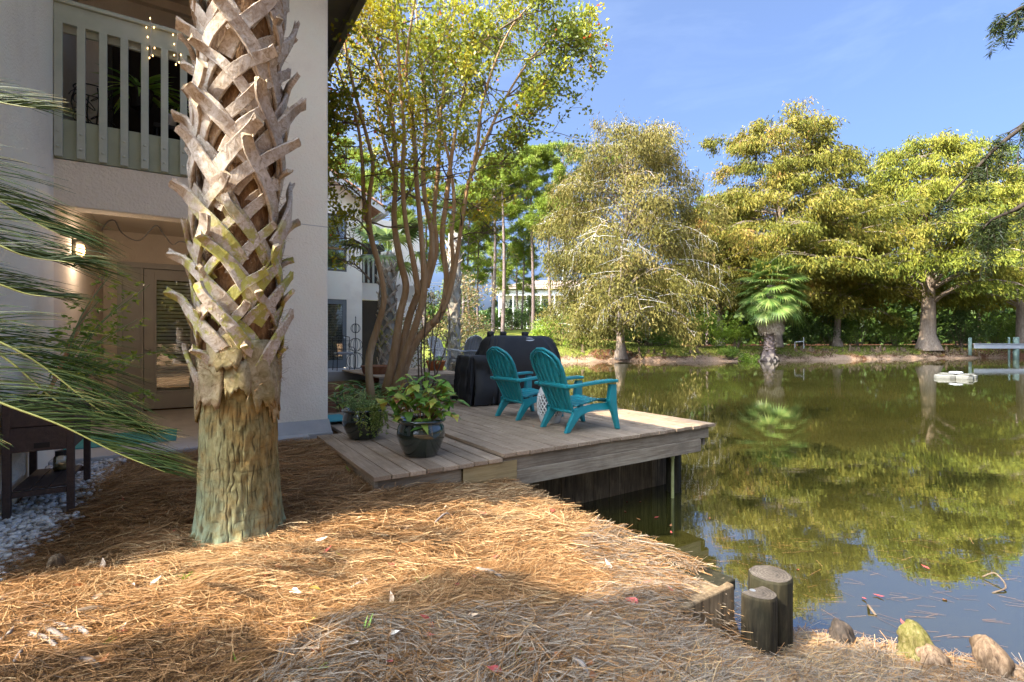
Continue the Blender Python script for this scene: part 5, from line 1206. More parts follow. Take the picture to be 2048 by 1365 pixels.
# second sabal palm and the white barked palm beside the neighbour's deck
def mid_palm(name, label, px, py, Y, r, z0, z1, group=None, boots_n=70, crown=10, sc=.8):
    b0 = P(px, py, Y); b0.z = gz(b0.x, b0.y)-.1; t = thing(name, label, 'palm tree', b0)
    MB().tube([(0,0,0),(0,0,z0*.6),(.01,0,z0),(0,.03,z1)], [r*1.25, r*1.05, r, r*.9], 16).build('trunk', M['greybark'], t, smooth=True)
    for k in range(boots_n):
        zz = z0+(z1-z0)*(k/boots_n); o = obj('leaf_boot', boots[k % 10], t, loc=(0,0,zz)); o.rotation_euler = (0,0,k*2.4); o.scale = (r/.2*.95,)*2+(1.0,)
    for k in range(crown):
        a = k*2.4; e = random.uniform(-.3,1.1); put(fm[k % 3], t, (0,0,z1), (math.cos(a)*math.cos(e), math.sin(a)*math.cos(e), math.sin(e)), (0,0,1), sc, 'fan_frond')
    return t
mid_palm('sabal_palm', 'booted palm trunk standing behind the crape myrtle against the white neighbour wall', 775, 745, 13.2, .20, .5, 3.6, None, 60, 14, .8)
mid_palm('sabal_palm', 'smooth grey palm trunk beside the terracotta pots left of the grill', 908, 730, 14.5, .18, 1.2, 5.2, None, 50, 0, .8)
# bare tan leaves on limbs around the second palm: small tree with pale dry leaves
stt = thing('dry_leaved_tree', 'small tree with pale dry leaves and bare twigs behind the crape myrtle', 'tree', P(905, 715, 17)); q0 = stt.location.copy(); q0.z = gz(q0.x, q0.y)-.1; stt.location = q0
tb = MB(); tt = []
tb.tube([(0,0,0),(.1,0,1.2),(.05,.1,2.6),(.2,0,4)], [.09,.08,.06,.04], 8)
for k in range(15): wander(Vector((random.uniform(-.1,.2),0,random.uniform(1.4,4))), Vector((random.uniform(-1,1), random.uniform(-1,1), random.uniform(0,.6))).normalized(), random.uniform(.8,1.6), .02, 2, tb, tt)
tb.build('trunk', M['greybark'], stt); TPs = np.array([list(a[0]) for a in tt]); base = np.repeat(TPs, 14, 0)+rng.normal(size=(len(TPs)*14,3))*.12
V, F = leafV(base, rdir(len(base)), .085, .05); M['dryleaf'] = leafmat('dry_leaf', [(0,(.10,.13,.03)),(.4,(.30,.27,.10)),(.7,(.42,.34,.18)),(1,(.42,.22,.10))], .35); obj('crown', mesh_np('crown', V, F, M['dryleaf'], rng.random(len(F))), stt)
# orange pots with spiky plants on the neighbour deck
for i, (px, lab, lab2) in enumerate(((864,'orange terracotta pot at the far side of the neighbour deck, left one','spiky green plant in the left orange pot'),(879,'orange terracotta pot at the far side of the neighbour deck, right one','spiky green plant in the right orange pot'))):
    b0 = P(px, 722, 13.6); b0.z = .45; t = thing('terracotta_pot', lab, 'plant pot', b0, 0, 'orange pots on the neighbour deck')
    MB().lathe([(.09,0),(.15,.22),(.165,.22),(.17,.27),(.15,.27),(.14,.24),(0,.24)], 20).build('pot_body', M['orange_pot'], t, smooth=True)
    t2 = thing('spiky_plant', lab2, 'plant', b0+Vector((0,0,.25)), 0, 'plants in the orange pots')
    for k in range(16):
        a = k*2.4; put(gl[k % 3], t2, (0,0,0), (math.cos(a), math.sin(a), random.uniform(.2,1.4)), (0,0,1), .75, 'leaf_blade')
ginger(868, 742, 12.6, 5, 'yellow green leafy plant at the edge of the neighbour deck', .3); 
gc = bpy.data.objects[-1] if False else None
def simple_adir(label, px, py, Y, rz):
    b0 = P(px, py, Y); b0.z = .45; return adirondack(label, M['greychair'], b0, rz, 'grey adirondack chairs on the neighbour deck')
simple_adir('grey plastic adirondack chair seen beside the covered grill, right of the smooth palm trunk', 930, 722, 13.9, ROT+R(100))
simple_adir('grey plastic adirondack chair behind the orange pots, left of the smooth palm trunk', 888, 700, 15.6, ROT+R(-70))
# black iron garden chair, wire obelisk, rusty bowl
ich = thing('iron_chair', 'black wrought iron patio chair with grey cushion by the neighbour door', 'chair', UV(3.75, 14.6, .415), ROT)
b = MB()
for x in (-.24,.24):
    b.tube(bez([(x,-.22,0),(x,-.25,.2),(x,-.22,.44),(x,.24,.44)],10), .011, 6); b.tube(bez([(x,.28,0),(x,.22,.25),(x,.24,.44),(x,.30,.95)],10), .011, 6); b.tube(bez([(x,-.2,.44),(x,-.24,.62),(x,.0,.66),(x,.27,.66)],10), .010, 6)
b.tube([(-.24,.30,.95),(0,.31,1.0),(.24,.30,.95)], .011, 6)
for k in range(7): b.tube([(-.2+.066*k,.24,.46),(-.2+.066*k,.305,.96)], .006, 5)
for z in (.6,.72,.84): b.tube([(-.24,.26+.0,z),(.24,.26,z)], .006, 5)
b.build('iron_frame', M['black_iron'], ich); MB().box(-.22,.22,-.22,.22,.45,.52).build('cushion', M['greychair'], ich, bevel=.02)
ob = thing('wire_obelisk', 'thin black wire garden ornament with stacked hoops beside the neighbour door', 'garden ornament', UV(4.28, 15.3, .415), ROT)
b = MB(); b.tube([(0,0,0),(0,0,1.5)], .012, 6); b.lathe([(.0,1.5),(.02,1.53),(0,1.6)], 8)
for zc, rr in ((1.22,.14),(.72,.20),(.22,.27)):
    for a in (0, math.pi/3, 2*math.pi/3): b.tube([(rr*math.cos(q)*math.cos(a), rr*math.cos(q)*math.sin(a), max(0.01, zc+rr*math.sin(q))) for q in np.linspace(0, 6.283, 24)], .008, 5)
b.build('wire_frame', M['black_iron'], ob)
rb_ = thing('rusty_bowl', 'rusty metal fire bowl behind the crape myrtle stems', 'bowl', P(755, 742, 12.3)); rb_.location.z = .25
MB().lathe([(.10,0),(.26,.08),(.36,.25),(.38,.36),(.40,.37),(.40,.40),(.35,.40),(.33,.3),(0,.15)], 24).build('bowl', M['rust'], rb_, smooth=True)
for k in range(3): MB().tube([(.26*math.cos(k*2.09),.26*math.sin(k*2.09),.1),(.33*math.cos(k*2.09),.33*math.sin(k*2.09),-.3)], .02, 6).build('leg', M['rust'], rb_)

# ================================================================== FAR BANK TREES
def leaf_cloud_mesh(name, Vf, m, rn): V, F = joinVF(Vf); return mesh_np(name, V, F, m, rn)
def bez2(a, c, b, t): return (1-t)[:,None]**2*a+2*((1-t)*t)[:,None]*c+(t**2)[:,None]*b
def cypress(name, label, base, H, prof, nl, cloud, mat, trunk_m, seed, lean=(0,0), tr=.45, leafL=.42, leafW=.13, hang=.8, dens=1.0, bare=0, bare_m=None, start=.16, droop=.18, group=None, asym=None, up_top=.5):
    r = np.random.default_rng(seed); b0 = Vector(base); b0.z = gz(b0.x, b0.y)-.15; t = thing(name, label, 'tree', b0, 0, group)
    hs = np.linspace(0, 1, 14); tx = lean[0]*hs**1.3; ty = lean[1]*hs**1.3
    tp = np.stack([tx+.12*np.sin(hs*7+seed), ty+.1*np.cos(hs*6), hs*H*.97], -1); tp[0,:2] = 0
    rad = np.interp(hs, [0,.02,.06,.3,.7,1], [tr*1.7,tr*1.3,tr,tr*.72,tr*.36,.03]); tb = MB(); tb.tube(tp, list(rad), 14, False)
    Vf = []; rn = []; bt = MB()
    for i in range(nl):
        f = start+(1-start)*((i+.5)/nl); f = min(.985, f+r.normal()*.012); Lm = np.interp(f, [p[0] for p in prof], [p[1] for p in prof])
        a = i*2.39996+r.normal()*.35; Lr = Lm*(.72+.5*r.random())
        if asym: Lr *= 1+asym[0]*math.cos(a)+asym[1]*math.sin(a)
        o0 = np.array([np.interp(f, hs, tp[:,0]), np.interp(f, hs, tp[:,1]), f*H*.97])
        rise = (.28*(1-f)+up_top*f)*Lr; e = o0+np.array([math.cos(a)*Lr, math.sin(a)*Lr, rise-droop*Lr*(1.2-f)+.13*Lr*r.normal()])
        c = o0+np.array([math.cos(a)*Lr*.55, math.sin(a)*Lr*.55, rise*1.15+.08*Lr])
        ts = np.linspace(0, 1, 8); lp = bez2(o0, c, e, ts); tb.tube(lp, list(np.linspace(max(.03, .010*Lr+.02), .015, 8)), 5, False)
        # side twigs carrying sprays
        ns = int(max(5, Lr*3.6)*dens)
        tt = .28+.72*r.random(ns)**.75; pos = bez2(o0, c, e, tt)
        side = np.array([-math.sin(a), math.cos(a), 0]); off = r.normal(size=ns)*(.16*Lr+.18)*(1.12-.5*tt)
        tw_ = pos+side*off[:,None]+np.array([math.cos(a), math.sin(a), 0])*(np.abs(r.normal(size=ns))*.22)[:,None]+np.array([0,0,1])*(r.normal(size=ns)*.26-.22*np.abs(off))[:,None]
        for j in range(ns):
            if r.random() < .4: bt.tube([pos[j], (pos[j]+tw_[j])/2+np.array([0,0,.08]), tw_[j]], [.02,.014,.006], 4, False)
        m_ = cloud; P0 = np.repeat(tw_, m_, 0); n_ = len(P0); cl = np.repeat(r.random(ns), m_)
        sp = r.normal(size=(n_,3))*np.array([.36,.36,.15]); dn = r.random(n_)
        P1 = P0+sp+np.array([0,0,-1.0])*(dn**1.5*hang*(.4+.6*np.repeat(r.random(ns), m_)))[:,None]
        D = nrm(np.array([math.cos(a)*.35, math.sin(a)*.35, -.9])+r.normal(size=(n_,3))*.42)
        L = leafL*(.6+.7*r.random(n_)); Vf.append(leafV(P1, D, L, leafW*(.6+.7*r.random(n_)), np.cross(D, nrm(r.normal(size=(n_,3)))), .1, .5))
        rn.append(np.clip(.5*cl+.35*r.random(n_)+.15*(1-dn)+.1*r.normal(), 0, 1))
    tb.build('trunk', trunk_m, t, smooth=True); bt.build('twigs', bare_m or trunk_m, t)
    # top leader sprays
    obj('crown', leaf_cloud_mesh('crown', Vf, mat, np.concatenate(rn)), t)
    return t, b0
M['cyp_gold'] = leafmat('golden_cypress_foliage', [(0,(0.088,0.091,0.011)),(.35,(0.167,0.159,0.019)),(.65,(0.262,0.226,0.029)),(.9,(0.341,0.263,0.048)),(1,(0.317,0.175,0.045))], .17, .6, .15)
M['cyp_olive'] = leafmat('olive_cypress_foliage', [(0,(0.055,0.066,0.009)),(.35,(0.111,0.113,0.014)),(.7,(0.188,0.161,0.022)),(.9,(0.234,0.171,0.034)),(1,(0.234,0.126,0.034))], .17, .6, .15)
M['cyp_dusty'] = leafmat('dusty_weeping_foliage', [(0,(0.069,0.068,0.014)),(.4,(0.125,0.112,0.025)),(.75,(0.186,0.151,0.038)),(1,(0.228,0.158,0.062))], .17, .65, .12)
M['cyp_green'] = leafmat('yellow_green_cypress_foliage', [(0,(0.062,0.084,0.011)),(.4,(0.138,0.151,0.016)),(.8,(0.235,0.215,0.027)),(1,(0.290,0.235,0.044))], .17, .6, .15)
# weeping dusty tree in front of the grill
wt, wb = cypress('weeping_cypress', 'wide weeping tree with dusty olive foliage and bleached twigs behind the grill', P(1242, 702, 46.6), 20.6,
    [(.1,6.4),(.23,7.6),(.45,7.8),(.62,7.4),(.8,6.0),(.92,4.0),(1,2.4)], 96, 40, M['cyp_dusty'], M['cypbark'], 3, (.6,0), .40, .34, .085, 2.2, 1.1, start=.12, droop=.34, bare_m=M['whitetwig'], up_top=.5)
# drooping bleached branches on the outside of it
bb_ = MB(); hl = []
r = np.random.default_rng(5)
for (x, y, x2, y2) in ((1255,600,1200,630),(1310,595,1420,600),(1330,560,1440,580),(1310,455,1380,490),(1360,520,1450,545),(1240,480,1300,510),(1290,405,1370,375),(1180,490,1150,500),(1240,350,1190,300),(1260,330,1255,250),(1290,340,1340,320),(1215,560,1160,570),(1300,640,1250,630),(1340,450,1420,480),(1200,390,1150,370),(1250,300,1230,265),(1290,300,1310,262)):
    a = np.array(P(x, y, 41.5 if y > 400 else 44.5)-wb); e = np.array(P(x2, y2, 40.5 if y > 400 else 44)-wb); c = (a+e)/2+np.array([0,0,.7]); ts = np.linspace(0,1,9); lp = bez2(a, c, e, ts)
    bb_.tube(lp, list(np.linspace(.024,.008,9)), 5, False)
    for k in range(16):
        i = r.integers(1, 9); q = lp[i]; d = (e-a)/np.linalg.norm(e-a)*.5+r.normal(size=3)*.35+np.array([0,0,-.35 if y > 400 else .1]); L = .5+1.2*r.random(); m1 = q+d*L*.5; m2 = q+d*L*.8+np.array([0,0,-L*.55 if y > 400 else 0])
        bb_.tube([q, m1, m2], [.013,.009,.005], 4, False); hl.append(m1); hl.append(m2); hl.append((m1+m2)/2)
bb_.build('bare_branches', M['whitetwig'], wt, kind='stuff')
hl = np.array(hl); Pn = np.repeat(hl, 8, 0)+r.normal(size=(len(hl)*8,3))*.28; V, F = leafV(Pn, nrm(r.normal(size=Pn.shape)*.5+np.array([0,0,-1])), .26, .06); obj('hanging_leaves', mesh_np('hanging_leaves', V, F, M['cyp_dusty'], r.random(len(F))), wt)
cypress('bald_cypress', 'tallest golden olive cypress behind the skirted fan palm', P(1550, 690, 56), 26.2,
    [(.12,8.5),(.25,10.5),(.42,11),(.52,9.5),(.62,6.2),(.72,6.5),(.82,7.4),(.9,6.6),(.96,4.6),(1,2.2)], 104, 34, M['cyp_olive'], M['cypbark'], 7, (1.0,0), .55, .46, .12, 1.1, 1.0, start=.17, droop=.12, up_top=.10)
cypress('bald_cypress', 'broad yellow green cypress with a flared grey trunk right of the fan palm', P(1857, 697, 57), 24.0,
    [(.15,9.5),(.25,12.0),(.4,11.2),(.55,9.5),(.7,7.6),(.82,6.0),(.92,4.2),(1,1.6)], 110, 34, M['cyp_green'], M['cypbark'], 12, (-.6,0), .80, .46, .12, 1.0, 1.0, start=.2, droop=.2, up_top=.3)
cypress('bald_cypress', 'yellow cypress at the right edge behind the green posts', P(2045, 690, 62), 21.0,
    [(.15,8),(.3,10),(.5,9),(.7,7),(.9,4.5),(1,2)], 76, 30, M['cyp_gold'], M['cypbark'], 15, (0,0), .6, .46, .13, .9, 1.0, start=.2, droop=.2)
cypress('bald_cypress', 'smaller rusty cypress between the fan palm and the flared trunk', P(1675, 690, 60), 17.5,
    [(.15,6.5),(.35,7.0),(.6,5.5),(.85,3.5),(1,1.5)], 60, 28, M['cyp_olive'], M['cypbark'], 18, (0,0), .4, .46, .13, .9, 1.0, start=.2, droop=.22)
cypress('bald_cypress', 'olive cypress partly hidden between the weeping tree and the tallest cypress', P(1440, 690, 60), 18.0,
    [(.15,6.0),(.35,7.0),(.6,5.5),(.85,3.5),(1,1.5)], 56, 28, M['cyp_olive'], M['cypbark'], 21, (0,0), .4, .46, .13, .9, 1.0, start=.2, droop=.22)
# pines
M['pineneedle'] = leafmat('pine_foliage', [(0,(.08,.13,.012)),(.4,(.17,.235,.025)),(.75,(.27,.32,.045)),(1,(.36,.37,.09))], .25, .5, .15)
def pine(label, px, py, Y, H, crown, R0, seed, group='tall pines beyond the pond', tufts=800, r0=.22, lean=0.0):
    r = np.random.default_rng(seed); b0 = P(px, py, Y); zb = gz(b0.x, b0.y)-.2; b0.z = zb; t = thing('pine_tree', label, 'tree', b0, 0, group); tb = MB()
    hs = np.linspace(0, 1, 9); tp = np.stack([lean*hs+.15*np.sin(hs*5+seed), .1*np.cos(hs*4), hs*H*.93], -1); tb.tube(tp, list(np.linspace(r0, r0*.35, 9)), 10, False)
    cen = []
    nb = 26
    for i in range(nb):
        f = crown+(1-crown)*(i+.5)/nb; a = i*2.4+r.normal()*.3; L = R0*math.sin(math.pi*min(1,.22+.70*(f-crown)/(1-crown)))*(.65+.5*r.random())
        o0 = np.array([np.interp(f, hs, tp[:,0]), np.interp(f, hs, tp[:,1]), f*H*.93]); e = o0+np.array([math.cos(a)*L, math.sin(a)*L, .35*L+.1*L*r.normal()])
        c = (o0+e)/2+np.array([0,0,-.05*L]); lp = bez2(o0, c, e, np.linspace(0,1,6)); tb.tube(lp, list(np.linspace(.06,.02,6)), 5, False)
        for s in (.55,.75,.9,1.0): cen.append((bez2(o0, c, e, np.array([s]))[0]+r.normal(size=3)*.35, .75*(.6+.5*r.random())))
    tb.build('trunk', M['pinebark'], t, smooth=True); Vf = []; rn = []
    per = max(2, int(tufts/len(cen)))
    for q, s in cen:
        tc = q+nrm(r.normal(size=(per,3)))*(r.random(per)**.4)[:,None]*np.array([1,1,.55])*s
        D = nrm(r.normal(size=(per*11,3))+np.array([0,0,.35])); Pn = np.repeat(tc, 11, 0); Vf.append(leafV(Pn, D, .36+.16*r.random(len(Pn)), .055, None, .05, .5)); rn.append(np.clip(np.repeat(r.random(per), 11)*.7+.3*r.random(len(Pn)), 0, 1))
    obj('crown', leaf_cloud_mesh('crown', Vf, M['pineneedle'], np.concatenate(rn)), t); return t
for i, (px, py, Y, H, cr, R0, lb) in enumerate(((988,655,62,21.5,.70,3.9,'tall pine with a pale trunk, second of the close pair behind the grill'),(1006,658,60,22.5,.68,4.2,'tall pine with a reddish trunk directly above the grill lid'),
        (1064,652,62,24.2,.68,4.4,'tall pine whose crown tops the group left of the weeping tree'),(1100,658,58,17.0,.74,3.0,'bare trunked pine nearest the weeping tree'),
        (938,640,64,19.5,.62,3.4,'slim pine behind the outer crape myrtle stem'),(957,648,66,20.5,.66,3.2,'slim pine just right of the outer crape myrtle stem'),
        (1046,650,70,16.0,.6,2.4,'thin vine clad pine between the tall pines'),(1128,655,64,25.5,.66,5.0,'pine whose crown shows behind the left edge of the weeping tree'))):
    pine(lb, px, py, Y, H, cr, R0, 30+i, tufts=2300 if R0 > 3.5 else 1300, r0=.26 if i in (0,1,2,3) else .17)
for i, (px, Y, H, R0, lb) in enumerate(((925,66,15,4.0,'low spreading pine left of the two slim pines'),(985,80,17,4.5,'bushy young pine far behind the pair of tall pines'),(1035,84,15,4.5,'bushy young pine far behind the thin vine clad pine'),(690,48,21,4.5,'bright pine crown seen behind the left crape myrtle foliage'),(760,55,20,4.5,'pine partly hidden by the middle crape myrtle stems'),(850,60,21,4.5,'pine seen through the upper crape myrtle stems'),
        (1415,74,23,3.6,'small distant pine crown between the weeping tree and the tallest cypress'),(1685,78,24,4.5,'dark pine crown peeping between the two cypresses'),(2035,74,31,7.5,'large bright green pine crown at the upper right'),(1960,80,29,6,'bright green pine behind the right cypress crown'))):
    pine(lb, px, 668, Y, H, .42, R0, 50+i, 'pines in the far background', tufts=2000)
# skirted fan palm
fpz = thing('fan_palm', 'fan palm with a skirt of dead fronds on the far bank', 'palm tree', P(1536, 708, 47.6)); b0 = fpz.location.copy(); b0.z = gz(b0.x, b0.y)-.1; fpz.location = b0; b0 = b0.copy()
tb = MB(); tb.tube([(0,0,0),(.05,0,.5),(.1,0,1.4),(.1,0,2.6),(.2,0,4.5),(.3,0,7.2)], [.85,.62,.45,.40,.40,.36], 18); tb.build('trunk', M['pinebark'], fpz, smooth=True)
M['skirtboot'] = flat('dry_trunk_scale', (.24,.185,.14), .9)
sb = broadleaf('trunk_scale', .55, .35, M['skirtboot'], .6, .2, 4)
for k in range(64):
    a = k*2.4; z = .15+2.5*k/64; rr = np.interp(z, [0,.5,1.4,3],[.85,.62,.45,.4]); put(sb, fpz, (rr*math.cos(a)+.05, rr*math.sin(a), z), (math.cos(a)*.6, math.sin(a)*.6, .55 if z > .8 else -.2), (0,0,1), random.uniform(.8,1.3), 'trunk_scale')
M['fanlive'] = leafmat('bright_fan_leaf', [(0,(0.077,0.148,0.030)),(.5,(0.148,0.231,0.043)),(1,(0.261,0.313,0.086))], .35, .45, .3)
f1 = [fan_mesh('fan_frond', M['fanlive'], 1.0, 26, 2.0, .22, 1.25, 90+s, .5, .5) for s in range(3)]; f2 = [fan_mesh('dead_frond', M['fandead'], .95, 18, .9, .1, .7, 95+s, .9, .2) for s in range(3)]
for k in range(56):
    a = k*2.39996; e = math.asin(1-1.42*((k+.5)/56)); put(f1[k % 3], fpz, (.3,0,5.4+1.9*(1-k/56)), (math.cos(a)*math.cos(e), math.sin(a)*math.cos(e), math.sin(e)), (random.uniform(-.3,.3), random.uniform(-.3,.3), 1) if e < 1.1 else (-math.cos(a), -math.sin(a), .3), random.uniform(.85,1.1)*1.6, 'fan_frond')
for k in range(80):
    a = k*2.39996; z = 5.5-1.3*(k/80); put(f2[k % 3], fpz, (.3+.25*math.cos(a), .25*math.sin(a), z), (math.cos(a)*.75, math.sin(a)*.75, -.75-.5*k/80), (math.cos(a), math.sin(a), .5), random.uniform(.8,1.1)*1.25, 'dead_frond')

# understory shrubs, hedges, far wood
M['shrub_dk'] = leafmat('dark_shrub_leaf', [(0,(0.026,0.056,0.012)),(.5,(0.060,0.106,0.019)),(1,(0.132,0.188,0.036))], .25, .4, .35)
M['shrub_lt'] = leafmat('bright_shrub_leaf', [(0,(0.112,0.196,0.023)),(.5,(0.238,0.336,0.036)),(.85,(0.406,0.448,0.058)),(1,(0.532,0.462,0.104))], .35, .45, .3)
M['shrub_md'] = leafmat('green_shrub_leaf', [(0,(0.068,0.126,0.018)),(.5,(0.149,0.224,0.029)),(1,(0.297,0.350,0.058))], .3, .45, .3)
def shrub(label, px, py, Y, wx, wy, h, mat, n, leaf=.16, group='shrubs on the far bank', seed=None, name='shrub'):
    r = np.random.default_rng(seed or int(px*7+py)); b0 = P(px, py, Y); b0.z = gz(b0.x, b0.y)-.05; t = thing(name, label, 'shrub', b0, 0, group)
    nb = max(6, int(wx*wy*1.2)+6); cen = np.stack([r.normal(size=nb)*wx*.36, r.normal(size=nb)*wy*.36, h*(.25+.6*r.random(nb))], -1); cen[:,2] *= np.exp(-((cen[:,0]/wx)**2+(cen[:,1]/wy)**2)*1.1)
    s = .32*min(wx, h)*(.6+.6*r.random(nb)); st = MB()
    for c, sc in list(zip(cen, s))[:14]: st.tube([(c[0]*.2,c[1]*.2,0), tuple(c*.6), tuple(c)], [.04,.03,.01], 4, False)
    st.build('stems', M['twig'], t)
    w_ = r.integers(0, nb, n); d = nrm(r.normal(size=(n,3))); Pn = cen[w_]+d*(r.random(n)**.33*s[w_])[:,None]*np.array([1.15,1.15,.9]); Pn = Pn[Pn[:,2] > -.05]; m_ = len(Pn)
    V, F = leafV(Pn, nrm(r.normal(size=(m_,3))+np.array([0,0,-.2])), leaf*(.7+.6*r.random(m_)), leaf*.62); obj('foliage', mesh_np('foliage', V, F, mat, np.clip(vnoise(Pn[:,0]*1.3, Pn[:,2]*1.3+Pn[:,1], 77)*.6+.4*r.random(m_), 0, 1)), t); return t
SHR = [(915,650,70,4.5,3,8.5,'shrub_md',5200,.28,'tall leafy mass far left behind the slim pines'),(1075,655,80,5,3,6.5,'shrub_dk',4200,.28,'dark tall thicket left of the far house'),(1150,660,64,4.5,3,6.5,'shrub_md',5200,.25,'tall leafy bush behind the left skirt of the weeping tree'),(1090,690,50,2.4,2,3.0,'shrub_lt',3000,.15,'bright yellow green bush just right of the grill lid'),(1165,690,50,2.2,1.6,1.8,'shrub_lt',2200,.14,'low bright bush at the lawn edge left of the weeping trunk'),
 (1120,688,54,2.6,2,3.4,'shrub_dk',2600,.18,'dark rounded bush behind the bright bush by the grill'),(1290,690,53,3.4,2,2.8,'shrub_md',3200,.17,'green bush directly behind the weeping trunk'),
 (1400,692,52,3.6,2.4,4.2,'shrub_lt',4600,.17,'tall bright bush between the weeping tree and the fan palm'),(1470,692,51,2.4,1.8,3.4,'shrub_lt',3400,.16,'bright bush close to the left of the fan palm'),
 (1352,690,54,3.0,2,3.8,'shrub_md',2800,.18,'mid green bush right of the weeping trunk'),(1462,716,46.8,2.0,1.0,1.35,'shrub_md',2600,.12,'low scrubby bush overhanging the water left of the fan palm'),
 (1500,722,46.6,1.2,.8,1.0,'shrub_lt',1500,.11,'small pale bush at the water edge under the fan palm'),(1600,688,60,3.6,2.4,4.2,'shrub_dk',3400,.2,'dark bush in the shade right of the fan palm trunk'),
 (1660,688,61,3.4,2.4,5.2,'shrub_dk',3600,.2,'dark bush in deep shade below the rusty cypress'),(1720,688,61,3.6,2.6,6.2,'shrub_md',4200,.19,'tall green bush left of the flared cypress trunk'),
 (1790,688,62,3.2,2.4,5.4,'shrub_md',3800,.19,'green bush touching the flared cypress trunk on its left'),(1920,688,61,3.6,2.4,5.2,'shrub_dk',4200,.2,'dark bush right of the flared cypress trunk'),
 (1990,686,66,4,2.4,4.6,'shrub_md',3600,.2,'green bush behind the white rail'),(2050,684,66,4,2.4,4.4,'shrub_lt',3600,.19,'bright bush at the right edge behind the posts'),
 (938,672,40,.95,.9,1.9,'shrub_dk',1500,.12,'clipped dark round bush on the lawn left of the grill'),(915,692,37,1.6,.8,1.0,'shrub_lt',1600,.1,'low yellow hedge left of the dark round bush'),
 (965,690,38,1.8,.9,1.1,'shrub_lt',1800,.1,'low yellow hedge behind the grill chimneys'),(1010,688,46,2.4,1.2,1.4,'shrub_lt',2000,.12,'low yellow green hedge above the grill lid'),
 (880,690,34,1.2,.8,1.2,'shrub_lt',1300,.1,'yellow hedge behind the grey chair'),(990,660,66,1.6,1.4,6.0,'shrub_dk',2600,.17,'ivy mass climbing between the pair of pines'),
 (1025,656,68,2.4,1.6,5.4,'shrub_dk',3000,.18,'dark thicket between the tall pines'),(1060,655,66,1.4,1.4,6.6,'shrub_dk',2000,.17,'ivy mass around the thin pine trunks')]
for s in SHR: shrub(s[9], s[0], s[1], s[2], s[3], s[4], s[5], M[s[6]], s[7], s[8])
# distant wood: one mass
r = np.random.default_rng(99); Xs = []; 
n = 52000; xx = r.uniform(12, 120, n); yy = 72+r.random(n)*14+.08*xx; hmax = 9.5+5*vnoise(xx*.12, yy*.12, 81)+3*vnoise(xx*.4, yy*.3, 82); zz = hmax*r.random(n)**.8
Pn = np.stack([xx, yy, zz+.3], -1); V, F = leafV(Pn, rdir(n), .8+.5*r.random(n), .55); obj('distant_wood', mesh_np('distant_wood', V, F, M['shrub_dk'], np.clip(.6*vnoise(xx*.5, zz*.6, 83)+.4*r.random(n), 0, 1)), kind='stuff')
n = 30000; xx = r.uniform(-60, 4, n); yy = 105+r.random(n)*14; hmax = 4+3*vnoise(xx*.2, yy*.12, 84); zz = 2.6+hmax*r.random(n)**.8
Pn = np.stack([xx, yy, zz], -1); V, F = leafV(Pn, rdir(n), .7, .5); obj('distant_wood', mesh_np('distant_wood', V, F, M['shrub_dk'], r.random(len(F))), kind='stuff')
# wood to the sides and behind the camera, mirrored in the panes
for (cx, cy, H, sd_, lb) in ((4,-12.5,16,134,'cypress behind the viewer nearest the waterline'),(12,-19,19,135,'tallest cypress behind the viewer'),(9,-11,15,131,'cypress on the bank behind the viewer'),(-1.5,-16,17,132,'cypress behind the viewer mirrored in the door glass'),(19,-16,16,133,'cypress far along the bank behind the viewer')):
    cypress('bald_cypress', lb, (cx, cy, 0), H, [(.15,4.5),(.35,5.5),(.6,4.5),(.85,3),(1,1)], 34, 14, M['cyp_gold'], M['cypbark'], sd_, (0,0), .35, .5, .2, .8, .9, start=.15)
# ================================================================== FAR STRUCTURES
hs = thing('far_house', 'distant pale house with white porch columns and brown shingle roof beyond the pines', 'house', P(1085, 640, 105)); z0 = gz(hs.location.x, hs.location.y); hs.location.z = z0
def hp(n, mb, m, **k): return mb.build(n, m, hs, **k)
def zz_(y): return EYE-(y-683)/1000*105-z0
hp('wall', MB().box(-9,12,1.6,9,-1,zz_(585)), flat('pale_cream_wall',(.58,.55,.46))); hp('porch_beam', MB().box(-9.5,12,-.1,.3,zz_(592),zz_(580)), M['white'])
rr = MB(); rr.add([(-10.5,-.8,zz_(579)),(13,-.8,zz_(579)),(9,5,zz_(556)),(-2.5,5,zz_(556)),(-10.5,11,zz_(579)),(13,11,zz_(579))], [(0,1,2,3),(0,3,4),(1,5,2),(2,5,4,3)]); hp('roof', rr, M['shingle'])
cmz = MB().lathe([(.30,0),(.30,.2),(.22,.3),(.2,zz_(592)-.2),(.28,zz_(592))], 12).mesh('porch_column', M['white'])
for k in range(8): obj('porch_column', cmz, hs, loc=(-9+2.9*k, .1, 0))
for k in range(5): 
    w_ = hp('window', MB().box(-7+3.6*k,-5.8+3.6*k,1.52,1.6,zz_(618),zz_(598)), M['white']); MB().box(-6.9+3.6*k,-5.9+3.6*k,1.5,1.519,zz_(616),zz_(599.5)).build('pane', flat('dark_pane',(.05,.06,.07),.1), w_)
wt2 = thing('water_tower', 'white water tower showing through gaps in the weeping tree', 'water tower', P(1130, 690, 210)); wt2.location.z = 0
def zt_(y): return EYE-(y-683)/1000*210
MB().lathe([(3.2,0),(1.7,4),(1.3,12),(1.3,zt_(490)),(2.5,zt_(478))], 24).build('pedestal', M['white'], wt2, smooth=True)
MB().lathe([(2.5,zt_(478)),(6.5,zt_(468)),(9.2,zt_(452)),(9.6,zt_(442)),(8.6,zt_(428)),(5,zt_(417)),(0,zt_(413))], 32).build('tank', M['white'], wt2, smooth=True)
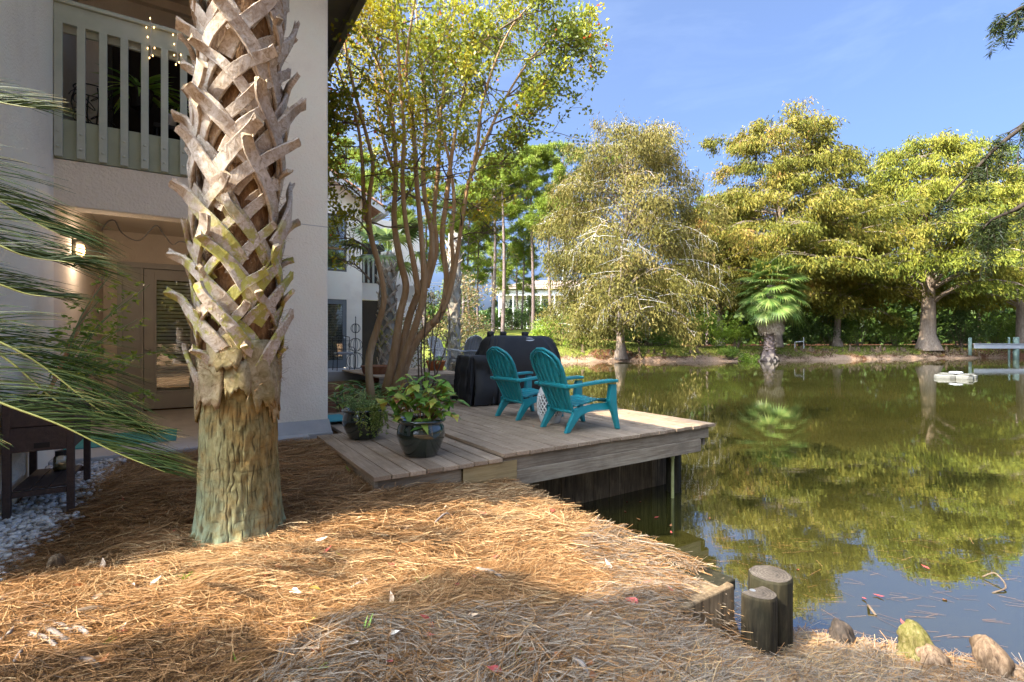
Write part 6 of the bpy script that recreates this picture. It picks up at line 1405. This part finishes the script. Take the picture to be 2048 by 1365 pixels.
for i, (x0, y0, x1, y1, lb) in enumerate(((880,424,1130,416,'topmost power line crossing behind the pines'),(880,444,1130,439,'second power line from the top behind the pines'),(880,452,1130,446,'third power line from the top behind the pines'),(870,560,1150,570,'upper of the two low cables behind the pines'),(870,566,1150,574,'lower of the two low cables behind the pines'),(1370,441,1470,452,'cable glimpsed right of the weeping tree'))):
    a, b = P(x0-200, y0, 85), P(x1+ (200 if i < 5 else 0), y1, 85); c = (a+b)/2+Vector((0,0,-.4)); m_ = MB(); m_.tube(bez([a, c, b], 24), .045, 5); o = m_.build('power_line', M['wire'], None); tag(o, lb, 'power line', 'power lines')
# white rail and posts on the right
dk = thing('bank_rail', 'white horizontal rail on green grey posts along the far right bank', 'rail', P(1990, 712, 54)); dk.location.z = 0
X0 = dk.location.x
def bx(px, y): return (px-1024)/1000*54-X0, EYE-(y-683)/1000*54
for px, yt, yb, w in ((1940,677,712,.16),(2032,676,722,.26),(2018,676,720,.10),(2110,676,722,.24)):
    x, zt = bx(px, yt); _, zb = bx(px, yb); MB().lathe([(w,zb),(w,zt),(w*.8,zt+.04)], 14, (x,0,0)).build('post', M['post'], dk, smooth=True)
x0, za = bx(1943, 689); x1, zb = bx(2160, 690); MB().obox((x0,-.3,za-.22),(x1,-.3,za-.26),.08,.50).build('rail_beam', flat('weathered_white',(.30,.31,.33)), dk)
MB().obox((x0,-.2,za+.05),(x1,-.2,za+.01),.5,.05).build('rail_cap', M['greychair'], dk)
pw = MB(); q = P(1599, 690, 53.5); pw.tube([q+Vector((-.5,0,0)), q+Vector((-.5,0,.25)), q+Vector((.45,0,.35)), q+Vector((.45,0,-.1))], .05, 8); pw.tube([q+Vector((.45,0,.35)), q+Vector((.45,0,.75))], .05, 8); pw.tube([q+Vector((-.5,0,0)), q+Vector((-.5,0,-.6))], .05, 8); pw.tube([q+Vector((.45,0,-.1)), q+Vector((.45,0,-.6))], .05, 8)
o = pw.build('white_pipe', M['white'], None); tag(o, 'white bent pipe standing on the lawn right of the fan palm', 'pipe')
M['floatgrey'] = flat('weathered_float', (.13,.125,.105), .9)
# floating aerator
fl = thing('floating_platform', 'small white floating platform on the pond near the far right bank', 'float', P(1912, 759, 25.6)); fl.location.z = WATER
for k, (x, y, w) in enumerate(((-.55,0,.58),(.55,.05,.58),(0,-.45,.5),(0,.5,.5))): MB().lathe([(w*.7,-.06),(w*.78,.0),(w*.78,.14),(w*.7,.18),(0,.19)], 10, (x,y,0)).build('float_pad', M['floatgrey'], fl, bevel=.02)
MB().box(-.85,.85,-.10,.10,.19,.23).box(-.10,.10,-.85,.85,.195,.24).build('frame', M['floatgrey'], fl); MB().lathe([(.28,.24),(.28,.32),(.22,.34),(0,.34)], 16).build('motor_cap', M['greychair'], fl, smooth=True)

# ================================================================== CYPRESS KNEES
def knee_mesh(seed, r, h, m, lean=(0,0), blunt=.75):
    n, q = 44, 34; blunt = max(blunt, .62); V = []; F = []
    for i in range(q):
        t = i/(q-1); rr = r*(1.0-.42*t)*(1+.12*math.sin(9*t+seed))*max(0, 1-max(0, (t-blunt)/(1-blunt))**2.0)**.5*(1+.75*(1-t)**5)
        for k in range(n):
            a = 2*math.pi*k/n; x, y = math.cos(a), math.sin(a)
            d = 1+.75*(float(vnoise(np.array([x*1.6+seed*9+2]), np.array([y*1.6+t*1.8]), seed)[0])-.5)+.45*(float(vnoise(np.array([x*4+seed]), np.array([y*4+t*4.0]), seed+1)[0])-.5)+.13*abs(math.sin(4.5*a+5*t+seed))+.22*(float(vnoise(np.array([x*9+seed*3]), np.array([y*9+t*9.0]), seed+2)[0])-.5)
            V.append((rr*d*x+lean[0]*h*t**1.2, rr*d*y+lean[1]*h*t**1.2, h*t-.06))
    for i in range(q-1):
        for k in range(n): F.append((i*n+k, i*n+(k+1)%n, (i+1)*n+(k+1)%n, (i+1)*n+k))
    F.append(tuple((q-1)*n+k for k in range(n))); mb = MB(); mb.add(V, F); return mb.mesh('cypress_knee', m, True)
KN = [(1690,1296,.085,.215,'knee_dark',(-.1,.1),.55,'dark rounded cypress knee between the pilings and the mossy knee'),(1838,1326,.088,.30,'knee_moss',(-.10,.05),.5,'mossy pointed cypress knee at the water edge'),
 (1862,1338,.085,.20,'knee',(-.05,.0),.6,'grey brown cypress knee leaning on the mossy one'),(1996,1356,.088,.28,'knee',(-.15,.1),.7,'largest pale knobbly cypress knee at the lower right corner'),
 (2036,1362,.09,.15,'knee',(-.1,0),.6,'squat reddish cypress knee at the right edge'),(1790,1330,.075,.12,'knee',(-.7,.2),.5,'low grey cypress knee sprawling left of the mossy one'),(1640,1292,.05,.09,'knee',(-.2,0),.6,'small pale knee tucked left of the dark knee'),
 (1556,1300,.038,.085,'knee',(.1,0),.6,'little pale knee below the round piling'),(1830,1368,.09,.10,'knee',(.5,0),.6,'low knee at the bottom edge below the mossy one'),(106,1148,.042,.165,'knee',(.12,0),.85,'lone brown stump like knee beside the white gravel'),(1535,1285,.06,.05,'knee_dark',(.3,0),.6,'flat dark knee at the foot of the half round piling')]
for i, (px, py, r_, h, m, le, bl_, lb) in enumerate(KN):
    b = gpt(px, py); o = obj('cypress_knee', knee_mesh(200+i, r_, h, M[m], le, bl_), loc=b); tag(o, lb, 'cypress knee', 'cypress knees')
km = [knee_mesh(300+i, .10, .5, M['knee'], (0,0), .5) for i in range(4)]; r = np.random.default_rng(4)
for k in range(90):
    px = r.uniform(1560, 1960) if k < 66 else r.uniform(1110, 1500); Y = (54.3 if px > 1540 else 46.9)+r.uniform(-.6,1.6)+ (1.5 if px > 1800 else 0); x = (px-1024)/1000*Y; d = pond_d(np.array([x]), np.array([Y]))[0]
    Y += .4-d if d < .3 else (2.2-d if d > 2.6 else 0); z = gz(x, Y)
    o = obj('cypress_knee', km[k % 4], loc=(x, Y, z-.03)); o.rotation_euler = (0,0,k); s = r.uniform(.5,1.5); o.scale = (s, s, s*r.uniform(.6,1.2)); tag(o, 'small cypress knee poking up on the muddy far bank', 'cypress knee', 'cypress knees along the far bank')

# ================================================================== LITTER: sticks, fallen leaves, sprouts
for px, lb in (([(60,1283),(95,1300),(122,1315)],'pale dead stick, lowest of the parallel sticks at the lower left'),([(80,1267),(110,1285),(150,1306)],'pale dead stick, middle of the parallel sticks at the lower left'),([(102,1264),(125,1272),(155,1282)],'pale dead stick, topmost of the parallel sticks at the lower left'),([(143,1270),(165,1280),(185,1290)],'short thick pale stick right of the parallel sticks'),
        ([(135,1243),(180,1236),(230,1228),(270,1218)],'dark slender fallen branch above the pale sticks'),([(0,1297),(22,1283),(30,1262)],'crooked grey stick at the left edge'),([(20,1352),(45,1320),(58,1296)],'grey stick slanting up at the lower left corner'),([(160,1335),(185,1345),(205,1358)],'pale broken stick near the bottom left'),
        ([(952,1150),(985,1160),(1020,1175)],'thick pale stick lying in the middle of the pine straw'),([(972,1300),(978,1325),(1000,1360)],'lichen covered twig at the bottom centre'),([(1150,1335),(1165,1350),(1178,1362)],'pale wood chip near the bottom edge'),([(700,1190),(720,1182),(735,1178)],'short brown twig right of the red leaf'),([(870,1055),(890,1040),(905,1038)],'bent twig at the top of the sunlit straw')):
    pts = [gpt(*p)+Vector((0,0,.030+.012*math.sin(i*2))) for i, p in enumerate(px)]; b = MB(); w0 = .012 if 'thick' in lb or 'parallel' in lb or 'pale' in lb else .007
    b.tube(bez(pts, 10), list(w0*np.linspace(1, .75, 10)*(1+.12*np.sin(np.arange(10)*2.1))), 8); o = b.build('fallen_stick', M['twig'] if 'dark' in lb else M['deadwood'], None, smooth=True); tag(o, lb, 'stick', 'fallen sticks on the pine straw')
COLS = {'red':((.42,.045,.04),(.55,.10,.08)),'tan':((.40,.26,.15),(.55,.40,.26)),'rust':((.30,.10,.03),(.42,.17,.06)),'yellow':((.50,.36,.04),(.62,.48,.10)),'green':((.15,.26,.02),(.28,.40,.05)),'pale':((.50,.44,.36),(.64,.58,.50))}
LM = {}
for c, (a, b) in COLS.items(): LM[c] = [broadleaf('fallen_leaf', .062, .032, pmat('fallen_leaf_'+c, [(.3,a),(.7,b)], 30, .5, .1, 60), dr, .3, 5, 1.4, .7, .05) for dr in (.35, -.3)]
LP = [('red',862,1255),('red',845,1285),('red',775,1335),('red',528,1163),('red',796,1145),('red',1280,1180),('red',1278,1220),('red',980,1130),('red',1005,1357),('red',300,1135),('red',1100,1032),('red',975,1038),
 ('tan',785,1220),('tan',806,1288),('tan',850,1303),('tan',825,1148),('tan',932,1247),('tan',640,1195),('tan',195,1135),('tan',205,1150),('tan',1165,1260),('tan',1035,1200),('rust',170,1185),('rust',335,1275),('rust',290,1320),('rust',120,1262),('rust',590,1262),('rust',1190,1362),('rust',1215,1225),('rust',1335,1140),
 ('yellow',945,1036),('yellow',610,1260),('yellow',687,1127),('yellow',616,1190),('pale',777,1283),('pale',1163,1270),('pale',1223,1150),('pale',727,1175),('pale',580,1195),('pale',628,1095),('pale',470,1122)]
r2 = random.Random(3)
def lay(c, px, py, dz=.028, s=1.0):
    p = gpt(px, py)+Vector((0,0,dz)); a = r2.uniform(0,6.28); put(r2.choice(LM[c]), None, p, (math.cos(a), math.sin(a), r2.uniform(-.05,.45)), (r2.uniform(-.5,.5), r2.uniform(-.7,.2), 1), s, 'fallen_leaf')
    o = bpy.context.scene.objects[-1] if False else None
def layt(c, px, py, s=1.0):
    p = gpt(px, py)+Vector((0,0,.030)); a = r2.uniform(0,6.28)
    o = put(r2.choice(LM[c]), None, p, (math.cos(a), math.sin(a), r2.uniform(-.05,.45)), (r2.uniform(-.5,.5), r2.uniform(-.7,.2), 1), s, 'fallen_leaf'); return tag(o, {'red':'red','tan':'light brown','rust':'rusty orange','yellow':'yellow','green':'green','pale':'bleached pale'}[c]+' fallen leaf lying on the pine straw', 'leaf', c+' fallen leaves on the pine straw')
for c, x, y in LP: layt(c, x, y, r2.uniform(.9,1.25))
for k in range(95):
    y = 960+400*r2.random()**.8; x = r2.uniform(20, 1500); 
    if y < 1100 and x < 600 and x > 380: continue
    p = gpt(x, y); u = p.x*CA+p.y*SA; v = -p.x*SA+p.y*CA
    if (u > 1.2 and v > 3.85) or u < -.4 or pond_d(np.array([p.x]), np.array([p.y]))[0] < .1: continue
    layt(r2.choice(['tan','tan','rust','rust','pale','red']), x, y, r2.uniform(.45,.95))
# leaves on the deck
for k in range(46):
    u = r2.uniform(1.5, 5.4); v = r2.uniform(3.95, 6.4); p = UV(u, v, (.225 if u > 2.42 else .188)); a = r2.uniform(0,6.28)
    o = put(r2.choice(LM[r2.choice(['rust','rust','tan'])]), None, p, (math.cos(a), math.sin(a), .1), (0,0,1), r2.uniform(.35,.7), 'fallen_leaf'); tag(o, 'small brown leaf fallen on the deck planks', 'leaf', 'fallen leaves on the deck')
# floating leaves
for k in range(18):
    x, y = (r2.uniform(1180,1420), r2.uniform(985,1100)) if k < 9 else (r2.uniform(1500,2030), r2.uniform(1080,1290)**1.0)
    p = wpt(x, y)
    if pond_d(np.array([p.x]), np.array([p.y]))[0] > -.05: continue
    a = r2.uniform(0,6.28); o = put(r2.choice(LM[r2.choice(['red','red','rust'])]), None, p+Vector((0,0,.006)), (math.cos(a), math.sin(a), 0), (0,0,1), r2.uniform(.6,1.0), 'floating_leaf'); tag(o, 'pinkish fallen leaf floating on the pond', 'leaf', 'leaves floating on the pond')
rd = MB(); rd.tube(bez([wpt(1965,1157)+Vector((0,0,.01)), wpt(1990,1160)+Vector((0,0,.05)), wpt(2012,1180)+Vector((0,0,.02)), wpt(1985,1187)+Vector((0,0,.0))], 14), .006, 6); o = rd.build('floating_twig', M['twig'], None); tag(o, 'bent twig floating on the pond at the right', 'stick')
rd = MB(); rd.tube([wpt(1735,1205)+Vector((0,0,-.02)), wpt(1738,1222)+Vector((0,0,.03)), wpt(1752,1232)], .008, 6); o = rd.build('floating_twig', M['twig'], None); tag(o, 'short dark twig breaking the water near the pilings', 'stick')
# floating needles: drift of straw on the water
n = 170; px = 1420+620*rng.random(n); py = 1075+220*rng.random(n)**1.2; Yw = 1.9*1000/(py-683); Xw = (px-1024)/1000*Yw; ok = pond_d(Xw, Yw) < -.05; Xw, Yw = Xw[ok], Yw[ok]; n = len(Xw)
ang = -.35+rng.normal(size=n)*.5; L = .08+.12*rng.random(n); D = np.stack([np.cos(ang), np.sin(ang), np.zeros(n)], -1); S = np.stack([-np.sin(ang), np.cos(ang), np.zeros(n)], -1)*.0011; Pn = np.stack([Xw, Yw, np.full(n, WATER+.004)], -1)
V = np.stack([Pn-D*L[:,None]/2-S, Pn-D*L[:,None]/2+S, Pn+D*L[:,None]/2+S, Pn+D*L[:,None]/2-S], 1).reshape(-1,3); obj('floating_straw', mesh_np('floating_straw', V, np.arange(4*n).reshape(n,4), M['straw'], .05+.35*rng.random(n)), kind='stuff')
# sprouts
sprm = broadleaf('leaf_blade', .075, .012, objleaf('sprout_leaf', [(0,(.14,.27,.02)),(1,(.28,.42,.05))], .4, .3, 6), .2, .2, 4)
for k, (x, y, lb) in enumerate(((375,1168,'fresh green sprout in the sunlit straw below the palm'),(630,1350,'grass sprout near the bottom edge left of centre'),(1040,1322,'grass sprout near the bottom edge right of centre'),(735,1275,'single green blade in a patch of sun'),(470,1345,'green seedling at the bottom left'),(213,1300,'grass blade beside the pale sticks'),(840,1180,'thin green shoot below the sunlit band'),(700,950,'green weed beside the deck step'))):
    t = thing('grass_sprout', lb, 'sprout', gpt(x, y)+Vector((0,0,.02)), 0, 'green sprouts in the pine straw')
    for j in range(5 if k else 9): a = r2.uniform(0,6.28); put(sprm, t, (r2.uniform(-.02,.02), r2.uniform(-.02,.02), 0), (math.cos(a), math.sin(a), r2.uniform(.3,2)), (0,0,1), r2.uniform(.6,1.1), 'leaf_blade')

# ================================================================== NEAR CYPRESS: trunk outside the frame, hanging branches at upper right
M['nearcyp'] = leafmat('near_cypress_leaf', [(0,(0.013,0.024,0.006)),(.5,(0.026,0.041,0.009)),(1,(0.057,0.072,0.015))], .3, .5, .3)
nc = thing('bald_cypress', 'near cypress whose dark drooping branches hang in at the upper right', 'tree', (6.6, 1.2, -.9)); o0 = nc.location
MB().tube([(0,0,0),(0,0,.6),(.05,0,3),(.1,0,8),(.1,.1,12)], [.55,.36,.27,.2,.05], 16).build('trunk', M['cypbark'], nc, smooth=True)
NY = 4.6
def nbranch(pts, r0, hang0, hang1, ds):
    q = bez([Vector(p)-o0 for p in pts], 40); b = MB(); b.tube(q, list(np.linspace(r0, .004, 40)), 6, False); bo = b.build('branch', M['dark_twig'], nc, smooth=True)
    Vf = []; tw_ = MB()
    for i in range(10, 40):
        for rep in range(ds):
            if random.random() < .74: continue
            p = q[i]+rng.normal(size=3)*.03; Lh = (hang0+(hang1-hang0)*(i/39))*random.uniform(.3,1.15); m_ = 6; o = np.array([random.uniform(-.32,.12), random.uniform(-.3,.3), 0])*Lh
            pts_ = [p+o*s+np.array([0,0,-Lh*s**1.25+.06*Lh*math.sin(3*s)]) for s in np.linspace(0,1,m_)]; tw_.tube(pts_, [.0022]*3+[.0014]*3, 3, False)
            n_ = int(40+Lh*120); tt = rng.random(n_); qq = np.array(pts_); idx = tt*(m_-1.001); ii_ = idx.astype(int); fr = (idx-ii_)[:,None]; pp = qq[ii_]*(1-fr)+qq[ii_+1]*fr
            D = nrm(rng.normal(size=(n_,3))*np.array([1,1,.35])+np.array([0,0,-.75])); Vf.append(leafV(pp, D, .048+.026*rng.random(n_), .0085))
    tw_.build('twigs', M['dark_twig'], bo); V, F = joinVF(Vf); obj('leaf_sprays', mesh_np('leaf_sprays', V, F, M['nearcyp'], rng.random(len(F))), bo, kind='stuff')
nbranch([P(2420,40,NY-1.6),P(2200,150,NY-.6),P(2080,230,NY-.1),P(2000,290,NY),P(1955,335,NY),P(1915,375,NY),P(1893,405,NY)], .03, .45, .55, 3)
nbranch([P(2400,200,NY-1.2),P(2200,330,NY-.5),P(2090,385,NY),P(2030,420,NY+.1),P(1985,440,NY+.1),P(1966,458,NY+.1)], .04, .55, .42, 4)
nbranch([P(2400,-120,NY-1.2),P(2180,-40,NY-.4),P(2080,5,NY),P(2040,18,NY),P(2012,35,NY),P(1993,50,NY)], .035, .3, .26, 3)
nbranch([P(2420,20,NY-1.4),P(2200,110,NY-.6),P(2100,200,NY),P(2050,245,NY+.1),P(2010,270,NY+.15)], .03, .3, .5, 2)

# ================================================================== SHADE TREE behind the viewer that dapples the foreground
M['oakleaf'] = leafmat('oak_leaf', [(0,(.04,.07,.015)),(1,(.10,.14,.03))], .2)
sh = thing('live_oak', 'spreading oak behind the viewer shading the foreground straw', 'tree', UV(-6.2, .6, -.2))
q0 = sh.location.copy(); MB().tube([(0,0,0),(0,0,2),(.3,0,4),(.8,.2,6)], [.3,.24,.18,.1], 12).build('trunk', M['greybark'], sh, smooth=True)
# crown given in the sun-aligned frame: along u, across v, height z
n = 30000; cen = []
for (u, v, z, s) in ((-5.0,2.10,4.1,.55),(-5.2,2.10,4.9,.50),(-5.0,1.95,5.5,.55),(-5.0,1.25,6.1,.70),(-5.2,.75,6.7,.75),(-5.0,.2,7.3,.75),(-5.0,1.5,4.6,.65),(-5.2,1.2,5.4,.7),(-5.0,.4,5.6,.8),(-5.0,.3,4.4,.8),(-5.6,-.7,5.2,.9),(-5.6,-.8,6.6,.9),(-4.6,1.5,5.0,.6),(-4.4,1.0,6.0,.7),(-5.6,1.9,4.6,.55),(-5.8,.6,7.6,.7)):
    cen.append((u, v, z, s))
cen = np.array(cen); w_ = rng.integers(0, len(cen), n); d = nrm(rng.normal(size=(n,3)))*(rng.random(n)**.4)[:,None]*cen[w_,3:4]*np.array([1.0,1.0,.75]); uv = cen[w_,:3]+d
Pn = np.stack([uv[:,0]*CA-uv[:,1]*SA-q0.x, uv[:,0]*SA+uv[:,1]*CA-q0.y, uv[:,2]-q0.z], -1)
cl = vnoise(uv[:,0]*1.6+uv[:,2], uv[:,1]*2.2, 91) > .30; Pn = Pn[cl]
V, F = leafV(Pn, rdir(len(Pn)), .16, .10); obj('crown', mesh_np('crown', V, F, M['oakleaf'], rng.random(len(F))), sh)
lb_ = MB()
for u, v, z, s in cen: p = UV(u, v, z)-q0; lb_.tube([(.3,0,3.2), p*.6+Vector((0,0,.8)), p], [.08,.05,.02], 6, False)
lb_.build('limbs', M['greybark'], sh)

# dry grass, roots and blades along the far bank
M['bankdry'] = leafmat('dry_bank_plants', [(0,(.06,.035,.02)),(.5,(.20,.13,.08)),(1,(.38,.29,.19))], .2, .8, .1)
M['lawnblade'] = leafmat('lawn_blades', [(0,(.06,.09,.015)),(.5,(.15,.18,.03)),(1,(.28,.27,.07))], .3, .6, .1)
def bank(n, d0, d1, m, L, W, name, up):
    r = np.random.default_rng(len(name)); X = r.uniform(-6, 62, n*4); Yv = np.interp(X, [-6,2,6,20,32,45,60,64], [37,44,46,46.5,50,54,57,57])+r.uniform(-1, 9, n*4); d = pond_d(X, Yv); ok = (d > d0) & (d < d1)
    ok &= vnoise(X*.9, Yv*1.3, 7) > (.45 if up < .8 else .0); X, Yv = X[ok][:n], Yv[ok][:n]; k = len(X); Pn = np.stack([X, Yv, ground_z(X, Yv)-.02], -1)
    D = nrm(r.normal(size=(k,3))*np.array([.8,.8,.3])+np.array([0,0,up])); V, F = leafV(Pn, D, L*(.5+r.random(k)), W, None, 0, .3); obj(name, mesh_np(name, V, F, m, r.random(k)), kind='stuff')
bank(9000, .05, 2.0, M['bankdry'], .34, .05, 'dry_bank_grass', .6)
bank(30000, .7, 9, M['lawnblade'], .16, .05, 'lawn_grass', 1.2)
